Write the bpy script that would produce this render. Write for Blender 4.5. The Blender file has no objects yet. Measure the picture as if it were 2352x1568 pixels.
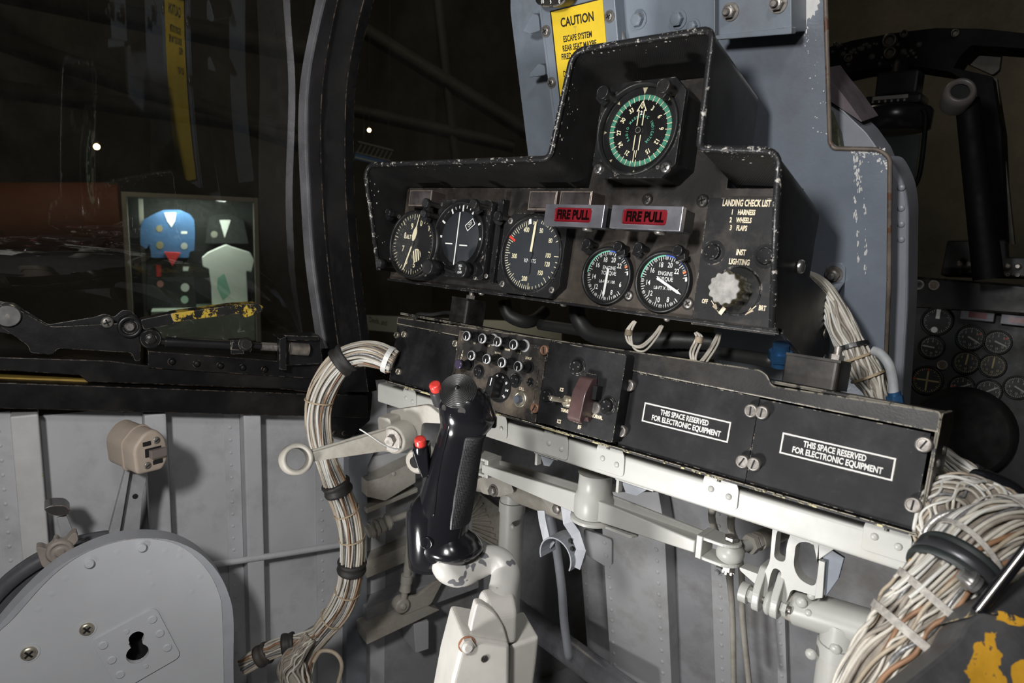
import bpy, math, random
from mathutils import Vector, Matrix, noise
from mathutils.geometry import tessellate_polygon
random.seed(7)
PI = math.pi
SC = bpy.context.scene
COL = SC.collection
# ---------------------------------------------------------------- camera
FPX, PCX, PCY = 1586.0, 1176.0, 784.0
def _basis():
    vx = Vector((650 + PCX, PCY - 430, -FPX)).normalized()
    dn = Vector((806 - PCX, 9800 - PCY, FPX)).normalized()
    z = -dn; z = (z - vx * z.dot(vx)).normalized(); y = z.cross(vx)
    return vx, y, z
WX, WY, WZ = _basis()                 # world axes in (right, down, forward) of the lens
CAMZ = 0.86
CAM = Vector((0, 0, CAMZ))
def ray(px, py):
    d = Vector(((px - PCX) / FPX, (py - PCY) / FPX, 1.0))
    return Vector((WX.dot(d), WY.dot(d), WZ.dot(d)))
cam_d = bpy.data.cameras.new('camera'); cam_o = bpy.data.objects.new('camera', cam_d); COL.objects.link(cam_o)
cam_d.sensor_width = 36.0; cam_d.lens = 36.0 * FPX / 2352.0; cam_d.clip_start = 0.02; cam_d.clip_end = 100
def _rot():
    r = Vector((WX[0], WY[0], WZ[0])); d = Vector((WX[1], WY[1], WZ[1])); f = Vector((WX[2], WY[2], WZ[2]))
    m = Matrix((r, -d, -f)).transposed(); return m.to_4x4()
cam_o.matrix_world = Matrix.Translation(CAM) @ _rot()
SC.camera = cam_o
cam_d.dof.use_dof = True; cam_d.dof.focus_distance = 0.72; cam_d.dof.aperture_fstop = 11.0
# ---------------------------------------------------------------- view, world, lights
SC.view_settings.view_transform = 'Standard'; SC.view_settings.look = 'None'
SC.view_settings.gamma = 1.0; SC.view_settings.exposure = 0.16; SC.view_settings.use_curve_mapping = False
w = bpy.data.worlds.new('dark_hangar'); SC.world = w; w.use_nodes = True
w.node_tree.nodes['Background'].inputs[0].default_value = (0.9, 0.85, 0.7, 1)
w.node_tree.nodes['Background'].inputs[1].default_value = 0.012
def area(name, loc, target, size, power, color=(1, 1, 1), sy=None):
    l = bpy.data.lights.new(name, 'AREA'); l.energy = power; l.color = color
    l.shape = 'RECTANGLE' if sy else 'DISK'; l.size = size
    if sy: l.size_y = sy
    o = bpy.data.objects.new(name, l); COL.objects.link(o); o.location = loc
    o.rotation_euler = (Vector(target) - Vector(loc)).to_track_quat('-Z', 'Y').to_euler(); return o
area('photographers_flash_camera', (-0.13, -0.20, CAMZ + 0.17), (-0.45, 0.60, CAMZ - 0.20), 0.09, 4.9, (1, 0.985, 0.97))
_l = area('photographers_flash_low', (-0.50, -0.20, CAMZ - 0.55), (-0.19, 0.64, CAMZ - 0.04), 0.14, 2.0, (1, 0.985, 0.97)); _l.data.spread = math.radians(95)
area('photographers_flash_high', (0.16, -0.10, CAMZ + 0.50), (-0.25, 0.65, CAMZ), 0.14, 1.6, (1, 0.985, 0.97))
# ---------------------------------------------------------------- frames
class Frame:
    """plane with millimetre coordinates u (right), v (up), n (out)"""
    def __init__(s, O, U, V, N):
        s.O, s.U, s.V, s.N = Vector(O), Vector(U).normalized(), Vector(V).normalized(), Vector(N).normalized()
        k = 0.001
        s.M = Matrix(((s.U.x*k, s.V.x*k, s.N.x*k, s.O.x), (s.U.y*k, s.V.y*k, s.N.y*k, s.O.y), (s.U.z*k, s.V.z*k, s.N.z*k, s.O.z), (0, 0, 0, 1)))
    def uv(s, px, py, h=0.0):
        r = ray(px, py); P0 = s.O + s.N * (h * 0.001)
        P = CAM + r * ((P0 - CAM).dot(s.N) / r.dot(s.N)); d = P - s.O
        return (d.dot(s.U) * 1000, d.dot(s.V) * 1000)
    def P(s, u, v, h=0.0): return s.M @ Vector((u, v, h))
    def sub(s, u, v, h=0.0, rot=0.0, tx=0.0, ty=0.0):
        O = s.P(u, v, h); a = math.radians(rot)
        U = s.U * math.cos(a) + s.V * math.sin(a); V = -s.U * math.sin(a) + s.V * math.cos(a); N = s.N.copy()
        if tx:
            q = Matrix.Rotation(math.radians(tx), 3, U); V = q @ V; N = q @ N
        if ty:
            q = Matrix.Rotation(math.radians(ty), 3, V); U = q @ U; N = q @ N
        return Frame(O, U, V, N)
def tilted(px, py, depth, t, yaw=0.0):
    """plane facing the seat through a point; t = degrees its top leans forward; yaw about the vertical"""
    O = CAM + ray(px, py) * depth; a = math.radians(t)
    U = Vector((1, 0, 0)); V = Vector((0, math.sin(a), math.cos(a))); N = Vector((0, -math.cos(a), math.sin(a)))
    if yaw:
        q = Matrix.Rotation(math.radians(yaw), 3, 'Z'); U, V, N = q @ U, q @ V, q @ N
    return Frame(O, U, V, N)
WORLD = Frame((0, 0, 0), (1, 0, 0), (0, 1, 0), (0, 0, 1))
def W(px, py, d): return CAM + ray(px, py) * d        # a point at lens depth d (metres)
def onY(px, py, y):
    r = ray(px, py); return CAM + r * (y / r.y)
def dirframe(A, B, up=(0, 0, 1)):
    """frame at A whose n axis runs to B"""
    A = Vector(A); N = (Vector(B) - A).normalized(); up = Vector(up)
    U = up.cross(N)
    if U.length < 1e-4: U = Vector((1, 0, 0)).cross(N)
    U.normalize(); return Frame(A, U, N.cross(U), N)
# ---------------------------------------------------------------- mesh collector
_tc = {}
def _text_mesh(s, bold, align):
    k = (s, bold, align)
    if k not in _tc:
        c = bpy.data.curves.new('lettering', 'FONT'); c.body = s; c.size = 1.0; c.align_x = align; c.align_y = 'CENTER'
        c.offset = bold; c.resolution_u = 3
        o = bpy.data.objects.new('lettering', c); m = o.to_mesh()
        _tc[k] = ([tuple(v.co) for v in m.vertices], [tuple(p.vertices) for p in m.polygons])
        o.to_mesh_clear(); bpy.data.objects.remove(o); bpy.data.curves.remove(c)
    return _tc[k]
def smooth_path(pts, n=8, closed=False):
    P = [Vector(p) for p in pts]; out = []
    L = len(P); rng = range(L if closed else L - 1)
    for i in rng:
        if closed: a, b, c, d = P[i-1], P[i], P[(i+1) % L], P[(i+2) % L]
        else: a, b, c, d = P[max(i-1, 0)], P[i], P[i+1], P[min(i+2, L-1)]
        for k in range(n):
            t = k / n
            out.append(0.5 * ((2*b) + (c-a)*t + (2*a-5*b+4*c-d)*t*t + (3*b-a-3*c+d)*t**3))
    if not closed: out.append(P[-1])
    return out
def rounded(poly, r, n=5):
    """2d polygon with rounded corners; r one number or one per corner"""
    out = []; L = len(poly)
    for i in range(L):
        a, b, c = Vector(poly[i-1]), Vector(poly[i]), Vector(poly[(i+1) % L])
        rr = r[i] if isinstance(r, (list, tuple)) else r
        if rr <= 0: out.append((b.x, b.y)); continue
        d1, d2 = (a-b), (c-b); l1, l2 = d1.length, d2.length; d1.normalize(); d2.normalize()
        q = min(rr, l1*0.49, l2*0.49); p, e = b + d1*q, b + d2*q
        for k in range(n + 1):
            t = k / n; x = (1-t)**2*p + 2*t*(1-t)*b + t*t*e; out.append((x.x, x.y))
    return out
def rect(x0, y0, x1, y1): return [(x0, y0), (x1, y0), (x1, y1), (x0, y1)]
def circ(x, y, r, n=32, a0=0.0): return [(x + r*math.cos(a0+2*PI*i/n), y + r*math.sin(a0+2*PI*i/n)) for i in range(n)]
class MB:
    def __init__(s, F=None, mat=None):
        s.v, s.f, s.mi, s.sm, s.mats = [], [], [], [], []
        s.F = F or WORLD; s.mat = mat
    def at(s, F): s.F = F; return s
    def add(s, vs, fs, mat=None, smooth=False, world=False):
        mat = mat or s.mat
        if mat not in s.mats: s.mats.append(mat)
        k = s.mats.index(mat); b = len(s.v); M = s.F.M
        s.v += [Vector(p) for p in vs] if world else [M @ Vector(p) for p in vs]
        for q in fs: s.f.append(tuple(b + i for i in q)); s.mi.append(k); s.sm.append(smooth)
        return s
    def box(s, x0, y0, z0, x1, y1, z1, mat=None):
        vs = [(x, y, z) for z in (z0, z1) for y in (y0, y1) for x in (x0, x1)]
        return s.add(vs, [(0,2,3,1), (4,5,7,6), (0,1,5,4), (2,6,7,3), (0,4,6,2), (1,3,7,5)], mat)
    def prism(s, poly, z0, z1, mat=None, holes=(), smooth=False):
        loops = [list(poly)] + [list(h) for h in holes]
        flat = [p for l in loops for p in l]; n = len(flat)
        if holes:
            tr = tessellate_polygon([[Vector((p[0], p[1], 0)) for p in l] for l in loops])
            caps = [tuple(t) for t in tr]
        else: caps = [tuple(range(n))]
        def area2(q): return sum(flat[q[i-1]][0]*flat[q[i]][1] - flat[q[i]][0]*flat[q[i-1]][1] for i in range(len(q)))
        caps = [q if area2(q) > 0 else tuple(reversed(q)) for q in caps]
        vs = [(p[0], p[1], z0) for p in flat] + [(p[0], p[1], z1) for p in flat]
        fs = [tuple(n + i for i in q) for q in caps] + [tuple(reversed(q)) for q in caps]
        b = 0
        for li, l in enumerate(loops):
            m = len(l); ar = sum(l[i-1][0]*l[i][1] - l[i][0]*l[i-1][1] for i in range(m))
            flip = (ar < 0) != (li > 0)
            for i in range(m):
                j = (i + 1) % m; q = (b+i, b+j, n+b+j, n+b+i)
                if li > 0: q = (b+j, b+i, n+b+i, n+b+j)
                s_ = q if not flip else tuple(reversed(q))
                fs.append(s_)
            b += m
        return s.add(vs, fs, mat, smooth)
    def flat(s, poly, z, mat=None): return s.add([(p[0], p[1], z) for p in poly], [tuple(range(len(poly)))], mat)
    def lathe(s, prof, mat=None, seg=28, x=0.0, y=0.0, smooth=True, cap=True, scallop=0.0, ns=12):
        """prof = (radius, z) from the back to the front"""
        vs, fs = [], []
        for r, z in prof:
            for i in range(seg):
                a = 2*PI*i/seg; rr = r * (1 + scallop * math.cos(ns * a)) if scallop else r
                vs.append((x + rr*math.cos(a), y + rr*math.sin(a), z))
        for k in range(len(prof) - 1):
            for i in range(seg):
                j = (i+1) % seg; fs.append((k*seg+i, k*seg+j, (k+1)*seg+j, (k+1)*seg+i))
        s.add(vs, fs, mat, smooth)
        if cap:
            n = (len(prof)-1)*seg
            s.add([vs[i] for i in range(seg)], [tuple(reversed(range(seg)))], mat)
            s.add([vs[n+i] for i in range(seg)], [tuple(range(seg))], mat)
        return s
    def cyl(s, x, y, z0, z1, r, mat=None, seg=20, r1=None, ch=0.0):
        r1 = r if r1 is None else r1
        pr = [(r, z0), (r1, z1)] if not ch else [(r, z0), (r1, z1-ch), (r1-ch, z1)]
        return s.lathe(pr, mat, seg, x, y)
    def rod(s, A, B, r, mat=None, r1=None, seg=18, ch=0.0):
        """cylinder between two world points; radii in mm"""
        F = s.F; s.F = dirframe(A, B); L = (Vector(B) - Vector(A)).length * 1000
        s.cyl(0, 0, 0, L, r, mat, seg, r1, ch); s.F = F; return s
    def tube(s, pts, r, mat=None, seg=10, closed=False, world=True, sq=1.0, caps=True, upv=None):
        """tube along points; r in mm, one number or one per point"""
        P = [Vector(p) for p in pts] if world else [s.F.M @ Vector(p) for p in pts]
        L = len(P); vs, fs = [], []
        t0 = (P[1]-P[0]).normalized(); nrm = Vector(upv) if upv else t0.orthogonal().normalized()
        for i in range(L):
            if closed: t = (P[(i+1) % L] - P[i-1])
            else: t = P[min(i+1, L-1)] - P[max(i-1, 0)]
            if t.length < 1e-9: t = t0
            t.normalize(); nrm = (nrm - t*nrm.dot(t))
            if nrm.length < 1e-6: nrm = t.orthogonal()
            nrm.normalize(); bn = t.cross(nrm)
            rr = (r[i] if isinstance(r, (list, tuple)) else r) * 0.001
            for k in range(seg):
                a = 2*PI*k/seg; vs.append(P[i] + nrm*(rr*math.cos(a)) + bn*(rr*sq*math.sin(a)))
        for i in range(L if closed else L-1):
            j = (i+1) % L
            for k in range(seg):
                m = (k+1) % seg; fs.append((i*seg+k, i*seg+m, j*seg+m, j*seg+k))
        if caps and not closed:
            fs.append(tuple(reversed(range(seg)))); fs.append(tuple((L-1)*seg + k for k in range(seg)))
        return s.add(vs, fs, mat, True, world=True)
    def ribbon(s, pts, ups, wd, th, mat=None, closed=False):
        """flat strip along world points; ups = width direction; mm"""
        P = [Vector(p) for p in pts]; L = len(P); vs, fs = [], []
        for i in range(L):
            t = (P[(i+1) % L] - P[i-1]) if closed else (P[min(i+1, L-1)] - P[max(i-1, 0)])
            t.normalize(); u = Vector(ups[i] if isinstance(ups, list) else ups); u = (u - t*u.dot(t)).normalized(); n = t.cross(u)
            for a, b in ((-1, -1), (1, -1), (1, 1), (-1, 1)): vs.append(P[i] + u*(a*wd*0.0005) + n*(b*th*0.0005))
        for i in range(L if closed else L-1):
            j = (i+1) % L
            for k in range(4):
                m = (k+1) % 4; fs.append((i*4+k, i*4+m, j*4+m, j*4+k))
        if not closed: fs.append((3, 2, 1, 0)); fs.append(tuple((L-1)*4+k for k in range(4)))
        return s.add(vs, fs, mat, False, world=True)
    def arc(s, x, y, r0, r1, a0, a1, z, mat, n=24):
        """flat painted arc, degrees clockwise from the top"""
        vs, fs = [], []
        for i in range(n+1):
            a = math.radians(90 - (a0 + (a1-a0)*i/n)); c, q = math.cos(a), math.sin(a)
            vs += [(x+r0*c, y+r0*q, z), (x+r1*c, y+r1*q, z)]
        for i in range(n): fs.append((2*i, 2*i+2, 2*i+3, 2*i+1))
        return s.add(vs, fs, mat)
    def tick(s, x, y, r0, r1, a, wd, z, mat):
        a = math.radians(90 - a); c, q = math.cos(a), math.sin(a); h = wd/2
        return s.add([(x+r0*c+h*q, y+r0*q-h*c, z), (x+r1*c+h*q, y+r1*q-h*c, z), (x+r1*c-h*q, y+r1*q+h*c, z), (x+r0*c-h*q, y+r0*q+h*c, z)], [(0,1,2,3)], mat)
    def text(s, t, x, y, size, mat, z=0.1, sx=0.8, bold=0.015, align='CENTER', rot=0.0):
        vs, fs = _text_mesh(t, bold, align); a = math.radians(rot); c, q = math.cos(a), math.sin(a); o = []
        for p in vs:
            X, Y = p[0]*size*sx, p[1]*size; o.append((x + X*c - Y*q, y + X*q + Y*c, z))
        return s.add(o, fs, mat)
    def arctext(s, t, x, y, r, a0, a1, size, mat, z, sx=0.8, bold=0.01):
        """letters set around a dial from angle a0 to a1 (clockwise from the top)"""
        n = len(t)
        for i, ch in enumerate(t):
            if ch == ' ': continue
            a = a0 + (a1-a0)*(i/(n-1) if n > 1 else 0); b = math.radians(90-a)
            s.text(ch, x + r*math.cos(b), y + r*math.sin(b), size, mat, z, sx, bold, rot=-a)
        return s
    def line(s, p, q, wd, z, mat):
        d = Vector((q[0]-p[0], q[1]-p[1])); d.normalize(); n = Vector((-d.y, d.x))*wd/2
        return s.add([(p[0]-n.x, p[1]-n.y, z), (q[0]-n.x, q[1]-n.y, z), (q[0]+n.x, q[1]+n.y, z), (p[0]+n.x, p[1]+n.y, z)], [(0,1,2,3)], mat)
    def screw(s, x, y, z, r, mat, dark, kind='x', rot=20.0, hgt=None):
        h = hgt or r*0.45
        s.lathe([(r, z), (r, z+h*0.35), (r*0.86, z+h*0.8), (r*0.55, z+h), (0.05, z+h*1.02)], mat, 20, x, y, cap=False)
        F = s.F; s.F = F.sub(x, y, z, rot); w_, l = r*0.14, r*0.62
        s.box(-l, -w_, h*0.9, l, w_, h*1.06, dark)
        if kind == 'x': s.box(-w_, -l, h*0.9, w_, l, h*1.06, dark)
        s.F = F; return s
    def hexnut(s, x, y, z, r, h, mat, stud=0.0, washer=True):
        if washer: s.cyl(x, y, z, z+h*0.2, r*1.35, mat, 20)
        s.prism(circ(x, y, r, 6), z+h*0.2, z+h, mat); s.lathe([(r*0.85, z+h*0.9), (r*0.8, z+h*1.06), (r*0.3, z+h*1.1)], mat, 16, x, y)
        if stud: s.cyl(x, y, z+h, z+h+stud, r*0.5, mat, 12, ch=r*0.1)
        return s
    def rivet(s, x, y, z, r, mat, h=None):
        h = h or r*0.5
        return s.lathe([(r, z), (r*0.92, z+h*0.5), (r*0.6, z+h*0.9), (0.02, z+h)], mat, 10, x, y, cap=False)
    def build(s, name, parent=None, bevel=0.0, seg=2, ang=40, **props):
        m = bpy.data.meshes.new(name); off = parent_loc(parent) if parent else Vector((0, 0, 0))
        if not parent:
            mn = [min(v[i] for v in s.v) for i in range(3)]; mx = [max(v[i] for v in s.v) for i in range(3)]
            off = Vector(((mn[0]+mx[0])/2, (mn[1]+mx[1])/2, mn[2]))
        m.from_pydata([tuple(v - off) for v in s.v], [], s.f)
        for q in s.mats: m.materials.append(q)
        m.polygons.foreach_set('material_index', s.mi); m.polygons.foreach_set('use_smooth', s.sm); m.update()
        o = bpy.data.objects.new(name, m); COL.objects.link(o)
        if parent: o.parent = parent
        else: o.location = off
        if bevel:
            b = o.modifiers.new('bevel', 'BEVEL'); b.width = bevel*0.001; b.segments = seg; b.limit_method = 'ANGLE'
            b.angle_limit = math.radians(ang); b.use_clamp_overlap = True; b.harden_normals = False
        for k, v in props.items(): o[k] = v
        return o
def parent_loc(p):
    v = Vector((0, 0, 0))
    while p: v = v + p.location; p = p.parent
    return v
def thing(name, label, cat, loc, group=None):
    o = bpy.data.objects.new(name, None); COL.objects.link(o); o.location = Vector(loc); o.empty_display_size = 0.02
    o['label'] = label; o['category'] = cat
    if group: o['group'] = group
    return o
def tag(o, label, cat, group=None):
    o['label'] = label; o['category'] = cat
    if group: o['group'] = group
    return o
# ---------------------------------------------------------------- materials
def mat(name, base, rough=0.5, metal=0.0, spec=0.5, noise_amt=0.0, noise_scale=40.0, bump=0.0, bump_scale=300.0,
        chip=None, chip_amt=0.0, chip_scale=25.0, edge=None, edge_amt=0.5, edge_w=0.0012, dust=None, dust_amt=0.0, dust_scale=9.0, emit=None, estr=0.0, weave=0.0, coat=0.0, streak=0.0, stint=None, chip_det=8.0):
    m = bpy.data.materials.new(name); m.use_nodes = True; nt = m.node_tree; N, L = nt.nodes, nt.links
    B = N['Principled BSDF']; B.inputs['Roughness'].default_value = rough; B.inputs['Metallic'].default_value = metal
    B.inputs['Specular IOR Level'].default_value = spec; B.inputs['Coat Weight'].default_value = coat
    B.inputs['Coat Roughness'].default_value = 0.15
    base = tuple(base) + (1,); B.inputs['Base Color'].default_value = base
    tc = N.new('ShaderNodeTexCoord'); co = tc.outputs['Object']
    def noi(scale, det=3.0, rgh=0.6, vec=None):
        n = N.new('ShaderNodeTexNoise'); n.inputs['Scale'].default_value = scale; n.inputs['Detail'].default_value = det
        n.inputs['Roughness'].default_value = rgh; L.new(vec or co, n.inputs['Vector']); return n.outputs['Fac']
    def ramp(fac, a, b):
        r = N.new('ShaderNodeMapRange'); L.new(fac, r.inputs['Value']); r.inputs['From Min'].default_value = a; r.inputs['From Max'].default_value = b; return r.outputs['Result']
    def mix(fac, c1, c2, blend='MIX'):
        x = N.new('ShaderNodeMix'); x.data_type = 'RGBA'; x.blend_type = blend
        if isinstance(fac, float): x.inputs['Factor'].default_value = fac
        else: L.new(fac, x.inputs['Factor'])
        for i, c in ((6, c1), (7, c2)):
            if isinstance(c, tuple): x.inputs[i].default_value = c
            else: L.new(c, x.inputs[i])
        return x.outputs[2]
    cur = base
    if noise_amt:
        d = tuple(c*(1-noise_amt) for c in base[:3]) + (1,); l = tuple(min(1, c*(1+noise_amt)) for c in base[:3]) + (1,)
        cur = mix(ramp(noi(noise_scale, 5.0, 0.65), 0.35, 0.65), d, l)
    if dust:
        cur = mix(ramp(noi(dust_scale, 6.0, 0.7), 0.62 - dust_amt*0.3, 0.95 - dust_amt*0.3), cur, tuple(dust) + (1,))
    if streak:
        mp = N.new('ShaderNodeMapping'); mp.inputs['Scale'].default_value = (1, 1, 0.08); L.new(co, mp.inputs['Vector'])
        cur = mix(ramp(noi(70, 4.0, 0.7, mp.outputs['Vector']), 0.60, 0.60 + 0.3/streak), cur, tuple(stint or dust or (0.2, 0.15, 0.1)) + (1,))
    if chip:
        cur = mix(ramp(noi(chip_scale, chip_det, 0.75), 0.74 - chip_amt*0.2, 0.75 - chip_amt*0.2), cur, tuple(chip) + (1,))
    if edge:
        bv = N.new('ShaderNodeBevel'); bv.samples = 4; bv.inputs['Radius'].default_value = edge_w
        ge = N.new('ShaderNodeNewGeometry'); dt = N.new('ShaderNodeVectorMath'); dt.operation = 'DOT_PRODUCT'
        L.new(bv.outputs['Normal'], dt.inputs[0]); L.new(ge.outputs['Normal'], dt.inputs[1])
        e = ramp(dt.outputs['Value'], 0.985, 0.90); nn = ramp(noi(90, 6.0, 0.8), 0.70 - edge_amt*0.4, 0.74 - edge_amt*0.4)
        mu = N.new('ShaderNodeMath'); mu.operation = 'MULTIPLY'; L.new(e, mu.inputs[0]); L.new(nn, mu.inputs[1])
        cur = mix(mu.outputs[0], cur, tuple(edge) + (1,))
    if not isinstance(cur, tuple): L.new(cur, B.inputs['Base Color'])
    if rough > 0.15 and not emit:
        r = N.new('ShaderNodeMapRange'); L.new(noi(35, 4.0), r.inputs['Value']); r.inputs['From Min'].default_value = 0.3; r.inputs['From Max'].default_value = 0.7
        r.inputs['To Min'].default_value = rough*0.82; r.inputs['To Max'].default_value = min(1, rough*1.18); L.new(r.outputs['Result'], B.inputs['Roughness'])
    if bump or weave:
        bp = N.new('ShaderNodeBump'); bp.inputs['Strength'].default_value = bump or weave; bp.inputs['Distance'].default_value = 0.0006
        if weave:
            wv = N.new('ShaderNodeTexWave'); wv.bands_direction = 'DIAGONAL'; wv.inputs['Scale'].default_value = bump_scale; wv.inputs['Distortion'].default_value = 0.6
            L.new(co, wv.inputs['Vector']); L.new(wv.outputs['Fac'], bp.inputs['Height'])
        else: L.new(noi(bump_scale, 3.0), bp.inputs['Height'])
        L.new(bp.outputs['Normal'], B.inputs['Normal'])
    if emit: B.inputs['Emission Color'].default_value = tuple(emit) + (1,); B.inputs['Emission Strength'].default_value = estr
    return m
def glass(name, tint=(1, 1, 1), fres=1.0, rough=0.02, dirt=0.0, tcol=0.97):
    m = bpy.data.materials.new(name); m.use_nodes = True; nt = m.node_tree; N, L = nt.nodes, nt.links
    N.remove(N['Principled BSDF']); out = N['Material Output']
    tr = N.new('ShaderNodeBsdfTransparent'); tr.inputs[0].default_value = tuple(c*tcol for c in tint) + (1,)
    gl = N.new('ShaderNodeBsdfGlossy'); gl.inputs['Roughness'].default_value = rough; gl.inputs[0].default_value = (1, 1, 1, 1)
    ge = N.new('ShaderNodeNewGeometry'); dt = N.new('ShaderNodeVectorMath'); dt.operation = 'DOT_PRODUCT'
    L.new(ge.outputs['Incoming'], dt.inputs[0]); L.new(ge.outputs['Normal'], dt.inputs[1])
    def mth(op, a, b=None):
        q = N.new('ShaderNodeMath'); q.operation = op
        for i, x in enumerate((a, b)):
            if x is None: continue
            if isinstance(x, (int, float)): q.inputs[i].default_value = x
            else: L.new(x, q.inputs[i])
        return q
    ab = mth('ABSOLUTE', dt.outputs['Value']); om = mth('SUBTRACT', 1.0, ab.outputs[0]); pw = mth('POWER', om.outputs[0], 5.0)
    sc_ = mth('MULTIPLY_ADD', pw.outputs[0], 0.96); sc_.inputs[2].default_value = 0.04
    mu = mth('MULTIPLY', sc_.outputs[0], fres); mu.use_clamp = True
    mx = N.new('ShaderNodeMixShader'); L.new(mu.outputs[0], mx.inputs[0]); L.new(tr.outputs[0], mx.inputs[1]); L.new(gl.outputs[0], mx.inputs[2])
    last = mx
    if dirt:
        df = N.new('ShaderNodeBsdfDiffuse'); df.inputs[0].default_value = (0.6, 0.6, 0.55, 1)
        tc = N.new('ShaderNodeTexCoord'); no = N.new('ShaderNodeTexNoise'); no.inputs['Scale'].default_value = 6; no.inputs['Detail'].default_value = 8; no.inputs['Roughness'].default_value = 0.75
        L.new(tc.outputs['Object'], no.inputs['Vector'])
        r = N.new('ShaderNodeMapRange'); L.new(no.outputs['Fac'], r.inputs['Value']); r.inputs['From Min'].default_value = 0.4; r.inputs['From Max'].default_value = 0.8
        r.inputs['To Min'].default_value = dirt*0.4; r.inputs['To Max'].default_value = dirt*2
        m2 = N.new('ShaderNodeMixShader'); L.new(r.outputs['Result'], m2.inputs[0]); L.new(mx.outputs[0], m2.inputs[1]); L.new(df.outputs[0], m2.inputs[2]); last = m2
    L.new(last.outputs[0], out.inputs['Surface']); return m
BLK = mat('black_panel_paint', (0.012, 0.012, 0.013), 0.5, spec=0.35, dust=(0.09, 0.075, 0.06), dust_amt=0.45, dust_scale=14, noise_amt=0.2, edge=(0.40, 0.36, 0.30), edge_amt=0.45, bump=0.12, bump_scale=900)
PNL = mat('dusty_black_instrument_paint', (0.018, 0.016, 0.015), 0.6, spec=0.35, dust=(0.085, 0.068, 0.053), dust_amt=0.62, dust_scale=10, noise_amt=0.25, bump=0.15, bump_scale=700, edge=(0.3, 0.27, 0.24), edge_amt=0.4)
HOOD = mat('black_textured_hood', (0.011, 0.0105, 0.0105), 0.50, spec=0.35, weave=0.30, bump_scale=330, chip=(0.55, 0.52, 0.45), chip_amt=0.22, chip_scale=60, noise_amt=0.2)
RIM = mat('worn_hood_rim', (0.016, 0.016, 0.017), 0.3, chip=(0.42, 0.40, 0.36), chip_amt=0.80, chip_scale=170, bump=0.5, bump_scale=500)
SATIN = mat('black_satin_metal', (0.012, 0.012, 0.0125), 0.38, spec=0.4, noise_amt=0.2, edge=(0.35, 0.33, 0.3), edge_amt=0.35, bump=0.1, bump_scale=800)
SMOOTHB = mat('smooth_black_side_plate', (0.011, 0.011, 0.0115), 0.42, spec=0.4, noise_amt=0.15, edge=(0.35, 0.33, 0.3), edge_amt=0.35)
GLOSSB = mat('glossy_black_plastic', (0.008, 0.008, 0.010), 0.16, spec=0.6, chip=(0.09, 0.09, 0.095), chip_amt=0.12, chip_scale=150, bump=0.05, bump_scale=200)
KNOB = mat('black_knob_plastic', (0.011, 0.011, 0.012), 0.32, spec=0.4, noise_amt=0.2, dust=(0.07, 0.06, 0.05), dust_amt=0.25)
RUB = mat('black_rubber', (0.022, 0.020, 0.019), 0.6, noise_amt=0.3, dust=(0.12, 0.10, 0.08), dust_amt=0.3)
DIAL = mat('black_dial_face', (0.012, 0.012, 0.013), 0.55)
DIALG = mat('grey_black_dial_face', (0.026, 0.030, 0.036), 0.6)
DIALM = mat('attitude_sphere_grey', (0.05, 0.055, 0.06), 0.6)
WHT = mat('white_dial_paint', (0.85, 0.86, 0.84), 0.6)
CRM = mat('cream_dial_paint', (0.82, 0.76, 0.52), 0.6)
CRM2 = mat('cream_panel_lettering', (0.72, 0.62, 0.45), 0.6, noise_amt=0.2)
GRN = mat('green_dial_paint', (0.10, 0.42, 0.28), 0.6)
MNT = mat('mint_green_arc', (0.18, 0.55, 0.40), 0.6)
BLU = mat('blue_arc', (0.05, 0.12, 0.50), 0.6)
ORG = mat('orange_arc', (0.75, 0.22, 0.08), 0.6)
REDM = mat('red_mark', (0.75, 0.06, 0.04), 0.5)
GLS = glass('instrument_glass', fres=0.35)
STEEL = mat('dull_steel_screw', (0.27, 0.25, 0.23), 0.42, 0.65, noise_amt=0.3, noise_scale=200, bump=0.2)
BRIGHT = mat('bright_steel', (0.45, 0.44, 0.43), 0.30, 0.9, noise_amt=0.15)
BRASSY = mat('yellowed_cadmium_screw', (0.55, 0.50, 0.40), 0.35, 0.8, noise_amt=0.2, noise_scale=150)
DSCREW = mat('black_screw', (0.03, 0.028, 0.026), 0.4, 0.3, edge=(0.3, 0.27, 0.22), edge_amt=0.6)
DARK = mat('slot_black', (0.006, 0.006, 0.006), 0.8)

def specks(b, F, path, n, size, m, h=0.06, spread=6.0, seed=0, stretch=1.0):
    """small irregular paint chips scattered along a pixel path on a surface"""
    rnd = random.Random(seed); q = [Vector(F.uv(x, y, h)) for x, y in path]
    for k in range(n):
        t = rnd.random()*(len(q)-1); i = min(int(t), len(q)-2); p = q[i].lerp(q[i+1], t-i); s_ = size*rnd.uniform(.25, 1)**1.6*1.4
        c = (p.x + rnd.gauss(0, spread*.5), p.y + rnd.gauss(0, spread*.5)); nn = rnd.randint(6, 9); o = []
        for j in range(nn):
            a = 2*PI*j/nn; r = s_*rnd.uniform(.35, 1.0); o.append((c[0] + r*math.cos(a), c[1] + r*stretch*math.sin(a)))
        b.flat(o, h, m)
    return b
CHIPW = mat('exposed_primer_chip', (0.55, 0.53, 0.47), 0.6, noise_amt=0.2)
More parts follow.
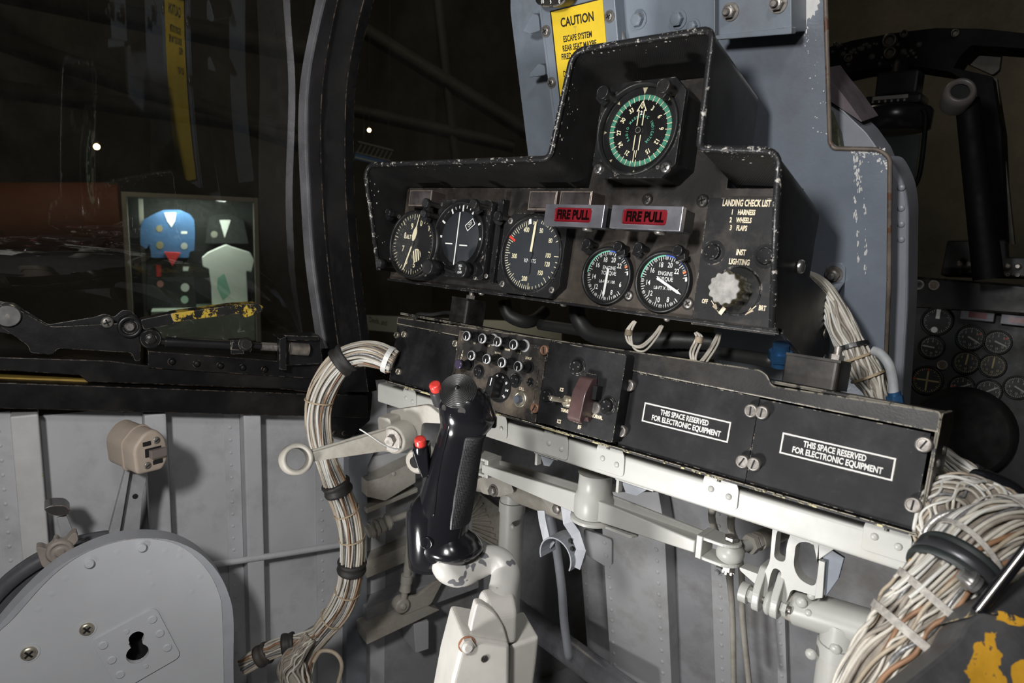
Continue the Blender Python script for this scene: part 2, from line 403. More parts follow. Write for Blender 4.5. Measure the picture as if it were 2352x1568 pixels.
# ================================================================ instrument panel and its hood
PF = tilted(1218, 590, 0.708, 8.0)
PF = Frame(PF.P(*PF.uv(1600, 600), 0), PF.U, PF.V, PF.N)
ip = thing('instrument_panel', 'black rear-seat instrument panel under a stepped hood, carrying the dials and fire handles', 'instrument panel', PF.P(-160, -52, -60))
rim0 = [(-393, -41), (-393, 75), (-125, 75), (-115, 168.5), (14, 168.5), (17, 79), (80, 75), (80, -47)]
rimr = [0, 12, 9, 13, 8, 6, 13, 0]
def open_round(poly, rr, n=6):
    p = rounded(poly, rr, n); return p
rp = open_round(rim0, rimr)
def rim_h(v): return 60.0 if v > 55 else 24 + (v + 47) / 102.0 * 36
def back_v(v, h):                       # the hood surfaces slope down towards the back
    k = max(0.0, min(1.0, (v - 10) / 60.0)); return v - k * (60 - h) * 0.2
def hood_ring(off, h=None):
    out = []
    L = len(rp)
    for i, (u, v) in enumerate(rp):
        a = Vector(rp[max(i-1, 0)]); b = Vector(rp[min(i+1, L-1)]); d = (b - a).normalized(); n = Vector((-d.y, d.x))
        q = Vector((u, v)) + n*off; hh = rim_h(v) if h is None else h
        out.append((q.x, back_v(q.y, hh) if h is not None else q.y, hh))
    return out
b = MB(PF, HOOD); r1, r2, r3 = hood_ring(0), hood_ring(0, 0.0), hood_ring(0, -36.0); s1, s3 = hood_ring(2.6), hood_ring(2.6, -36.0)
L = len(r1)
b.add(r1 + r2 + r3, [(i, i+1, L+i+1, L+i) for i in range(L-1)] + [(L+i, L+i+1, 2*L+i+1, 2*L+i) for i in range(L-1)], HOOD, True)
b.add(s1 + s3, [(i+1, i, L+i, L+i+1) for i in range(L-1)], SMOOTHB, True)
b.add(r1 + s1, [(i, L+i, L+i+1, i+1) for i in range(L-1)], HOOD); b.add(r3 + s3, [(i+1, L+i+1, L+i, i) for i in range(L-1)], HOOD)
# faint stencil marks on the underside of the hood
tf = Frame(PF.P(-205, 71.2, 38), PF.U, (PF.N * 0.98 + PF.V * 0.2), -PF.V * 0.98 + PF.N * 0.2)
b.at(tf).text('662 SA0 602', 0, 0, 8.5, CRM, 0.4, 0.6, 0.03, rot=180).text('C1214', 6, -14, 5.5, CRM2, 0.4, 0.6, 0.0, rot=180)
b.at(PF)
# chips along the inner left faces and the steps of the hood
def hood_face(A, Bp, px):
    U = (Bp - A).normalized(); N = U.cross(PF.N).normalized(); return Frame(A, U, PF.N, N)
for (p0, p1, flip, n_, sd) in (((-393, -30), (-393, 62), 1, 16, 3), ((-124, 78), (-116, 158), 1, 22, 4), ((-330, 75), (-140, 75), 0, 16, 6), ((24, 79), (66, 75.5), 0, 18, 7), ((-100, 168.5), (0, 168.5), 0, 12, 8)):
    rnd_ = random.Random(sd)
    for k in range(n_):
        t_ = rnd_.random(); u_ = p0[0]+(p1[0]-p0[0])*t_; v_ = p0[1]+(p1[1]-p0[1])*t_; top = rim_h(v_); h_ = top - 3 - abs(rnd_.gauss(0, 9 if sd in (3, 4) else 6)); s_ = rnd_.uniform(.3, 1.5)
        if flip: u_ += .15; o = [(u_, v_ + s_*rnd_.uniform(.4, 1.3)*math.sin(a), h_ + s_*rnd_.uniform(.3, .9)*math.cos(a)) for a in (0, 1.2, 2.4, 3.6, 4.8)]
        else: vv_ = back_v(v_, h_) - .15; o = [(u_ + s_*rnd_.uniform(.4, 1.3)*math.sin(a), back_v(v_, h_ + s_*.6*math.cos(a)) - .15, h_ + s_*.6*math.cos(a)) for a in (0, 1.2, 2.4, 3.6, 4.8)]
        b.add(o, [tuple(range(5))], CHIPW)
hood = b.build('glare_shield', ip)
mid = [((Vector(r1[i]) + Vector(s1[i])) / 2) for i in range(L)]
MB(PF, RIM).tube(mid, 2.7, RIM, 10, world=False).build('rim_bead', hood)
# plate (holes are covered by the instruments)
b = MB(PF, PNL)
plate = [(-405, -50), (-391, 30), (-391, 62), (-123, 62), (-113, 156), (13, 156), (17, 62), (79, 62), (79, -50)]
b.prism(plate, -2.5, 0); b.box(-404, -52, -30, 80, -49.2, 4.0, SMOOTHB)
b.add([(-180, -52, -30), (79, -52, -30), (79, -52, 1), (-180, -52, 1)], [(0, 1, 2, 3)], SMOOTHB)
for px, py, r in ((1102, 682, 3.6), (1290, 712, 3.6), (1527, 750, 3.0)):
    u, v = PF.uv(px, py, 2); F = PF.sub(u, -52, 0, 0, 90); b.at(F); b.lathe([(r, 0), (r*0.9, 1.2), (r*0.4, 2.2), (0.1, 2.4)], STEEL, 14, cap=False)
    b.at(PF)
b.build('panel_plate', ip, bevel=0.5)
for px, py, r, rt in ((1487, 458, 5.2, 30), (1614, 461, 5.6, 15)): b = MB(PF); b.screw(*PF.uv(px, py, 1), 0.2, r, DSCREW, DARK, 'x', rt, 3); b.build('panel_screw', ip)
for px, py, r, rt in ((1444, 679, 3.9, 30), (1580, 697, 4.2, 40)): b = MB(PF); b.lathe([(r*1.3, 0), (r*1.3, 0.6)], KNOB, 18, *PF.uv(px, py)); b.screw(*PF.uv(px, py, 1), 0.5, r, STEEL, DARK, 'x', rt, 1.6); b.build('panel_screw', ip)
# bulkhead box behind the plate and the mount with feet
b = MB(PF, SMOOTHB); b.box(-385, -20, -34, 50, 52, -3)
b.build('panel_back_box', ip, bevel=1)
b = MB(PF, SMOOTHB)                                        # lower right bracket plate
side = Frame(PF.P(81, 0, 0), -PF.N, PF.V, PF.U)
pl = [(-2, -51), (2, -8), (36, -2), (70, -8), (96, -14), (108, -38), (124, -58), (112, -80), (60, -70)]
b.at(side).prism(rounded(pl, [1, 3, 6, 5, 10, 6, 5, 6, 8]), -2, 1.2)
for x, y, r in ((102, -46, 4.5), (112, -68, 3.2)): b.screw(x, y, 1.2, r, DSCREW, DARK, '-', 60)
b.at(PF).prism([(78, -50), (82, -50), (82, -78), (78, -78)], -112, -60)
b.build('side_bracket', ip, bevel=0.5)
b = MB(side); b.lathe([(5.4, 2.6), (5.4, 4), (4, 6), (0.1, 7)], BRIGHT, 20, -2 + 30, 4, cap=False)
sx, sy = side.uv(1838, 612, 3); b = MB(side); b.screw(sx, sy, 2.6, 5.6, BRIGHT, DARK, '-', 80, 3.4); b.build('side_screw', ip)
# checklist and lighting placard plate
ck = thing('checklist_placard', 'black placard plate with the landing check list above the lighting knob', 'placard', PF.P(48, -45, 0.2))
b = MB(PF, BLK); cp = [PF.uv(1628, 454, 2), (76.5, PF.uv(1628, 454, 2)[1]), (76.5, PF.uv(1765, 768, 2)[1]), PF.uv(1587, 744, 2)]
b.prism(cp, 0.1, 2.0)
def ptx(b, F, t, px, py, size, m, h, **k): u, v = F.uv(px, py, h); return b.text(t, u, v, size, m, h + 0.12, **k)
for t, px, py, s in (('LANDING CHECK LIST', 1717, 467, 7.4), ('1    HARNESS', 1707, 488, 5.8), ('2    WHEELS', 1701, 506, 5.8), ('3    FLAPS', 1696, 524, 5.8),
                     ('INST', 1702, 580, 6.4), ('LIGHTING', 1698, 602, 6.4), ('OFF', 1619, 692, 5.0), ('BRT', 1751, 708, 5.6)):
    ptx(b, PF, t, px - (3 if 'LIST' in t else 0), py, s, CRM2, 2.0, sx=0.54 if 'LIST' in t else 0.60, bold=0.035)
for px, py in ((1637, 579), (1758, 588)):
    u, v = PF.uv(px, py, 3); b.lathe([(10, 1.9), (10, 2.3)], SATIN, 28, u, v); b.lathe([(7, 2.2), (6.6, 5.5), (5.8, 6.2)], KNOB, 24, u, v)
    for k in range(4): a = k*PI/2 + 0.6; b.cyl(u + 4.4*math.cos(a), v + 4.4*math.sin(a), 6, 6.6, 0.6, DSCREW, 8)
kc = PF.uv(1692, 668, 2.2); b.lathe([(20.4, 1.9), (20.4, 2.5), (19.6, 2.9), (19.2, 2.5), (18.8, 2.3)], SATIN, 48, *kc)
def arrow(b, F, p, q, m, h):
    a, c = Vector(F.uv(*p, h)), Vector(F.uv(*q, h)); b.line(a, c, 0.7, h+0.12, m); d = (c-a).normalized(); n = Vector((-d.y, d.x))
    b.flat([tuple(c), tuple(c - d*7 - n*2.0), tuple(c - d*7 + n*2.0)][::-1], h+0.13, m)
    b.flat([tuple(c), tuple(c - d*7 - n*2.0), tuple(c - d*7 + n*2.0)], h+0.13, m)
arrow(b, PF, (1634, 690), (1650, 716), CRM2, 2.6); arrow(b, PF, (1737, 702), (1712, 723), CRM2, 2.6)
b.build('placard_plate', ck, bevel=0.3)
kn = thing('lighting_knob', 'scalloped brightness knob with a worn silver face on the right of the panel', 'knob', PF.P(kc[0], kc[1], 2))
WORN = mat('worn_silver_knob_face', (0.30, 0.29, 0.275), 0.45, 0.2, noise_amt=0.25, noise_scale=120, bump=0.4, bump_scale=180)
OLV = mat('tarnished_knob_side', (0.16, 0.14, 0.08), 0.25, 0.6, noise_amt=0.6, noise_scale=90, chip=(0.5, 0.48, 0.4), chip_amt=0.6, chip_scale=80)
b = MB(PF.sub(kc[0], kc[1], 0)); b.lathe([(12.5, 3), (12.5, 10), (13.2, 11), (13.2, 25.5), (12.4, 27)], OLV, 72, scallop=0.07, ns=12, cap=False)
b.build('knob_body', kn)
b = MB(PF.sub(kc[0], kc[1], 0)); b.lathe([(12.6, 26.6), (12.2, 27.6), (11.8, 27.8)], WORN, 72, scallop=0.07, ns=12); b.build('knob_face', kn, label='worn bright silver face of the knob')
b = MB(PF); p, q = PF.uv(1664, 706, 5), PF.uv(1653, 721, 5); b.line(p, q, 3.4, 5.0, CRM2); b.prism([(kc[0]-4, kc[1]-10), (kc[0]+2, kc[1]-10), (kc[0]-8, kc[1]-19), (kc[0]-14, kc[1]-17)], 2.6, 4.8, KNOB); b.build('pointer', kn)

# ---------------------------------------------------------------- small fittings shared by the dials
def post_light(parent, F, px, py, h, aim=0.0, r=4.6, ln=14):
    """eyelid lamp post standing on the panel: px,py is its head"""
    u, v = F.uv(px, py, h); b = MB(F.sub(u, v, h))
    b.lathe([(3.0, -ln), (3.0, -7), (4.4, -6.5), (4.4, -3)], DSCREW, 16); b.lathe([(r, -3.4), (r, 0.2), (r-0.5, 0.9), (r-1.2, 1.0), (r-1.4, 0.7)], KNOB, 22)
    a = math.radians(aim); c, s = math.cos(a), math.sin(a)
    b.at(F.sub(u, v, h, aim)).prism(rounded([(-4.8, -3.2), (4.8, -3.2), (4.0, -8.4), (-4.0, -8.4)], 1), -9, -2.6, KNOB)
    return b.build('post_light', parent, bevel=0.3)
def octo(w_, h_, c): return [(-w_, -h_+c), (-w_+c, -h_), (w_-c, -h_), (w_, -h_+c), (w_, h_-c), (w_-c, h_), (-w_+c, h_), (-w_, h_-c)]
def bezel_ring(b, r, z0, z1, wd, m, seg=56):
    b.lathe([(r, z0), (r, z1-0.8), (r-0.8, z1), (r-wd+0.8, z1), (r-wd, z1-0.8), (r-wd-0.6, z0+0.6)], m, seg, cap=False)
def glass_disc(parent, F, r, z): return MB(F).lathe([(r, z), (r, z+0.5)], GLS, 48).build('cover_glass', parent)
def needle(F, a, l, tail, w_, z, m, parent, name='needle', taper=0.3):
    b = MB(F.sub(0, 0, 0, -a)); b.prism([(-w_/2, -tail), (w_/2, -tail), (w_/2, l*0.8), (w_*taper/2, l), (-w_*taper/2, l), (-w_/2, l*0.8)], z, z+0.5, m); return b.build(name, parent)

# ---------------------------------------------------------------- torque gauges
for (px, py, na, lbl) in ((1392.5, 633, 183, 'left small engine torque dial, needle pointing straight down'), (1521, 647, 116, 'right small engine torque dial, needle pointing down right, worn rim')):
    u, v = PF.uv(px, py, 4); t = thing('torque_gauge', lbl, 'gauge', PF.P(u, v, 0)); G = PF.sub(u, v, 0)
    b = MB(G); bezel_ring(b, 27.2, 0, 6, 3.0, SATIN); b.lathe([(24.6, 0.4), (24.6, 1.2)], SATIN, 40); b.build('bezel', t)
    b = MB(G, DIAL); b.lathe([(24.4, 1.3), (24.4, 1.5)], DIAL, 48); z = 1.65
    for i in range(0, 101):
        a = 128 + i*2.75; a = -128 + i*2.56 + 0
    for i in range(101):
        a = 135 + i*3.0
        if a > 435: break
        lg = 4.0 if i % 10 == 0 else (3.2 if i % 5 == 0 else 2.6)
        if i % 2 == 0 or i % 5 == 0: b.tick(0, 0, 22.6-lg, 22.6, a, 0.45 if i % 10 else 0.6, z, WHT)
    b.arc(0, 0, 22.6, 24.2, 275, 357, z+.02, MNT).arc(0, 0, 22.6, 24.2, 357, 417, z+.02, BLU); b.tick(0, 0, 19.5, 24.2, 422, 1.8, z+.03, ORG); b.tick(0, 0, 20.5, 24.3, 80, 2.6, z+.03, WHT)
    for n_, a, r in (('6', 115, 16.5), ('8', 156, 16.5), ('10', 192, 16.5), ('12', 226, 16), ('14', 263, 15.5), ('16', 306, 15.8), ('18', 341, 15.5), ('20', 15, 15.5), ('22', 48, 15)):
        q = math.radians(90-a); b.text(n_, r*math.cos(q), r*math.sin(q), 6.4, WHT, z, 0.75, 0.008)
    b.text('ENGINE', 0.5, 7.4, 5.0, WHT, z, 0.82, 0.004).text('TORQUE', 0.5, 2.6, 5.0, WHT, z, 0.82, 0.004).text('LB-FT X 100', 0, -5.4, 4.0, WHT, z, 0.85, 0.004)
    b.build('dial_face', t)
    needle(G, na, 21, 7, 2.3, 2.6, WHT, t, taper=0.12)
    glass_disc(t, G, 24.5, 4.6)
    d = 0 if px < 1450 else 1
    for hx, hy in (((1347, 559), (1419, 566)), ((1465, 568), (1556, 575)))[d]: post_light(t, PF, hx, hy, 17, -25 if hx in (1347, 1465) else 20, r=5.0, ln=17)
# ---------------------------------------------------------------- airspeed
u, v = PF.uv(1217, 584, 14); t = thing('airspeed_indicator', 'large round airspeed dial marked KNOTS with red limit mark and needle at zero', 'gauge', PF.P(u, v, 0)); G = PF.sub(u, v, 0)
b = MB(G); b.prism(octo(41, 41, 12), 0, 11, SATIN); bezel_ring(b, 39.8, 10, 15, 3.2, SATIN); 
b.prism(octo(41, 41, 12), 11, 13, SATIN, holes=[circ(0, 0, 37, 40)])
for a in (45, 135, 225, 315, 67, 113, 250, 290):
    q = math.radians(a); b.screw(*(Vector((math.cos(q), math.sin(q)))*(46 if a in (45, 135, 225, 315) else 0)), 12.5, 3.4, STEEL, DARK, 'x', a) if a in (225, 315, 135) else None
b.build('bezel', t, bevel=0.6)
b = MB(G); b.lathe([(37, 9.9), (37, 11.6)], DIALG, 56); z = 11.8; c0 = (0.0, 0.0)
def rel(px, py, h=12): q = PF.uv(px, py, h); return (q[0]-u, q[1]-v)
for s_, px, py, sz in (('0', 1226, 512, 5), ('50', 1243, 530, 6.4), ('80', 1264, 553, 6.4), ('100', 1258, 587, 6.4), ('120', 1256, 607, 6.4), ('150', 1240, 627, 6.4), ('200', 1204, 640, 6.8), ('300', 1181, 588, 6.8), ('400', 1209, 528, 6.8)):
    b.text(s_, *rel(px, py), sz, CRM, z, 0.72, 0.02)
b.text('KNOTS', *rel(1217, 599), 5.8, WHT, z, 0.8, 0.0)
for i in range(0, 60):
    a = 180 + i*4.6
    if a > 352: break
    lg = 6.5 if i % 5 == 0 else 4; b.tick(0, 0, 35-lg, 35, a - 2, 0.6, z, CRM)
for a in (3, 14, 18, 22, 26, 30, 36, 42, 54, 64, 90, 100, 108, 118, 128, 138, 146, 153, 160, 168, 175): b.tick(0, 0, 35 - (6 if a in (3, 90, 138) else 3), 35, a, 0.6, z, CRM)
b.tick(0, 0, 27, 36.5, -62, 2.4, z+.05, REDM).tick(0, 0, 31, 37, -12, 3.0, z+.05, WHT)
b.build('dial_face', t)
needle(G, 3, 33, 0, 2.6, 13, CRM, t, taper=0.6); b = MB(G); b.prism(rounded([(-2, -20), (2, -20), (1.4, 0), (-1.4, 0)], 1), 13, 13.4, DIALG).lathe([(3, 13), (2.6, 14)], DIALG, 18); b.build('hub', t)
glass_disc(t, G, 37, 14.2); post_light(t, PF, 1142, 495, 28, -40, r=5.0, ln=26)
# ---------------------------------------------------------------- attitude indicator
u, v = PF.uv(1053, 545, 20); t = thing('attitude_indicator', 'oval-looking grey attitude dial with OFF flag and a pull to cage knob', 'gauge', PF.P(u, v, 0)); G = PF.sub(u, v, 0)
b = MB(G); b.prism(rounded(rect(-41, -43, 41, 41), 5), 0, 17, SATIN); bezel_ring(b, 39, 15, 23, 3.0, SATIN); b.box(43, -44, 0, 50, 44, 10, SATIN)
b.lathe([(42, 14), (42, 18)], SATIN, 48)
for x, y in ((38, 28), (38, -30), (-37, 36), (30, -41), (46, -38)): b.screw(x, y, 17, 2.6, STEEL if y < -30 else DSCREW, DARK, 'x', 30)
b.build('bezel', t, bevel=0.6)
b = MB(G); b.lathe([(36, 17.0), (36, 17.4)], DIALM, 56); b.lathe([(30, 17.4), (26, 19), (18, 20.6), (8, 21.5), (0.2, 21.7)], DIALG, 48, cap=False)
z = 18
for a, l in ((-60, 5), (-30, 5), (-20, 2.5), (-10, 2.5), (0, 6), (10, 2.5), (20, 2.5), (30, 5), (60, 5)): b.tick(0, 0, 34.5-l, 35, a, 2.2 if l > 4 else 0.9, z+.2, WHT)
b.tick(0, 0, 28, 35.5, -90, 2.4, z+.2, WHT); b.tick(0, 0, 30, 35.5, 90, 2.4, z+.2, WHT)
b.build('dial_face', t)
b = MB(G); b.box(-0.7, -30, 21.9, 0.7, 27, 22.3, WHT).box(-17, -8.2, 21.9, -6, -6.9, 22.3, WHT).box(5, -9, 21.9, 17, -7.7, 22.3, WHT).build('command_bar', t)
b = MB(G.sub(17.5, 14, 0, 38)); b.prism(rect(-6.6, -3.8, 6.6, 3.8), 22, 22.3, WHT, holes=[rect(-5.8, -3.0, 5.8, 3.0)]); b.prism(rect(-5.8, -3, 5.8, 3), 21.9, 22.1, DIAL); b.text('OFF', 0, 0, 5.2, WHT, 22.3, 0.8, 0.0); b.build('off_flag', t)
glass_disc(t, G, 36.2, 22.4)
ku, kv = PF.uv(1057, 618, 38); b = MB(PF.sub(ku, kv, 0)); b.lathe([(5, 10), (5, 26), (8.6, 27), (9.2, 37), (8.6, 38), (7.8, 38.2)], KNOB, 30)
for s_, y in (('PULL', 3.6), ('TO', 0.2), ('CAGE', -3.4)): b.text(s_, 0, y, 3.2, WHT, 38.4, 0.75, 0.01, rot=8)
b.build('caging_knob', t, bevel=0)
b = MB(PF.sub(*PF.uv(1085, 618, 26), 0)); b.lathe([(7, 12), (7, 25), (6, 26)], KNOB, 24); b.build('knob_shaft', t)
for hx, hy, hh, am in ((977, 466, 38, -10), (1087, 468, 38, 25)): post_light(t, PF, hx, hy, hh, am, r=5.4, ln=28)
# ---------------------------------------------------------------- altimeter
u, v = PF.uv(948, 561, 24); t = thing('altimeter', 'leftmost dial of the panel, altimeter marked ALT with hatched low-altitude window', 'gauge', PF.P(u, v, 0)); G = PF.sub(u, v, 0)
b = MB(G); b.lathe([(40, 0), (40, 20), (38.5, 23), (35.5, 23)], SATIN, 48, cap=False); bezel_ring(b, 38.2, 22, 28, 3.0, SATIN)
for x, y in ((-30, 31), (28, -32)): b.screw(x, y, 24, 3.0, DSCREW, DARK)
b.build('bezel', t)
b = MB(G); b.lathe([(35.6, 22), (35.6, 23.4)], DIAL, 56); z = 23.6
def rel(px, py, h=24): q = PF.uv(px, py, h); return (q[0]-u, q[1]-v)
for s_, px, py in (('9', 946, 520), ('8', 930, 541), ('7', 925, 571), ('6', 933, 600), ('5', 950, 608), ('0', 967, 513), ('1', 985, 524)): b.text(s_, *rel(px, py), 9.6, CRM, z, 0.75, 0.025)
b.text('ALT', *rel(938, 544), 6.6, CRM, z, 0.75, 0.035)
for i in range(50):
    a = i*7.2 - 4; b.tick(0, 0, 34.4 - (6 if i % 5 == 0 else 3.6), 34.4, a, 0.9 if i % 5 == 0 else 0.6, z, CRM)
cx_, cy_ = rel(954, 586); b.lathe([(7.4, z-.1), (7.4, z+.1)], CRM, 28, cx_+1, cy_)
for k in range(4): b.line((cx_-7+k*4.0, cy_+6), (cx_-3+k*4.0, cy_-7), 1.5, z+.2, DIAL)
b.build('dial_face', t)
needle(G, 200, 32, 0, 1.9, 24.4, CRM, t, taper=0.3)
b = MB(G.sub(0, 0, 0, -12)); b.prism([(-1, 4), (-3.4, 9), (-2.6, 16), (0, 22), (3.4, 15), (3, 8), (1, 4)], 25, 25.6, CRM).prism([(-0.5, 20), (0.5, 20), (0.4, 36), (-0.4, 36)], 25, 25.5, CRM).build('hundreds_pointer', t)
MB(G).lathe([(3, 24), (2.4, 26.4)], SATIN, 18).build('hub', t)
glass_disc(t, G, 35.4, 26.6)
post_light(t, PF, 891, 487, 34, -40, r=4.6, ln=30); post_light(t, PF, 972, 490, 38, -5, r=4.6, ln=30)
for px, py, hh in ((980, 612, 42), (868, 604, 40)):
    a_, c_ = PF.uv(px, py, hh); b = MB(PF.sub(a_, c_, 0)); b.lathe([(5, 8), (5, 24), (8.4, 25), (8.6, hh-1.2), (7.6, hh), (6.6, hh-.2)] if px > 900 else [(3.4, 8), (3.4, 30), (6, 31), (6, hh-1), (5, hh)], KNOB, 26); b.build('setting_knob', t)
# ---------------------------------------------------------------- radio magnetic indicator
u, v = PF.uv(1461, 296, 40); t = thing('radio_magnetic_indicator', 'round green-scaled radio magnetic compass dial alone in the tall top bay of the hood', 'gauge', PF.P(u, v, 0)); G = PF.sub(u, v, 0)
b = MB(G); b.prism(octo(38.5, 40, 12), 0, 34, SATIN); b.build('case', t, bevel=1)
b = MB(G); b.prism(octo(41, 41, 11), 34, 38.5, SATIN, holes=[circ(0, 0, 37, 40)]); bezel_ring(b, 39.4, 37, 42, 2.6, SATIN)
for x, y in ((-33.5, -33), (33.5, -33)): b.screw(x, y, 38.5, 4.6, BRIGHT, DARK, 'x', 35, 3.0)
for a in range(0, 360, 30):
    if a % 90: q = math.radians(a+8); b.cyl(39.4*math.cos(q)*1.04, 39.4*math.sin(q)*1.04, 38, 38.9, 1.3, DSCREW, 12)
b.build('bezel', t, bevel=0.5)
b = MB(G); b.lathe([(37.4, 33), (37.4, 33.4)], DIAL, 56); b.lathe([(31, 33.4), (30.6, 34)], DIAL, 56); z = 34.15
for i in range(180):
    if i % 5: b.tick(0, 0, 26.2, 30.4, i*2, 0.5, z, GRN)
for i in range(36): b.tick(0, 0, 24.6 if i % 3 == 0 else 25.6, 30.4, i*10, 0.55, z, CRM)
for i, s_ in enumerate(('0', '3', '6', '9', '12', '15', '', '21', '24', '27', '30', '33')):
    a = math.radians(90 - i*30 + 2)
    if s_: b.text(s_, 20.6*math.cos(a), 20.6*math.sin(a), 5.8, CRM, z, 0.8, 0.02, rot=-i*30+2)
b.arctext('RADIO', 0, 0, 12.5, -128, -78, 3.4, GRN, z).arctext('MAGNETIC', 0, 0, 12.5, -55, 30, 3.4, GRN, z).arctext('INDICATOR', 0, 0, 12.5, 55, 140, 3.4, GRN, z)
for i in range(8):
    a = math.radians(90 - i*45); k = 2.4 if i == 0 else 1.4; r0, r1 = (30.6, 36.4) if i == 0 else (33.2, 36)
    c, s_ = math.cos(a), math.sin(a); b.add([(r0*c, r0*s_, z+.3), (r1*c+k*s_, r1*s_-k*c, z+.3), (r1*c-k*s_, r1*s_+k*c, z+.3)], [(0, 1, 2), (2, 1, 0)], CRM)
b.build('dial_face', t)
b = MB(G.sub(0, 0, 0, -1))
for x in (-2.6, 2.6): b.box(x-.4, 4, 35.4, x+.4, 17, 35.8, CRM).box(x-.4, -17, 35.4, x+.4, -4, 35.8, CRM)
for q in (-1, 1): b.line((q*4.6, 16), (0, 24.6), 0.8, 35.8, CRM).line((q*4.6, 16), (q*2.6, 17.2), 0.7, 35.8, CRM)
b.line((-1.0, -17), (-1.0, -27), 0.7, 35.8, CRM).line((1.0, -17), (1.0, -23), 0.7, 35.8, CRM).text('2', 0, 14.5, 4.6, WHT, 35.8, 0.9, 0.03)
b.build('double_bar_needle', t); MB(G).lathe([(3, 34), (2.6, 37)], SATIN, 20).build('hub', t)
glass_disc(t, G, 37, 40.4)
for hx, hy, am in ((1384, 212, -45), (1523, 197, -30)): post_light(t, PF, hx, hy, 58, am, r=6.2, ln=19)
# ---------------------------------------------------------------- fire handles
FP_A = mat('brushed_fire_handle_metal', (0.42, 0.42, 0.47), 0.3, 0.85, noise_amt=0.2, noise_scale=30)
REDL = mat('dark_red_lens', (0.13, 0.003, 0.008), 0.35, noise_amt=0.1)
REDT = mat('lens_black_lettering', (0.004, 0.0005, 0.0005), 0.9, spec=.05)
for c, lbl in (([(1256, 466), (1391, 473), (1379, 526), (1247, 514)], 'left metal fire pull handle with dark red lens, in front of the knots dial'),
               ([(1408, 467), (1571, 478), (1558, 535), (1399, 519)], 'right metal fire pull handle with dark red lens, near the check list')):
    hf = 56; q = [PF.uv(*p, hf) for p in c]; x0 = (q[0][0]+q[3][0])/2; x1 = (q[1][0]+q[2][0])/2; y1 = (q[0][1]+q[1][1])/2; y0 = (q[2][1]+q[3][1])/2
    cx_, cy_ = (x0+x1)/2, (y0+y1)/2; w_, h_ = (x1-x0)/2, (y1-y0)/2; G = PF.sub(cx_, cy_, 0)
    t = thing('fire_pull_handle', lbl, 'handle', PF.P(cx_, cy_, 0), 'fire pull handles')
    MB(G, SATIN).box(-w_+1, -h_+1, 32, w_-1, h_-1, 53).build('handle_body', t, bevel=1)
    b = MB(G, FP_A); b.prism(rect(-w_, -h_, w_, h_), 50, hf, FP_A, holes=[rounded(rect(-w_*.66, -h_*.62, w_*.62, h_*.70), 3)]); b.build('face_frame', t, bevel=0.5)
    b = MB(G); b.prism(rounded(rect(-w_*.66, -h_*.62, w_*.62, h_*.70), 3), 53, 55, REDL); b.text('FIRE PULL', -1, 0.4, h_*1.15, REDT, 55.1, 0.74, 0.05); b.build('red_lens', t)
    b = MB(G); b.prism(rounded(rect(-6, -h_*.5, 6, h_*.5), 3), 0, 33, SATIN); b.at(Frame(G.P(w_*.2, -h_, 40), PF.U, PF.N, -PF.V)).screw(0, 0, -1.2, 5, STEEL, DARK, 'x', 20, 3); b.build('stem', t)
# ---------------------------------------------------------------- blank caution lights
CAP = mat('dark_caution_light_cap', (0.05, 0.045, 0.045), 0.28, 0.2, noise_amt=0.3, dust=(0.16, 0.13, 0.11), dust_amt=0.3)
CAPE = mat('caution_light_edge', (0.10, 0.08, 0.075), 0.3, 0.6, edge=(0.6, 0.5, 0.42), edge_amt=0.8)
for c, lbl in (((942, 436, 993, 473), 'blank square caution light above the altimeter'), ((1217, 438, 1281, 482), 'blank caution light above the knots dial, beside another light'), ((1288, 438, 1361, 482), 'blank caution light behind the left fire handle')):
    hf = 22; x0, y1 = PF.uv(c[0], c[1], hf); x1, _ = PF.uv(c[2], c[1], hf); y0 = PF.uv(c[0], c[3], hf)[1]; t = thing('caution_light', lbl, 'light', PF.P((x0+x1)/2, y0, 0), 'blank caution lights')
    y1 = min(y1, 60.5)
    b = MB(PF, CAPE); b.prism(rect(x0, y0, x1, y1), 0, hf, CAPE, holes=[rect(x0+1.5, y0+1.5, x1-1.5, y1-1.5)]); b.build('housing', t, bevel=0.4)
    b = MB(PF, CAP); b.box(x0+1.4, y0+1.4, 6, x1-1.4, y1-1.4, hf-1.2); b.build('lens_cap', t)
# ================================================================ console shelf under the panel
CF = tilted(1747, 907, 0.533, 10.2)
def poly_px(F, pts, h): return [F.uv(x, y, h) for x, y in pts]
cs = thing('console_housing', 'long black console housing with chipped top lip, holding the switch panels over the white rail', 'console', CF.P(-120, -75, -30))
CBLK = mat('chipped_console_paint', (0.014, 0.0135, 0.0135), 0.42, spec=0.4, noise_amt=0.25, dust=(0.055, 0.048, 0.042), dust_amt=0.5, dust_scale=12, edge=(0.62, 0.56, 0.44), edge_amt=0.62, edge_w=0.0016, bump=0.15, bump_scale=600, chip=(0.4, 0.37, 0.3), chip_amt=0.12, chip_scale=120)
vt = lambda x, y, h=3: CF.uv(x, y, h)
uL = vt(912, 735)[0]; uR = CF.uv(2150, 985, 0)[0]; vtop = vt(1600, 882)[1]; vbot = vt(1716, 1112)[1]
b = MB(CF, CBLK)
lip = [(uL, vtop), (uR+2, vtop), (uR+2, vt(2000, 925)[1]+3), (vt(1765, 884)[0]+3, vt(1765, 884)[1]), (vt(1758, 880)[0], vt(1755, 850)[1]-3), (vt(1750, 850)[0]-2, vt(1755, 850)[1]), (uL, vt(915, 728)[1])]
b.prism(rounded(lip, [0, 0, 4, 3, 2, 3, 2]), -2, 3.0)
b.build('front_lip', cs, bevel=0.8)
vR = vt(2000, 925)[1] + 3
b = MB(CF, CBLK); b.prism([(uL, 0), (uR, 0), (uR, 2), (uL, 2)], 0, 0.1) if 0 else None
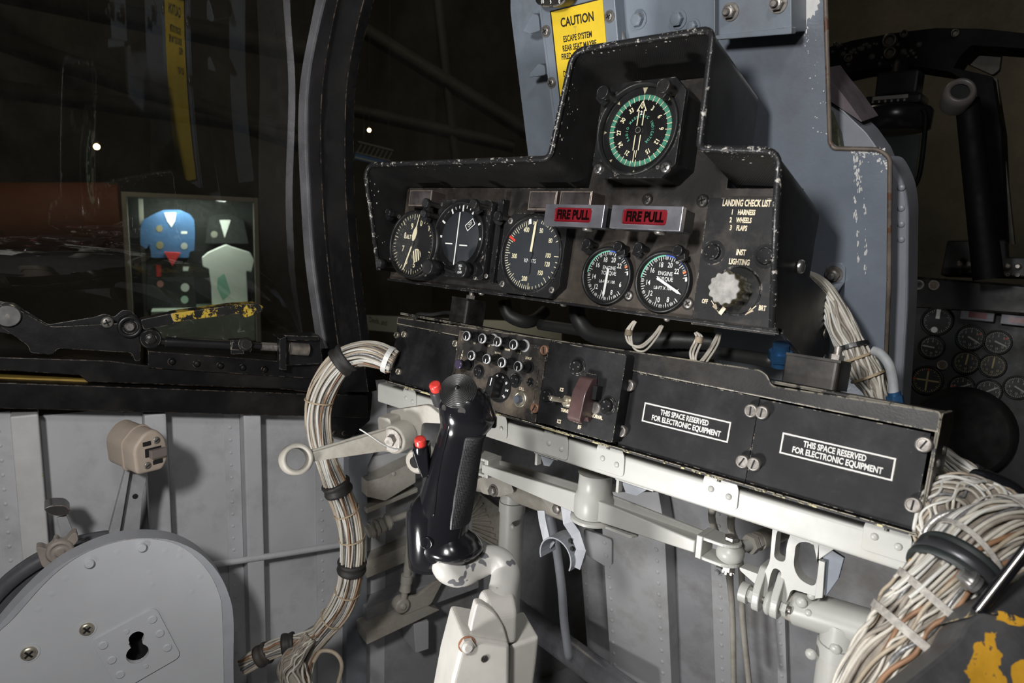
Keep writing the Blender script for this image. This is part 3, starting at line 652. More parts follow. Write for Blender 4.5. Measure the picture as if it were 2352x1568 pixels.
back = Frame(CF.P(0, vR, 0), CF.U, -CF.N, CF.V)
b.at(back); b.prism([(uL, 0), (uR, 0), (uR, 26), (uL, 48)], -2.5, 0)
b.build('top_shelf', cs, bevel=0.8)
sideF = Frame(CF.P(uR, 0, 0), -CF.N, CF.V, CF.U)
b = MB(sideF, CBLK); b.prism(rounded([(-2, vbot), (-2, vR-1), (44, vR+1), (42, vbot+4)], [1, 4, 6, 4]), 0, 2.6)
for x, y in ((10, -28), (10, -52), (10, -66), (30, -45), (26, -20)): b.lathe([(3, 2.5), (2.6, 4), (1, 4.6), (.1, 4.6)], STEEL, 12, x, y+6, cap=False)
b.build('side_plate', cs, bevel=0.8)
b = MB(Frame(CF.P(0, vbot, 0), CF.U, -CF.N, CF.V), CBLK); b.prism([(uL, -5), (uR+1, -5), (uR+1, 42), (uL, 42)], -2.0, 0)
YEL = mat('chipped_yellow_primer_edge', (0.45, 0.40, 0.22), 0.6, chip=(0.03, 0.03, 0.03), chip_amt=1.35, chip_scale=45, noise_amt=0.3)
b.box(uL, -6.2, -2.0, uR-4, -5, -0.6, YEL); b.build('bottom_tray', cs)
b = MB(CF, CBLK); b.box(uL, vbot, -30, uR, vR-3, -28); b.build('back_wall', cs)
def slot_screw(F, x, y, h, r=5.4, hh=6, m=STEEL):
    b = MB(F); b.lathe([(r*0.9, h), (r, h+hh-1.5), (r*.92, h+hh-0.6), (r*.7, h+hh), (r*.66, h+hh-0.4)], m, 22, x, y)
    b.at(F.sub(x, y, h, random.uniform(60, 110))).box(-r*.62, -0.55, hh-1, r*.62, 0.55, hh+0.05, DARK); return b
PTEXT = mat('worn_white_stencil', (0.62, 0.61, 0.58), 0.6, chip=(0.04, 0.04, 0.04), chip_amt=0.45, chip_scale=140, noise_amt=0.15)
CPN = mat('speckled_black_panel', (0.010, 0.010, 0.0115), 0.55, spec=0.25, noise_amt=0.35, noise_scale=30, dust=(0.036, 0.035, 0.035), dust_amt=0.5, dust_scale=14, chip=(0.22, 0.21, 0.20), chip_amt=0.22, chip_scale=420, bump=0.08, bump_scale=1400, edge=(0.5, 0.45, 0.36), edge_amt=0.4)
def cover(u0, v0, u1, v1, h0, h1, root, m=CPN, name='cover_plate', bev=0.5): return MB(CF, m).box(u0, v0, h0, u1, v1, h1).build(name, root, bevel=bev)
def line_frame(b, x0, y0, x1, y1, wd, z, m): b.prism(rect(x0, y0, x1, y1), z, z+0.12, m, holes=[rect(x0+wd, y0+wd, x1-wd, y1-wd)])
bu = [vt(1447, 860, 0)[0], vt(1748, 908, 0)[0], uR-2]; tv = vt(1600, 883, 0)[1]; bv = vbot+1
for k, (lbl, scr, fr, tx) in enumerate((
    ('left of the two blank covers reading THIS SPACE RESERVED, beside the guarded switch box', ((1441, 885), (1423, 990), (1722, 943), (1702, 1060)), ((1480, 926), (1673, 1014), (1679, 966), (1474, 970)), ((1571, 961), (1576, 979))),
    ('right blank cover reading THIS SPACE RESERVED, at the console end', ((1747, 947), (1728, 1066), (2120, 1021), (2095, 1160)), ((1797, 995), (2051, 1102), (2058, 1049), (1790, 1043)), ((1917, 1037), (1924, 1058))))):
    t = thing('cover_panel', lbl, 'panel', CF.P((bu[k]+bu[k+1])/2, bv, 0), 'blank reserved-space covers')
    b = MB(CF, CPN); b.box(bu[k]+0.3, bv, -2, bu[k+1]-0.3, tv-(1.0 if k else 0), 1.4)
    a, c = CF.uv(*fr[0], 1.5), CF.uv(*fr[1], 1.5); e, g = CF.uv(*fr[2], 1.5), CF.uv(*fr[3], 1.5)
    x0, x1 = (a[0]+g[0])/2, (c[0]+e[0])/2; y1 = (a[1]+e[1])/2; y0 = (c[1]+g[1])/2
    line_frame(b, x0, y0, x1, y1, 1.15, 1.42, PTEXT)
    w_ = x1-x0
    b.text('THIS SPACE RESERVED', (x0+x1)/2-1, y0+(y1-y0)*.68, 6.2, PTEXT, 1.5, 0.76*w_/84, 0.032).text('FOR ELECTRONIC EQUIPMENT', (x0+x1)/2+1, y0+(y1-y0)*.31, 6.2, PTEXT, 1.5, 0.78*w_/84, 0.032)
    b.build('cover_plate', t)
    for px, py in scr: x, y = CF.uv(px, py, 8); slot_screw(CF, x, y, 1.2).build('slotted_screw', t)
# blank left panel
t = thing('blank_panel', 'blank dusty black panel at the far left end of the console', 'panel', CF.P(uL+30, bv, 0))
uB = CF.uv(1052, 830, 0)[0]
cover(uL+0.5, bv, uB, tv, -2, 1.6, t)
for px, py in ((907, 769), (924, 767), (911, 853), (1042, 788), (1051, 802)): x, y = CF.uv(px, py, 6); slot_screw(CF, x, y, 1.2, 3.9, 4, BRASSY).build('slotted_screw', t)
# audio selector panel
DPN = mat('dusty_switch_panel', (0.018, 0.0165, 0.0155), 0.6, dust=(0.16, 0.125, 0.09), dust_amt=0.60, dust_scale=26, noise_amt=0.3, noise_scale=60, bump=0.2, bump_scale=800, edge=(0.4, 0.36, 0.3), edge_amt=0.4)
t = thing('audio_selector_panel', 'dusty switch panel with two rows of small knobs and a black rotary selector', 'panel', CF.P(uB+25, bv, 0))
uC = CF.uv(1236, 940, 6)[0]-1
b = MB(CF, DPN); b.box(uB+.5, bv, -2, uC, tv+7, 5.5)
b.prism(rounded(rect(uB+6, bv+2, uC-6, tv+5), 2), 5.4, 6.4, DPN)
for s_, px, py, sz in (('CALL', 1198, 893, 4.2), ('LF/ADF', 1214, 823, 3.8), ('VHF/AM', 1143, 811, 3.4), ('INT', 1090, 788, 3.2), ('UHF', 1122, 794, 3.2), ('VHF/FM', 1165, 803, 3.2), ('FM 2', 1192, 810, 3.4), ('NAV', 1166, 826, 3.0)):
    x, y = CF.uv(px, py, 6.4); b.text(s_, x, y, sz, CRM2, 6.5, 0.66, 0.01)
for i, ch in enumerate('INT'): x, y = CF.uv(1063-i*2, 808+i*8, 6.4); b.text(ch, x, y, 4, CRM2, 6.5, 0.8, 0.02)
b.build('face_plate', t, bevel=0.5)
RINGM = mat('pale_knob_ring', (0.55, 0.55, 0.56), 0.35, 0.3)
PURP = mat('tinted_knob_cap', (0.10, 0.08, 0.14), 0.2, 0.5)
for px, py, k in ((1071, 771, 0), (1107, 777, 1), (1142, 784, 0), (1179, 791, 1), (1082, 816, 0), (1117, 824, 0), (1152, 832, 0), (1189, 841, 0), (1052, 836, 2)):
    x, y = CF.uv(px, py, 24); b = MB(CF.sub(x, y, 0)); b.lathe([(3.2, 6), (3.2, 9), (5.2, 9.6), (5.2, 12), (4.0, 13), (4.0, 19), (5.0, 20), (5.0, 23)], KNOB, 20)
    b.lathe([(6.2, 6.2), (6.2, 7.2)], RINGM if k == 1 else SATIN, 22); b.lathe([(5.0, 22.6), (5.0, 24.2), (4.3, 24.5)], PURP if k == 2 else RINGM, 22); b.lathe([(4.2, 24.4), (4.1, 24.7)], KNOB if k != 2 else PURP, 20)
    if k < 2: b.box(-.4, -4, 24.7, .4, 0, 24.9, WHT)
    b.build('volume_knob', t)
x, y = CF.uv(1147, 890, 7); b = MB(CF.sub(x, y, 0)); b.lathe([(15, 6), (15, 7.4), (14.4, 8)], KNOB, 40)
for i, s_ in enumerate(('UHF', 'VHF', 'FM', 'HF', 'PVT', 'INT')):
    a = -60 + i*38; q = math.radians(90-a); b.text(s_, 11*math.cos(q), 11*math.sin(q), 3.4, WHT, 8.1, 0.7, 0.02, rot=-a-90)
b.build('rotary_dial', t); b = MB(CF.sub(x, y, 0, -8)); b.prism(rounded([(-4.5, -11), (4.5, -11), (4.5, 11), (-4.5, 11)], 3), 8, 22, KNOB); b.box(-.5, 2, 22, .5, 10, 22.1, WHT); b.build('rotary_knob', t, bevel=0.6)
for px, py, r in ((1098, 853, 5.6), (1182, 873, 5.6), (1216, 877, 3.2)):
    x, y = CF.uv(px, py, 8); b = MB(CF.sub(x, y, 0)); b.lathe([(r*1.35, 6.2), (r*1.35, 6.8)], SATIN, 22); b.lathe([(r, 6.6), (r*.95, 8.8), (r*.8, 9.4)], KNOB, 22)
    for k in range(3): a = k*2.1+.5; b.cyl(r*.55*math.cos(a), r*.55*math.sin(a), 9.2, 9.8, .6, STEEL, 8)
    b.build('panel_lamp', t)
x, y = CF.uv(1194, 917, 8); b = MB(CF.sub(x, y, 0)); b.lathe([(8.4, 6.2), (8.2, 8), (6.6, 9), (6, 8.2)], BRASSY, 26); b.lathe([(4, 7), (4, 13), (3.4, 13.8)], mat('grey_push_button', (0.09, 0.10, 0.12), 0.4), 22); b.build('call_button', t)
for px, py in ((1249, 804), (1227, 937)): x, y = CF.uv(px, py, 9); slot_screw(CF, x, y, 5, 5.0, 5, mat('rusty_fastener', (0.30, 0.17, 0.11), 0.5, 0.5, noise_amt=0.4, noise_scale=200)).build('slotted_screw', t)
# guarded switch box
t = thing('guarded_switch_box', 'raised black ICS switch box with a maroon guard over its emergency switch', 'switch box', CF.P(vt(1330, 1000)[0], bv, 0))
hI = 17; q0, q1 = CF.uv(1444, 814, hI), CF.uv(1229, 965, hI); q2 = CF.uv(1266, 784, hI); q3 = CF.uv(1402, 1018, hI)
x0, x1 = (q1[0]+q2[0])/2, (q0[0]+q3[0])/2; y1 = (q0[1]+q2[1])/2; y0 = (q1[1]+q3[1])/2; cx_, cy_ = (x0+x1)/2, (y0+y1)/2
b = MB(CF, CPN); b.prism(rounded(rect(x0, y0, x1, y1), 3), 0, hI)
for s_, px, py, sz in (('ICS', 1290, 895, 4.6), ('ON', 1374, 896, 4.4), ('TRANS', 1297, 943, 4.4), ('NORMAL', 1371, 957, 4.6), ('ICS', 1284, 968, 4.8), ('EMERG', 1327, 967, 4.8), ('IFF', 1331, 981, 4.8), ('O', 1284, 916, 4)):
    x, y = CF.uv(px, py, hI); b.text(s_, x, y, sz, CRM2, hI+.12, 0.64, 0.035)
x, y = CF.uv(1357, 872, hI); b.box(x-7, y-6, hI, x+7, y+5, hI+1, DARK)
b.build('switch_box_body', t, bevel=0.8)
for px, py in ((1324, 841), (1256, 908), (1393, 931)):
    x, y = CF.uv(px, py, hI+2); b = MB(CF.sub(x, y, hI)); b.lathe([(8.4, 0.1), (8.4, .6)], SATIN, 24); b.lathe([(6.2, .4), (5.8, 3), (4.8, 3.8)], KNOB, 24)
    for k in range(3): a = k*2.1; b.cyl(3.4*math.cos(a), 3.4*math.sin(a), 3.6, 4.2, .7, STEEL, 8)
    b.build('panel_lamp', t)
x, y = CF.uv(1305, 922, hI); b = MB(CF.sub(x, y, hI)); b.prism(circ(0, 0, 6, 6), 0, 2.4, BRASSY); b.lathe([(4, 2.4), (4, 5)], BRASSY, 18); b.build('toggle_nut', t)
b = MB(WORLD); b.rod(CF.P(x, y, hI+3), CF.P(x-6, y+2, hI+20), 1.6, BRASSY, 2.6, ch=.6); b.build('toggle_lever', t)
MAR = mat('maroon_switch_guard', (0.075, 0.045, 0.043), 0.32, noise_amt=0.25, bump=0.15, bump_scale=200, chip=(0.12, 0.02, 0.02), chip_amt=0.2)
x, y = CF.uv(1338, 925, hI+10); g = Frame(CF.P(x-1, y, hI), -CF.N, CF.V, CF.U)
b = MB(g, MAR); b.prism(rounded([(-2, 23), (-9, 23), (-17, 9), (-19, -15), (-14, -18), (-9, -10), (-4, -17), (0, -13), (0, 14)], [2, 3, 5, 3, 2, 2, 3, 2, 2]), -7, 7); b.build('switch_guard', t, bevel=1.2, seg=2)
b = MB(CF.sub(x+8, y-3, hI)); b.lathe([(5.5, 0), (5.5, 1.5), (4.5, 2)], STEEL, 20); b.box(-1, 8, 0, 4, 20, 9, KNOB); b.build('guard_base', t)
# mounting blocks between console and panel
BRK = mat('worn_dark_bracket', (0.026, 0.023, 0.021), 0.4, 0.4, noise_amt=0.5, noise_scale=50, chip=(0.45, 0.42, 0.38), chip_amt=0.3, chip_scale=70)
for (cx_, y0, y1, hw, lbl) in (((1862), 905, 828, 58, 'right channel bracket standing on the console under the instrument panel'), ((1062), 745, 700, 26, 'left small channel bracket under the instrument panel')):
    A = CF.uv(cx_, y0, -20); H = 21 if hw > 40 else 26; k = 20 if hw > 40 else 13
    t = thing('mounting_bracket', lbl, 'bracket', CF.P(A[0], vR, -22)); F = Frame(CF.P(A[0], vR, -24), CF.U, -CF.N, CF.V)
    b = MB(F, BRK); prof = rounded([(-k, -14), (k, -14), (k, 16), (k-2.5, 16), (k-2.5, -11.5), (-k+2.5, -11.5), (-k+2.5, 16), (-k, 16)], [1, 4, 0, 0, 3, 3, 0, 0]); b.prism(prof, 0.2, H); b.build('channel', t, bevel=0.4)
    b = MB(F, BRK); b.box(-k, -14, H, k, 14, H+2); b.cyl(k-6, -4, H+2, H+12, 3, STEEL, 14); b.prism(circ(k-6, -4, 5.4, 6), H+2, H+6, STEEL); b.build('top_plate', t)
# ================================================================ white rail and rudder linkage below the console
WP = mat('off_white_glossy_paint', (0.43, 0.43, 0.40), 0.38, noise_amt=0.05, noise_scale=12, dust=(0.42, 0.36, 0.28), dust_amt=0.22, dust_scale=9, chip=(0.30, 0.29, 0.26), chip_amt=0.06, chip_scale=60, edge=(0.36, 0.33, 0.27), edge_amt=0.25, bump=0.08, bump_scale=250)
WPD = mat('dusty_off_white_paint', (0.40, 0.38, 0.335), 0.5, noise_amt=0.1, noise_scale=20, dust=(0.22, 0.18, 0.14), dust_amt=0.55, dust_scale=14, edge=(0.22, 0.20, 0.17), edge_amt=0.35, bump=0.12, bump_scale=300)
RF = Frame(CAM + ray(1720, 1165)*(0.520/ray(1720, 1165).y), (1, 0, 0), (0, 0, 1), (0, -1, 0))      # vertical face of the rail
rl = thing('support_rail', 'long off-white painted rail carrying the console, with riveted tabs along it', 'rail', RF.P(0, -15, -10))
xl, xr = RF.uv(868, 895)[0], RF.uv(2095, 1278)[0]
yt, yb = RF.uv(1720, 1133)[1], RF.uv(1720, 1200)[1]
b = MB(Frame(RF.P(0, 0, 0), (0, 1, 0), (0, 0, 1), (1, 0, 0)), WP)
cc = rounded([(0, yb), (0, yt), (20, yt), (20, yt-2), (2.2, yt-2), (2.2, yb+2), (20, yb+2), (20, yb)], [3, 3, 0, 0, 2, 2, 0, 0])
b.prism(cc, xl, xr); b.build('channel', rl, bevel=0.3)
def tab(px, py, w_, lbl=None):
    x, y = RF.uv(px, py, 1); b = MB(RF, WP); o = rounded([(x-w_/2, y-11), (x+w_/2, y-11), (x+w_/2, y+8), (x+w_/2-6, yt+12), (x-w_/2+4, yt+12), (x-w_/2, y+8)], [4, 4, 4, 2, 2, 4])
    b.prism(o, 0.1, 1.6); b.rivet(x-w_/4, y+1, 1.5, 2.9, WP).rivet(x+w_/4, y-1, 1.5, 2.9, WP)
    b.at(Frame(RF.P(x, yt+12, 1), CF.U, CF.N, CF.V)).prism(rounded(rect(-9, -1, 12, 7), 3), -1, 0.2, CBLK).cyl(0, 3, -8, -1, 1.7, STEEL, 12).prism(circ(0, 3, 3.4, 6), -4.5, -1.4, STEEL).lathe([(4, 0), (3.4, 2), (1, 2.6), (.1, 2.6)], DSCREW, 14, 0, 3, cap=False)
    return b.build('riveted_tab', rl, bevel=0.3)
for px, py in ((1276, 1024), (1401, 1059), (1654, 1131), (2036, 1243), (1140, 978), (941, 918)): tab(px, py, 31 if px > 1000 else 24)
# hanging angle brackets on the rail underside
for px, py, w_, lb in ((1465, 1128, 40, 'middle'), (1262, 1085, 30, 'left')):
    x, y = RF.uv(px, py, -12); b = MB(Frame(RF.P(x, 0, -12), RF.U, RF.V, RF.N), WP); t = b.prism([(-w_/2, yb), (w_/2, yb), (w_/2-8, yb-3), (0, yb-14), (-w_/2+8, yb-15)], -1, 1, mat('blue_grey_shadowed_paint_' + lb, (0.20, 0.215, 0.24), 0.5))  # web darker and bluer than the flanges: shade put into its paint colour
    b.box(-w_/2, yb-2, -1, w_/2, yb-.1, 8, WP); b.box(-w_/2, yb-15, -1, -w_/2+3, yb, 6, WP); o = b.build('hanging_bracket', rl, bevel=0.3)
# walking beam
BFY = 0.575
BF = Frame(CAM + ray(1400, 1160)*(BFY/ray(1400, 1160).y), (1, 0, 0), (0, 0, 1), (0, -1, 0))
wb = thing('walking_beam', 'long off-white pivoting lever below the rail with a central hub and forked ends', 'lever', BF.P(0, -20, 0))
TOPF = Frame(BF.O, (1, 0, 0), (0, 1, 0), (0, 0, 1))                     # seen from above
xa, xb = BF.uv(1105, 1075)[0], BF.uv(1690, 1290)[0]; hx = BF.uv(1365, 1140)[0]
zt = BF.uv(1400, 1145)[1]; zb = BF.uv(1400, 1192)[1]; zm = (zt+zb)/2; hh = (zt-zb)/2
b = MB(Frame(BF.P(0, 0, 0), (1, 0, 0), (0, 0, 1), (0, -1, 0)), WP)
b.prism([(xa+14, zm-5), (hx-20, zb), (hx+20, zb), (xb-34, zm-6), (xb-34, zm+6), (hx+20, zt), (hx-20, zt), (xa+14, zm+5)], 8, 14)
b.prism([(xa+14, zm-3), (hx, zm-4), (xb-34, zm-4), (xb-34, zm+2), (hx, zm+2), (xa+14, zm+2)], -10, 10, WP)
b.prism([(xa+14, zm-6), (hx-20, zb), (hx+20, zb), (xb-34, zm-7), (xb-34, zm+7), (hx+20, zt), (hx-20, zt), (xa+14, zm+6)], -12, -8)
b.build('beam_web', wb, bevel=1.2, seg=3)
H = Frame(BF.P(hx, zm, 0), (1, 0, 0), (0, 1, 0), (0, 0, 1))
b = MB(H, WP); b.lathe([(20, -12), (21, -8), (21, 8), (18, 14), (17, 32), (18.5, 34)], WP, 36); b.build('hub', wb)
b = MB(H, WP); b.lathe([(24, -17), (24, -14), (21, -12.5)], WP, 32); b.prism(rounded([(-20, -8), (52, -10), (56, 0), (52, 4), (-20, 8)], [6, 4, 4, 3, 6]), -18, -15, WP); b.build('pivot_plate', wb, bevel=0.4)
def fork(F, px0, d, root):
    b = MB(F, WP)
    for z in (-11, 8): b.prism(rounded([(0, -12), (24*d, -12), (34*d, 0), (24*d, 12), (0, 12)] if d > 0 else [(0, 12), (24*d, 12), (34*d, 0), (24*d, -12), (0, -12)], [2, 8, 10, 8, 2]), z, z+3.4)
    b.box(min(-6*d, 0), -12, -11, max(-6*d, 0), 12, 11.4) ; b.build('fork', root, bevel=0.8)
    b = MB(F, WP); b.lathe([(9, -7.4), (12, -4), (12.6, 0), (12, 4), (9, 7.6)], WP, 28, 22*d, 0); b.build('rod_end_ball', root)
    b = MB(F); b.prism(circ(22*d, 0, 6.4, 6), 11.6, 15.6, STEEL); b.cyl(22*d, 0, -20, 16, 3.2, STEEL, 14); b.prism(circ(22*d, 0, 6, 6), -17, -11.2, STEEL)
    for k in range(6): a = k*PI/3+.5; b.box(22*d+4.4*math.cos(a)-1, 4.4*math.sin(a)-1, -20, 22*d+4.4*math.cos(a)+1, 4.4*math.sin(a)+1, -17, STEEL)
    b.build('castle_nut_bolt', root)
E_ = Frame(BF.P(xb-34+6, zm, 0), (1, 0, 0), (0, 1, 0), (0, 0, 1)); fork(E_, 0, 1, wb)
E2 = Frame(BF.P(xa+16, zm, 0), (1, 0, 0), (0, 1, 0), (0, 0, 1)); fork(E2, 0, -1, wb)
# push rod leaving the right fork
c0 = E_.P(22, 0, 0); d1 = CAM + ray(1790, 1222)*((BFY+0.07)/ray(1790, 1222).y)
pr = thing('push_rod', 'short threaded push rod with a lock nut running back from the forked lever end', 'rod', c0)
dv = (d1-c0).normalized(); b = MB(); b.rod(c0+dv*0.011, c0+dv*0.03, 5, WP, 5.5); b.build('shank', pr)
b = MB(dirframe(c0+dv*0.026, d1)); b.prism(circ(0, 0, 9.5, 6), 0, 7, WPD); b.prism(circ(0, 0, 8.5, 6), 9, 14, WPD); b.build('lock_nut', pr, bevel=0.5)
b = MB(); b.rod(c0+dv*0.04, d1+dv*0.03, 9, WPD); b.build('rod_sleeve', pr)
# cast bracket with windows
KY = 0.575
KF = Frame(CAM + ray(1800, 1300)*(KY/ray(1800, 1300).y), (1, 0, 0), (0, 0, 1), (0, -1, 0))
kb = thing('cast_bracket', 'off-white cast bracket with rounded windows between the rail and the torque tube', 'bracket', KF.P(0, -60, 0))
out = poly_px(KF, [(1698, 1302), (1752, 1322), (1768, 1290), (1775, 1205), (1785, 1190), (1850, 1205), (1895, 1250), (1900, 1265), (1882, 1370), (1870, 1368), (1818, 1352), (1800, 1398), (1780, 1406), (1752, 1400), (1745, 1350), (1700, 1310)], 6)
h1 = rounded(poly_px(KF, [(1777, 1283), (1803, 1293), (1808, 1245), (1818, 1222), (1790, 1212), (1783, 1225)][::-1], 6), 5)
h2 = rounded(poly_px(KF, [(1828, 1248), (1822, 1300), (1835, 1330), (1872, 1350), (1882, 1300), (1892, 1262), (1850, 1242)], 6), 6)
h3 = rounded(poly_px(KF, [(1762, 1360), (1770, 1318), (1778, 1302), (1796, 1312), (1790, 1340), (1776, 1372)], 6), 5)
b = MB(KF, WP); b.prism(rounded(out, 4), -6, 6, holes=[h1, h2, h3]); b.build('web_casting', kb, bevel=0.8)
b = MB(KF, WP); lx, ly = KF.uv(1768, 1378, 8)
SX = Frame(KF.P(lx, ly, 0), (0, 1, 0), (0, 0, 1), (1, 0, 0)); b.at(SX)
for z in (-13, 3): b.prism(rounded([(-17, -13), (4, -13), (14, 2), (16, 26), (-4, 26), (-17, 6)], [10, 8, 6, 2, 3, 8], 6), z, z+6.5)
b.lathe([(9, -3), (11, -1), (11, 1), (9, 3)], WP, 22, -6, -3)
b.build('clevis', kb, bevel=1)
sx_ = Frame(KF.P(lx, ly-3, 6), (0, 1, 0), (0, 0, 1), (1, 0, 0)); b = MB(sx_); b.cyl(0, 0, -26, 18, 3.2, STEEL, 16); b.prism(circ(0, 0, 6.5, 6), -19, -14, WP); b.prism(circ(0, 0, 6.5, 6), 10, 15, WP); b.lathe([(9, -26), (9, -19)], WP, 20); b.build('clevis_bolt', kb)
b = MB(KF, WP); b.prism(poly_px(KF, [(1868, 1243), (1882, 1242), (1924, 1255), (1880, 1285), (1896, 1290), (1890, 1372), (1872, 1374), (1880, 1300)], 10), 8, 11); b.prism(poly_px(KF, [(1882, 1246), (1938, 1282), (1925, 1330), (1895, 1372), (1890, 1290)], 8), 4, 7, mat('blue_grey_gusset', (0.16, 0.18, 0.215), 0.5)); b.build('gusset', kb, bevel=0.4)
# torque tube, column
TG = thing('torque_tube', 'thick off-white cross tube with riveted sleeve on a round column at lower right', 'tube', W(1895, 1568, 0.62))
ty = 0.585
def onp(px, py, y=ty): return onY(px, py, y)
A, B = onp(1830, 1392), onp(2170, 1497); b = MB(); b.rod(A, B, 14.5, WP); dd = (B-A).normalized(); b.rod(A, A+dd*0.09, 16, WP, 15.6); b.rod(A-dd*0.02, A, 11, WPD, 14.5)
b.build('cross_tube', TG)
C0 = A + dd*0.038; zd = Vector((0, 0, -1)); b = MB(); b.rod(C0, C0+zd*0.30, 16.5, WP); b.rod(C0+zd*0.02, C0+zd*0.032, 18, WP); b.build('column', TG)
for px, py, r, of_ in ((1841, 1383, 5, .014), (1864, 1368, 3.6, .014), (1857, 1408, 3.6, .014), (1863, 1502, 5, .016), (1919, 1490, 5, .016), (2175, 1487, 5, .014)):
    b = MB(Frame(onp(px, py, ty-of_), (1, 0, 0), (0, 0, 1), (0, -1, 0)), WP); b.rivet(0, 0, 0, r, WP); b.build('dome_rivet', TG)
# left column and torque tube end
ty2 = 0.66
TL = thing('torque_tube', 'off-white tube end with bolted lugs on a round column, behind the stick grip', 'tube', onY(1165, 1400, ty2))
A, B = onY(1140, 1105, ty2), onY(1262, 1150, ty2); dd = (B-A).normalized(); b = MB(); b.rod(A, B+dd*0.04, 17, WPD); b.rod(A+dd*0.004-dd*0.03, A+dd*0.01, 22, WPD, 18); b.build('cross_tube', TL)
C0 = onY(1178, 1130, ty2); b = MB(); b.rod(C0, C0+zd*0.34, 16.5, WP); b.rod(C0+zd*0.012, C0+zd*0.026, 18, WP); b.at(Frame(onY(1176, 1209, ty2-.016), (1, 0, 0), (0, 0, 1), (0, -1, 0))).rivet(0, 0, 0, 4.2, WP); b.build('column', TL)
LF = Frame(onY(1130, 1120, ty2-0.03), (1, 0, 0), (0, 0, 1), (0, -1, 0))
b = MB(LF, WPD); b.prism(rounded(poly_px(LF, [(1095, 1095), (1120, 1080), (1170, 1092), (1185, 1130), (1150, 1140), (1110, 1132)][::-1], 0), 5), -4, 3); x, y = LF.uv(1134, 1126, 3); b.hexnut(x, y, 3, 6, 6, STEEL); b.build('bolted_lug', TL, bevel=0.8)
b = MB(LF, WPD); b.prism(rounded(poly_px(LF, [(1235, 1130), (1300, 1150), (1312, 1178), (1275, 1182)][::-1], -6), 4), -8, -4); x, y = LF.uv(1283, 1166, -4); b.hexnut(x, y, -4, 6, 6, STEEL); b.build('bolted_lug', TL, bevel=0.8)
# strap clamp hanging below the lever
GP = mat('grey_painted_strap', (0.30, 0.31, 0.34), 0.45, noise_amt=0.08, edge=(0.15, 0.14, 0.13), edge_amt=0.3, dust=(0.2, 0.18, 0.15), dust_amt=0.3)
sc = thing('strap_clamp', 'open grey sheet-metal strap clamp hanging under the walking beam', 'clamp', onY(1290, 1290, .57))
q = [onY(x, y, .57) for x, y in ((1242, 1175), (1250, 1215), (1262, 1240), (1247, 1262), (1260, 1285))]
cxp = onY(1292, 1270, .57); 
b = MB(WORLD, GP); pts = [cxp + Vector((0.021*math.cos(a), 0, 0.021*math.sin(a))) for a in [math.radians(200 - i*14) for i in range(17)]]
b.ribbon(pts, (0, 1, 0), 26, 1.6); b.build('strap_loop', sc)
b = MB(WORLD, GP); b.ribbon([onY(x, y, .575) for x, y in ((1243, 1172), (1246, 1195), (1256, 1240), (1270, 1252))], (1, 0.2, 0), 9, 1.6); b.build('left_ear', sc)
b = MB(WORLD, GP); b.ribbon([onY(x, y, .565) for x, y in ((1298, 1150), (1305, 1200), (1322, 1225), (1335, 1262), (1322, 1302))], (1, 0.3, 0), 11, 2.0)
for px, py in ((1312, 1240), (1316, 1258)): b.at(Frame(onY(px, py, .562), (1, 0, 0), (0, 0, 1), (0, -1, 0))).cyl(0, 0, 0, 2.6, 2.2, DARK, 10)
b.build('right_ear', sc)
# thin vertical rods and conduits
def pipe(name, lbl, cat, pxs, r, m, grp=None, seg=10):
    pts = smooth_path([onY(x, y, yy) for x, y, yy in pxs], 6); b = MB(WORLD, m); b.tube(pts, r, m, seg); o = b.build(name); return tag(o, lbl, cat, grp)
pipe('conduit', 'grey conduit running down behind the strap clamp to the footwell', 'pipe', ((1262, 1180, .70), (1278, 1260, .71), (1290, 1350, .72), (1296, 1430, .73), (1307, 1510, .74)), 6, GP)
pipe('conduit', 'thin grey tube standing between lever fork and rail, left of two', 'pipe', ((1638, 1165, .60), (1637, 1200, .62), (1668, 1290, .70), (1682, 1400, .74), (1685, 1580, .76)), 3.6, WPD)
pipe('conduit', 'thin grey tube standing between lever fork and rail, right of two', 'pipe', ((1682, 1175, .60), (1680, 1215, .62), (1702, 1300, .70), (1706, 1420, .74), (1722, 1580, .76)), 3.6, WPD)
# ================================================================ left cockpit wall, sill, canopy
GW = mat('grey_wall_paint', (0.50, 0.505, 0.525), 0.5, noise_amt=0.06, noise_scale=8, dust=(0.24, 0.23, 0.21), dust_amt=0.35, dust_scale=7, bump=0.1, bump_scale=260)
GWR = mat('grey_wall_paint_chipped_to_yellow', (0.56, 0.56, 0.555), 0.45, noise_amt=0.08, noise_scale=20, chip=(0.45, 0.40, 0.08), chip_amt=0.45, chip_scale=35, edge=(0.4, 0.37, 0.2), edge_amt=0.3, bump=0.25, bump_scale=120)
SILL = mat('black_sill_paint', (0.007, 0.007, 0.0075), 0.42, spec=0.28, noise_amt=0.2, dust=(0.030, 0.026, 0.024), dust_amt=0.4, edge=(0.34, 0.25, 0.19), edge_amt=0.50, edge_w=0.0012, chip=(0.4, 0.38, 0.35), chip_amt=0.05, chip_scale=60)
YPL = mat('dull_yellow_seal_strip', (0.32, 0.21, 0.04), 0.6, noise_amt=0.3, noise_scale=20)
sa, ca = math.sin(math.radians(15)), math.cos(math.radians(15))
WF = Frame((-0.82, 0.58, CAMZ - 0.10), (sa, ca, 0), (0, 0, 1), (ca, -sa, 0))
def struct(o): o['kind'] = 'structure'; return o
def pp(b, F, pts, h0, h1, m=None, r=0, holes=()):
    q = poly_px(F, pts, h1)
    a2 = sum(q[i-1][0]*q[i][1] - q[i][0]*q[i-1][1] for i in range(len(q)))
    if a2 < 0: q = q[::-1]
    if r: q = rounded(q, r)
    return b.prism(q, h0, h1, m, holes=holes)
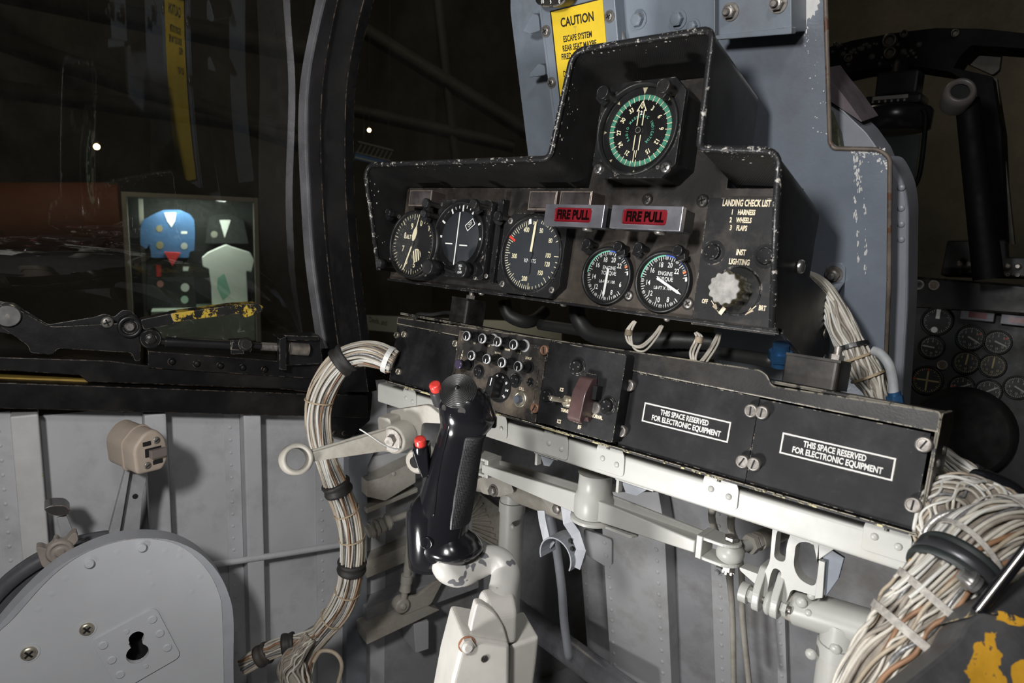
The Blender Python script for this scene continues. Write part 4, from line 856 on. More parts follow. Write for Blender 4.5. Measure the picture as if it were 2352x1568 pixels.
u0 = WF.uv(-200, 1000)[0]; zs = WF.uv(400, 945)[1]
b = MB(WF, GW); b.box(u0-200, -780, -12, 60, zs+12, 0); struct(b.build('wall_left'))
# vertical ribs: hat sections with a riveted flange
def rib(px, py, w_, m, hgt=16, name='trim_1', flange=20):
    x, _ = WF.uv(px, py, hgt); b = MB(WF, m); top = WF.uv(px, 945, hgt)[1] - 2
    b.box(x-w_, -780, 0.1, x, top, hgt); struct(b.build(name, bevel=2, seg=3))
    b = MB(WF, GW); b.box(x-w_-flange, -780, 0.1, x-w_-0.3, top, 1.6)
    for i in range(22): b.rivet(x-w_-flange*0.62, top - 22 - i*17.5, 1.5, 2.3, GW, 0.9)
    struct(b.build(name.replace('trim_', 'trim_1'), bevel=0.3))
rib(104, 1150, 26, GWR, 28, 'trim_1'); rib(384, 1000, 24, GW, 26, 'trim_2'); rib(602, 1050, 22, GW, 26, 'trim_3'); 
b = MB(WF, GW); x, _ = WF.uv(745, 1200, 2)
b.box(x-12, -780, 0.1, x+30, zs-40, 2)
for i in range(22): b.rivet(x-3, zs-60-i*16, 1.9, 2.2, GW, .9)
struct(b.build('trim_4'))
# dark post at the corner of wall and footwell
b = MB(WF, mat('dim_grey_frame_paint', (0.17, 0.18, 0.20), 0.5, noise_amt=0.1)); pp(b, WF, [(800, 1000), (868, 1000), (868, 1020), (845, 1070), (842, 1640), (795, 1640)], 0, 20); struct(b.build('trim_5', bevel=1))
b = MB(WF, SILL); pp(b, WF, [(752, 860), (832, 840), (856, 905), (850, 965), (800, 1010), (752, 1000)], 4, 26, r=3)
F = WF
for px, py in ((791, 942), (828, 942), (846, 942), (768, 942), (790, 995), (768, 995), (818, 861)): x, y = WF.uv(px, py, 26); b.rivet(x, y, 26, 3, SILL, 1.4)
struct(b.build('trim_6', bevel=0.5))
# canopy sill beams
b = MB(WF, SILL); pp(b, WF, [(-260, 868), (0, 878), (300, 889), (700, 904), (845, 907), (845, 960), (0, 938), (-260, 932)], -30, 34); struct(b.build('trim_7', bevel=1.2, seg=3))
b = MB(WF, YPL); pp(b, WF, [(-260, 850), (0, 866), (200, 872), (700, 897), (700, 908), (300, 892), (-260, 876)], -30, 14); struct(b.build('trim_8'))
b = MB(WF, SILL); pp(b, WF, [(-260, 800), (0, 820), (250, 828), (320, 838), (700, 858), (770, 862), (745, 905), (640, 893), (200, 877), (185, 862), (0, 850), (-260, 838)], -30, 26); struct(b.build('trim_9', bevel=1, seg=2))
b = MB(WF, SILL); pp(b, WF, [(340, 806), (760, 838), (760, 872), (340, 845)], -20, 30)
for px in (395, 452, 506, 558, 608): x, y = WF.uv(px, 830 + (px-395)*0.085, 30); b.lathe([(4.4, 30), (4.2, 31.4), (2.4, 33.4), (.1, 33.6)], SILL, 14, x, y, cap=False)
struct(b.build('trim_10', bevel=0.8))
# canopy arch (door frame hoop) on a cross plane
AF = Frame((0, 0.56, CAMZ), (1, 0, 0), (0, 0, 1), (0, -1, 0))
def hoop(pin, pout, y0, y1, m, name, smooth=6):
    F0 = Frame((0, y0, CAMZ), (1, 0, 0), (0, 0, 1), (0, -1, 0)); a = [Vector(F0.uv(*p)) for p in pin]; c = [Vector(F0.uv(*p)) for p in pout]
    a = smooth_path([(p.x, p.y, 0) for p in a], smooth); c = smooth_path([(p.x, p.y, 0) for p in c], smooth); n = len(a); D = (y1-y0)*1000
    vs = [(p.x, p.y, 0) for p in a] + [(p.x, p.y, 0) for p in c] + [(p.x, p.y, -D) for p in a] + [(p.x, p.y, -D) for p in c]; fs = []
    for i in range(n-1): fs += [(i, i+1, n+i+1, n+i), (2*n+i+1, 2*n+i, 3*n+i, 3*n+i+1), (i+1, i, 2*n+i, 2*n+i+1), (n+i, n+i+1, 3*n+i+1, 3*n+i)]
    b = MB(F0, m); b.add(vs, fs, m, False); return b.build(name, bevel=1.0)
LPOL = mat('worn_bare_canopy_edge', (0.30, 0.30, 0.32), 0.28, 0.5, noise_amt=0.3, noise_scale=14)
struct(hoop([(800, -320), (738, -60), (712, 60), (690, 180), (684, 300), (690, 450), (700, 600), (722, 760), (730, 800)], [(822, -320), (758, -60), (728, 60), (706, 180), (700, 300), (706, 450), (716, 600), (738, 760), (748, 800)], 0.548, 0.575, LPOL, 'window_frame_1'))
struct(hoop([(820, -320), (756, -60), (726, 60), (704, 180), (699, 300), (705, 450), (715, 600), (738, 760), (744, 860)], [(855, -320), (790, -60), (762, 60), (742, 180), (736, 300), (740, 450), (752, 600), (772, 760), (786, 860)], 0.552, 0.568, SILL, 'window_frame_2'))
struct(hoop([(862, -320), (798, -60), (768, 60), (748, 180), (742, 300), (746, 450), (758, 600), (778, 760), (792, 900)], [(920, -320), (852, -60), (820, 60), (798, 180), (792, 300), (794, 450), (806, 600), (826, 760), (846, 900)], 0.557, 0.572, SILL, 'window_frame_3'))
# canopy panes: bulged plexiglas behind and ahead of the hoop
CGL = glass('scratched_canopy_plexiglas', (0.98, 1, 0.97), fres=1.7, rough=0.01, dirt=0.010, tcol=0.93)
prof = [Vector((p[0]/1000, 0, p[1]/1000)) for p in [AF.uv(*q) for q in ((790, -320), (735, -60), (715, 60), (694, 180), (688, 300), (693, 450), (703, 600), (725, 760), (735, 850))]]
prof = smooth_path(prof, 4)
prof = [Vector((-0.892 + 0.44*(p.z-.05)**2, 0, p.z)) for p in prof]
def pane(name, ys, sb, st, bulge=0.0):
    n = len(prof); vs, fs = [], []
    for y in ys:
        for p in prof:
            k = min(1, max(0, (p.z + 0.16) / 0.1)); sh = sb + (st - sb) * k
            vs.append((p.x - 0.008 + sh*(y-0.56) - bulge*max(0, 0.56-y)*k, y, CAMZ + p.z))
    for k in range(len(ys)-1):
        for i in range(n-1): fs.append((k*n+i, (k+1)*n+i, (k+1)*n+i+1, k*n+i+1))
    b = MB(WORLD, CGL); b.add(vs, fs, CGL, True, world=True); return struct(b.build(name))
pane('window_1', [0.562 - 0.06*i for i in range(18)], 0.20, -0.05)
pane('window_2', [0.575, 0.7, 0.85, 1.0, 1.2, 1.4], 0.20, 0.20)
# canopy latch linkage
cl = thing('canopy_latch', 'black canopy latch mechanism with chipped yellow handle on the left sill', 'latch', WF.P(*WF.uv(300, 830, 30), 30))
LB = mat('black_latch_paint', (0.010, 0.010, 0.011), 0.36, spec=0.45, noise_amt=0.2, edge=(0.48, 0.42, 0.34), edge_amt=0.55, edge_w=0.0009, chip=(0.4, 0.35, 0.3), chip_amt=0.06, chip_scale=80, bump=0.1, bump_scale=400)
b = MB(WF, LB); pp(b, WF, [(-20, 700), (15, 700), (45, 712), (110, 748), (125, 750), (285, 742), (315, 735), (322, 745), (323, 828), (310, 830), (302, 810), (132, 800), (122, 815), (68, 810), (66, 795), (-20, 735)], 34, 40, r=4)
b.text('337-318570-1', *WF.uv(195, 758, 40.5), 7, SATIN, 40.3, 0.7, 0.02); b.build('side_plate', cl, bevel=0.6)
b = MB(WF, LB); pp(b, WF, [(-20, 690), (30, 695), (110, 745), (215, 728), (240, 720), (262, 728), (280, 712), (300, 712), (318, 730), (322, 760), (100, 780), (-20, 760)], 16, 22, r=3); b.build('back_plate', cl, bevel=0.6)
b = MB(WF); x, y = WF.uv(18, 725, 42); b.lathe([(12, 20), (12, 43), (11, 44)], BRIGHT, 30, x, y); b.lathe([(2, 43.9), (2, 44.3)], STEEL, 12, x, y); b.build('pivot_pin', cl, label='bright round pivot pin of the latch')
x, y = WF.uv(246, 740, 40); b = MB(WF); b.screw(x, y, 40, 6.5, STEEL, DARK); b.build('latch_screw', cl)
x, y = WF.uv(298, 750, 40); b = MB(WF); b.lathe([(13, 28), (13, 43), (12, 44), (8.6, 44), (8, 41)], LB, 30, x, y); b.lathe([(5, 36), (5, 43), (4, 44)], STEEL, 20, x, y); b.build('latch_pivot', cl)
YH = mat('chipped_yellow_black_handle', (0.012, 0.012, 0.012), 0.4, chip=(0.55, 0.38, 0.05), chip_amt=1.15, chip_scale=55, edge=(0.45, 0.36, 0.25), edge_amt=0.5, edge_w=0.001)
b = MB(WF); pp(b, WF, [(322, 734), (410, 716), (400, 745), (330, 758)], 30, 48, LB, 3); pp(b, WF, [(392, 720), (540, 700), (590, 697), (606, 704), (604, 714), (565, 730), (548, 720), (400, 740)], 24, 50, YH, 3); b.build('latch_handle', cl, bevel=1)
b = MB(WF); P_ = lambda px, py, h: WF.P(*WF.uv(px, py, h), h)
b.rod(P_(348, 780, 40), P_(380, 785, 40), 4.5, LB); b.rod(P_(380, 785, 40), P_(530, 792, 40), 6.2, LB); b.rod(P_(530, 792, 40), P_(575, 795, 40), 7.6, LB); b.rod(P_(575, 792, 40), P_(600, 795, 40), 4, LB); b.rod(P_(600, 795, 40), P_(640, 797, 40), 5.4, STEEL); b.at(WF)
x, y = WF.uv(346, 778, 46); b.lathe([(12, 33), (12, 46), (10.5, 47)], LB, 26, x, y); b.lathe([(6, 46), (5.6, 49), (2, 50)], DSCREW, 18, x, y)
x, y = WF.uv(566, 791, 50); b.lathe([(8.5, 44), (8.5, 49), (6, 51)], DSCREW, 18, x, y); x, y = WF.uv(543, 795, 40); b.box(x-8, y-9, 32, x+8, y+9, 46, LB)
b.build('link_rod', cl, bevel=0.6)
b = MB(WF, LB); pp(b, WF, [(640, 775), (735, 770), (742, 835), (650, 840)], 12, 44, r=2); pp(b, WF, [(655, 770), (733, 772), (733, 782), (655, 782)], 44, 50); pp(b, WF, [(642, 778), (658, 772), (658, 850), (642, 848)], 44, 56)
b.rod(P_(668, 800, 50), P_(708, 803, 50), 8, mat('dusty_steel_pin', (0.25, 0.22, 0.19), 0.5, 0.6, noise_amt=0.3, noise_scale=80)); b.build('strike_block', cl, bevel=0.8)
# horizontal rod on the wall
b = MB(WORLD, GW); b.tube([WF.P(*WF.uv(x, y, 24), 24) for x, y in ((470, 1300), (525, 1291), (650, 1272), (775, 1252), (830, 1240))], 4.4, GW, 12); tag(b.build('control_rod'), 'thin grey control rod running level along the left wall behind the harness', 'rod')
# ================================================================ throttle quadrant
QO = WF.P(*WF.uv(300, 1400, 150), 150); QF = Frame(QO, WF.U, WF.V, WF.N)
QW = mat('glossy_light_grey_quadrant', (0.50, 0.51, 0.53), 0.40, noise_amt=0.04, noise_scale=10, bump=0.18, bump_scale=90, edge=(0.35, 0.32, 0.3), edge_amt=0.2)
QD = mat('grey_quadrant_rim', (0.36, 0.37, 0.40), 0.42, noise_amt=0.06, edge=(0.3, 0.2, 0.15), edge_amt=0.45, bump=0.1, bump_scale=150)
tq = thing('throttle_quadrant', 'rounded light-grey throttle quadrant housing with a keyhole plate at lower left', 'throttle quadrant', QF.P(0, -200, 0))
of = [(-60, 1500), (-10, 1425), (60, 1345), (130, 1283), (200, 1245), (270, 1222), (340, 1217), (400, 1226), (455, 1255), (495, 1300), (518, 1350), (527, 1400), (527, 1500), (530, 1720), (-60, 1720)]
O1 = [Vector(QF.uv(*p, -22)) for p in of]
cen = Vector(QF.uv(300, 1500, 0))
def sm2(pts, k0, k1, n=5):
    m_ = smooth_path([(p.x, p.y, 0) for p in pts[k0:k1]], n); return [(p.x, p.y) for p in m_] + [(p.x, p.y) for p in pts[k1:]]
Op = sm2(O1, 0, 13)[::-1]
inn = [(-60, 1524), (-5, 1453), (30, 1420), (115, 1327), (190, 1272), (270, 1243), (340, 1237), (400, 1248), (445, 1276), (482, 1318), (503, 1362), (510, 1400), (514, 1500), (517, 1720), (-60, 1720)]
Ip = sm2([Vector(QF.uv(*p, 0)) for p in inn], 0, 13)[::-1]
b = MB(QF, QD); b.prism(Op, -24, 0, QD, holes=[Ip]); b.build('rim_frame', tq, bevel=2.5, seg=4)
pc = QF.uv(312, 1487, 0); 
def _kh():
    o = []
    for i in range(48):
        a = 2*PI*i/48; best = 0
        for k in range(1, 90):
            r = k*.3; x, y = r*math.cos(a), r*math.sin(a)
            if (x+2)**2+(y+8)**2 < 130 or (x-4)**2+(y-10)**2 < 62 or (abs(x-1) < 6 and abs(y) < 9): best = r
        o.append((best*math.cos(a), best*math.sin(a)))
    return o
kh = _kh()
F15 = QF.sub(pc[0], pc[1], 0, 19)
def to(F, p): a = math.radians(19); return (pc[0]+p[0]*math.cos(a)-p[1]*math.sin(a), pc[1]+p[0]*math.sin(a)+p[1]*math.cos(a))
K = [to(0, (x+1, y+1)) for x, y in kh]
b = MB(QF, QW); b.prism([(cen.x+(p[0]-cen.x)*.998, cen.y+(p[1]-cen.y)*.998) for p in Ip], -5, -1, QW, holes=[K])
for px, py in ((416, 1263),(440, 1360), (344, 1315), (270, 1268), (150, 1330), (118, 1365), (350, 1342), (460, 1325), (90, 1400), (380, 1265), (412, 1278)): x, y = QF.uv(px, py); b.lathe([(4.2, -1.1), (3, -.9), (1, -.78), (.1, -.75)], QW, 14, x, y, cap=False)
b.build('face_panel', tq)
b = MB(F15, QW); b.prism(rounded(rect(-32, -38, 34, 34), 8), -1, 1.4, QW, holes=[[(x+1, y+1) for x, y in kh]])
for x, y in ((-24, 23), (26, 22), (-24, 2), (26, 2), (-24, -19), (26, -19)): b.lathe([(4.6, 1.3), (4.4, 2.4), (3.6, 2.7)], QW, 18, x, y)
for x, y in ((0, 24), (0, -26)): b.lathe([(2.6, 1.3), (2.4, 2.4)], QW, 14, x, y)
b.build('keyhole_plate', tq, bevel=0.5)
b = MB(QF, DARK); b.box(pc[0]-25, pc[1]-60, -30, pc[0]+25, pc[1]+25, -28); b.build('inner_void', tq)  # black sheet standing in for the shade inside the keyhole
for px, py, r in ((199, 1444, 7), (66, 1500, 7.4)):
    x, y = QF.uv(px, py); b = MB(QF); b.lathe([(r*1.35, -1), (r*1.35, -.3)], QW, 24, x, y); b.screw(x, y, -.5, r, BRASSY, DARK, 'x', 40, 3.4); b.build('mounting_screw', tq)
for px, py, r in ((205, 1293, 4.6), (326, 1256, 4.6)):
    x, y = QF.uv(px, py); b = MB(QF); b.lathe([(r, -1), (r, 2.6), (r*.8, 3.4)], QW, 20, x, y); b.build('dome_fastener', tq)
# lever arms and handles behind the housing
tl = thing('throttle_lever', 'throttle lever with a beige boxy grip and rust-spotted arm, rising above the quadrant', 'lever', QF.P(*QF.uv(300, 1230, -50), -50))
GRA = mat('rusty_grey_lever_arm', (0.33, 0.33, 0.34), 0.45, noise_amt=0.1, chip=(0.16, 0.07, 0.03), chip_amt=0.28, chip_scale=45, edge=(0.2, 0.15, 0.1), edge_amt=0.4)
b = MB(QF, GRA); pp(b, QF, [(262, 1225), (294, 1070), (340, 1085), (328, 1140), (320, 1225)], -62, -58)
pp(b, QF, [(250, 1225), (288, 1080), (300, 1076), (275, 1225)], -60, -48); x, y = QF.uv(311, 1141, -56)
b.lathe([(3, -58), (3, -57.6)], DARK, 14, x, y); b.build('lever_arm', tl, bevel=0.8)
BEI = mat('beige_plastic_grip', (0.40, 0.33, 0.27), 0.5, noise_amt=0.08, noise_scale=20, bump=0.15, bump_scale=300, edge=(0.2, 0.16, 0.13), edge_amt=0.2)
hF = QF.sub(*QF.uv(352, 1035, -20), -20, 0, 0, 22)
b = MB(hF, BEI); b.prism(rounded([(-19, -23), (10, -24), (17, -12), (15, 12), (4, 24), (-8, 22), (-21, 8)], [6, 5, 5, 8, 9, 8, 8]), -62, 0); b.build('grip', tl, bevel=3.5, seg=4)
b = MB(hF, BEI); b.prism(rounded([(-20.5, -24), (11, -25), (18, -13), (16, 13), (5, 25), (-8, 23), (-22, 9)], 5), -28, -24); b.build('grip_seam', tl, bevel=1)
b = MB(hF, DARK); b.box(-9, -6, -1, 9, 4, .5); b.box(-11, 7, -1, -2, 12, .5); b.box(-1, -16, -1, 10, -11, .5)
b.box(-5, -7, 0, 12, 2, 6, mat('grey_slide_switch', (0.17, 0.14, 0.13), 0.45)); b.build('slide_switch', tl, bevel=0.5)
for x, y in ((4, 11), (-7, -15)): b = MB(hF); b.screw(x, y, 0, 4, STEEL, DARK, '-', 30, 1.4); b.build('grip_screw', tl)
fl = thing('flap_lever', 'small lever with a flat dark paddle end, left of the throttle lever', 'lever', QF.P(*QF.uv(150, 1240, -60), -60))
b = MB(QF, GRA); pp(b, QF, [(143, 1240), (130, 1190), (152, 1182), (172, 1230)], -70, -66); b.build('lever_arm', fl, bevel=0.6)
b = MB(QF, mat('dark_paddle', (0.05, 0.045, 0.045), 0.3, edge=(0.5, 0.4, 0.35), edge_amt=0.6)); pp(b, QF, [(98, 1168), (118, 1160), (150, 1160), (162, 1172), (160, 1180), (140, 1186), (112, 1182)], -84, -60, r=4); b.build('paddle', fl, bevel=1.2)
gq = thing('detent_bracket', 'beige scalloped detent bracket with a round knob, behind the quadrant rim', 'bracket', QF.P(*QF.uv(120, 1290, -40), -40))
BEG = mat('beige_detent_paint', (0.28, 0.24, 0.21), 0.5, noise_amt=0.15, edge=(0.45, 0.4, 0.36), edge_amt=0.3)
b = MB(QF, BEG); pp(b, QF, [(82, 1258), (95, 1256), (108, 1262), (122, 1250), (124, 1240), (132, 1238), (140, 1246), (152, 1242), (166, 1225), (176, 1223), (181, 1240), (150, 1275), (112, 1312), (96, 1300)], -50, -36, r=3); b.build('scalloped_plate', gq, bevel=0.8)
x, y = QF.uv(138, 1270, -30); b = MB(QF); b.lathe([(13, -38), (13, -33), (10, -30), (9, -32), (5, -32), (4, -30)], BEG, 30, x, y); b.build('round_boss', gq)
# second, darker quadrant wheel behind
b = MB(QF, mat('dark_grey_quadrant_plate', (0.09, 0.09, 0.10), 0.5, noise_amt=0.2)); c_ = Vector(QF.uv(230, 1480, -90)); R_ = (Vector(QF.uv(20, 1330, -90)) - c_).length
tag(b.at(QF).lathe([(R_*.93, -105), (R_, -103), (R_, -92), (R_*.96, -88), (R_*.90, -88), (R_*.88, -94)], None, 64, c_.x, c_.y+4).build('quadrant_disc'), 'dark round detent disc behind the light quadrant housing', 'disc')
# ================================================================ ring-ended lever at mid left
rv = thing('ring_lever', 'off-white lever with an open ring at its free end, crossing the cable harness', 'lever', W(915, 1005, 0.70))
RA, RB = W(680, 1054, 0.66), W(905, 1004, 0.70)
F = Frame(RA, (WX[0], WY[0], WZ[0]), -Vector((WX[1], WY[1], WZ[1])), -Vector((WX[2], WY[2], WZ[2]))); F = F.sub(0, 0, 0, 0, -12, 28)
b = MB(F, WPD); b.lathe([(14.6, -10), (15, -8), (15, 8), (13.6, 10), (11.2, 10), (10.4, 8), (10.4, -8), (11, -10), (14.6, -10)], WPD, 40, cap=False); b.build('ring', rv)
b = MB(WORLD, WPD); dv = (RB-RA).normalized(); up_ = Vector((0, 0, 1)); n_ = dv.cross(up_).normalized(); A_ = RA + dv*0.0145
vs = []
for P0, hh_ in ((A_, 0.0045), (RB, 0.0115)):
    for a_, c_2 in ((-1, -1), (1, -1), (1, 1), (-1, 1)): vs.append(P0 + up_*(a_*hh_) + n_*(c_2*0.005))
b.add(vs, [(0, 1, 2, 3), (7, 6, 5, 4), (0, 4, 5, 1), (1, 5, 6, 2), (2, 6, 7, 3), (3, 7, 4, 0)], world=True)
for k in (-1, 1):
    b.rod(A_ + up_*(k*0.0045), RB + up_*(k*0.0115), 1.6, WPD)
b.build('tapered_arm', rv, bevel=0.8)
HB = Frame(RB, (WX[0], WY[0], WZ[0]), -Vector((WX[1], WY[1], WZ[1])), -Vector((WX[2], WY[2], WZ[2]))).sub(4, 0, 0, 0, 10, -25)
b = MB(HB); b.lathe([(15, -12), (15, 8), (13.6, 10), (7, 10.4)], WPD, 30); b.lathe([(12, 10), (12, 12)], STEEL, 26); b.prism(circ(0, 0, 5.5, 6), 12, 16, STEEL); b.build('hub', rv)
b = MB(HB, WPD); b.prism(rounded([(-20, 22), (28, 34), (44, 24), (46, 16), (20, 14), (16, -12), (-14, -10)], 5), -20, -14); b.prism(rounded([(-22, 20), (-6, 20), (-4, -16), (-20, -16)], 4), -14, 4); b.build('yoke_bracket', rv, bevel=1)
b = MB(HB, WPD); b.lathe([(13, -28), (13, -8), (11, -6)], WPD, 26, 16, -26); b.lathe([(6, -6.5), (6, -5)], DARK, 18, 16, -26); b.build('lower_boss', rv)
b = MB(WORLD, mat('white_lock_wire', (0.6, 0.6, 0.58), 0.4)); b.tube(smooth_path([W(826, 985, .66), W(850, 1000, .66), W(880, 1020, .67), W(905, 1030, .68), W(925, 1030, .69)], 5), .7, None, 6); b.build('lock_wire', rv)
# ================================================================ control stick
ZD = 0.60
st = thing('control_stick', 'black pistol-grip control stick with two red buttons on a bent off-white tube', 'control stick', W(1150, 1560, ZD))
cr = Vector((WX[0], WY[0], WZ[0])); cd = -Vector((WX[1], WY[1], WZ[1])); cf = -Vector((WX[2], WY[2], WZ[2]))
GO = W(1045, 1075, ZD); K_ = FPX / ZD / 1000.0            # px per mm at the grip
# upright frame of the grip: u to the right of the seat, v along the grip, n toward the seat
GF = Frame(GO, cr - Vector((0, 0, cr.z)), (0, 0, 1), cf - Vector((0, 0, cf.z)))
def g2(px, py, d=0.0): return GF.uv(px, py, d)
secs = [(888, 1030, 1094, .80), (900, 1014, 1116, .95), (915, 1010, 1127, .98), (935, 1008, 1134, .98), (955, 1010, 1139, .95), (972, 1012, 1134, .92), (986, 1010, 1122, .92), (1005, 1004, 1112, .92), (1040, 994, 1106, .90), (1080, 981, 1100, .90), (1120, 969, 1094, .90), (1160, 956, 1086, .92), (1195, 948, 1079, .95), (1225, 945, 1074, .98), (1250, 950, 1078, 1.0), (1268, 960, 1074, 1.0), (1282, 984, 1060, .95), (1288, 1000, 1045, .8)]
secs = secs[::-1]
vs, fs, n = [], [], 40
from mathutils.interpolate import poly_3d_calc as _p
fine = []
for i in range(len(secs)-1):
    a, c = secs[max(i-1, 0)], secs[i]; d, e = secs[i+1], secs[min(i+2, len(secs)-1)]
    for k in range(3):
        t = k/3; fine.append(tuple(0.5*((2*c[j]) + (d[j]-a[j])*t + (2*a[j]-5*c[j]+4*d[j]-e[j])*t*t + (3*c[j]-a[j]-3*d[j]+e[j])*t**3) for j in range(4)))
fine.append(secs[-1])
for (y, xl, xr, q) in fine:
    a, c = g2(xl, y), g2(xr, y); cu, hw = (a[0]+c[0])/2, (c[0]-a[0])/2; vv = (a[1]+c[1])/2
    for k in range(n):
        an = 2*PI*k/n; cx2, sx2 = math.cos(an), math.sin(an); e = 0.82
        X = math.copysign(abs(cx2)**e, cx2); Y = math.copysign(abs(sx2)**e, sx2)
        vs.append((cu + hw*X, vv, hw*q*Y*1.05))
m_ = len(fine)
for i in range(m_-1):
    for k in range(n): j = (k+1) % n; fs.append((i*n+k, i*n+j, (i+1)*n+j, (i+1)*n+k))
fs.append(tuple(reversed(range(n)))); fs.append(tuple((m_-1)*n+k for k in range(n)))
b = MB(GF, GLOSSB); b.add(vs, fs, GLOSSB, True); grip = b.build('grip', st)
def wproj(P):
    d = P - CAM; c = WX*d.x + WY*d.y + WZ*d.z; return PCX + FPX*c.x/c.z, PCY + FPX*c.y/c.z
def gsurf(v, an, off=0.0):
    for i in range(m_-1):
        v0, v1 = vs[i*n][2-1], vs[(i+1)*n][2-1]
        if (v0 - v)*(v1 - v) <= 0: break
    t = (v - v0)/(v1 - v0) if v1 != v0 else 0
    def pt(a):
        k = a/(2*PI)*n; k0 = int(k) % n; k1 = (k0+1) % n; f_ = k - int(k)
        A = Vector(vs[i*n+k0]).lerp(Vector(vs[i*n+k1]), f_); B = Vector(vs[(i+1)*n+k0]).lerp(Vector(vs[(i+1)*n+k1]), f_); return A.lerp(B, t)
    p = pt(an); q = pt(an + .05) - pt(an - .05); up_ = Vector(vs[(i+1)*n]) - Vector(vs[i*n]); nn = Vector((q.y*0 - q.z*-1, 0, 0))
    T = Vector((q.x, q.y, q.z)); N = T.cross(Vector((0, 1, 0))).normalized()
    if N.dot(p - Vector(((vs[i*n][0]+vs[i*n+n//2][0])/2, p.y, 0))) < 0: N = -N
    return p + N*off, N
def gsp(px, py, off=0.0):
    best = None; v = g2(px, py)[1]
    for it in range(3):
        best = min(((abs(wproj(GF.M @ gsurf(v, a*PI/120, off)[0])[0] - px), a) for a in range(6, 114)), key=lambda x: x[0])
        p, N = gsurf(v, best[1]*PI/120, off); yy_ = wproj(GF.M @ p)[1]; v += -(py - yy_)/K_
    p, N = gsurf(v, best[1]*PI/120, off); return p, N
def sframe(px, py, off=0.0):
    p, N = gsp(px, py, off); Nw = (GF.U*N.x + GF.V*N.y + GF.N*N.z).normalized(); Vw = (GF.V - Nw*GF.V.dot(Nw)).normalized(); return Frame(GF.M @ p, Vw.cross(Nw), Vw, Nw)
# finger ledge at the lower right, thumb swell at the lower left
def blob(name, par, F, rings, m, n=28, cap=True):
    b = MB(F, m); vs, fs = [], []
    for (cu, cv, z, rx, ry) in rings:
        for k in range(n): a = 2*PI*k/n; vs.append((cu + rx*math.cos(a), cv + ry*math.sin(a), z))
    for i in range(len(rings)-1):
        for k in range(n): j = (k+1) % n; fs.append((i*n+k, i*n+j, (i+1)*n+j, (i+1)*n+k))
    if cap: fs.append(tuple(reversed(range(n)))); fs.append(tuple((len(rings)-1)*n+k for k in range(n)))
    b.add(vs, fs, m, True); return b.build(name, par)
lg = Frame(GO, GF.U, GF.N*-1, GF.V)      # looking down the grip: u right, v forward, n up
x0, y0 = g2(1040, 1240); xR = g2(1113, 1232)[0]; W_ = xR-x0
blob('finger_ledge', grip, lg, [(x0+2, -4, y0-12, W_*.62, 20), (x0, -5, y0-6, W_*.92, 25), (x0, -5, y0-3, W_, 27), (x0, -5, y0+1, W_*.97, 26), (x0-1, -4, y0+7, W_*.74, 22), (x0-3, -3, y0+14, W_*.5, 17), (x0-4, -2, y0+22, W_*.4, 14)], GLOSSB)
xL, y0 = g2(934, 1180); xc = g2(988, 1180)[0]; r_ = xc - xL
blob('thumb_swell', grip, lg, [(xc, -4, y0-46, r_*.84, 16), (xc, -4, y0-34, r_*.90, 20), (xc, -4, y0-14, r_*.96, 21), (xc, -4, y0-2, r_, 20), (xc, -4, y0+6, r_*.97, 19), (xc, -4, y0+13, r_*.80, 16), (xc+3, -4, y0+24, r_*.45, 10)], GLOSSB)
# trim hat with ridges, tilted towards the camera
x0, y0 = g2(1053, 906, 14)
ht = GF.sub(x0, y0, 9); HN = (GF.V*0.80 + GF.N*1.0 - GF.U*0.12).normalized(); HU = GF.V.cross(HN).normalized() if 0 else GF.U; HU = (HU - HN*HU.dot(HN)).normalized()
HF = Frame(ht.O, HU, HN.cross(HU), HN)
b = MB(HF, GLOSSB); b.lathe([(13, -16), (15.6, -4), (15.8, 1), (15.2, 2.4)], GLOSSB, 44); b.build('hat_collar', st)
pr = [(14.8, 2.2), (14.8, 4)]
for k in range(11):
    r0 = 14.6 - k*1.15; z0 = 4 + 7*(1-(r0/15)**1.5); pr += [(r0, z0+0.9), (r0-.5, z0+1.1), (r0-.8, z0+.35)]
pr += [(1.8, 12.4), (1.2, 13.6), (.1, 14.0)]
HATM = mat('black_hat_rubber', (0.010, 0.010, 0.010), .35, spec=.5)
pr = [(r_*1.08, z_) for r_, z_ in pr]
b = MB(HF, HATM); b.lathe(pr, HATM, 44, cap=False); b.build('trim_hat', st)
REDB = mat('red_button_plastic', (0.60, 0.045, 0.035), 0.35, noise_amt=0.08, coat=0.2)
CHIPK = mat('scuffed_button_collar', (0.03, 0.03, 0.032), 0.35, chip=(0.5, 0.5, 0.5), chip_amt=0.5, chip_scale=150)
for px, py, d, tx, ty, cl_ in ((1002, 892, 8, -58, -14, 1), (966, 1018, 8, -70, -2, 0)):
    x0, y0 = g2(px, py, d); F = GF.sub(x0, y0, d, 0, tx, ty)
    b = MB(F, CHIPK if cl_ else GLOSSB); b.lathe([(7.6, -16), (6.8, -3), (6.2, -1)], None, 26); b.build('button_collar', st)
    b = MB(F, REDB); b.lathe([(4.9, -2), (4.9, 4.4), (4.3, 5.4), (2, 5.8)], REDB, 30); b.build('red_button', st)
b = MB(GF, GLOSSB); o = [g2(*p, 0) for p in ((950, 1022), (985, 1018), (990, 1080), (974, 1088), (962, 1060))][::-1]
b.prism(rounded(o, 2), -11, 12); b.build('button_housing', st, bevel=2, seg=3)
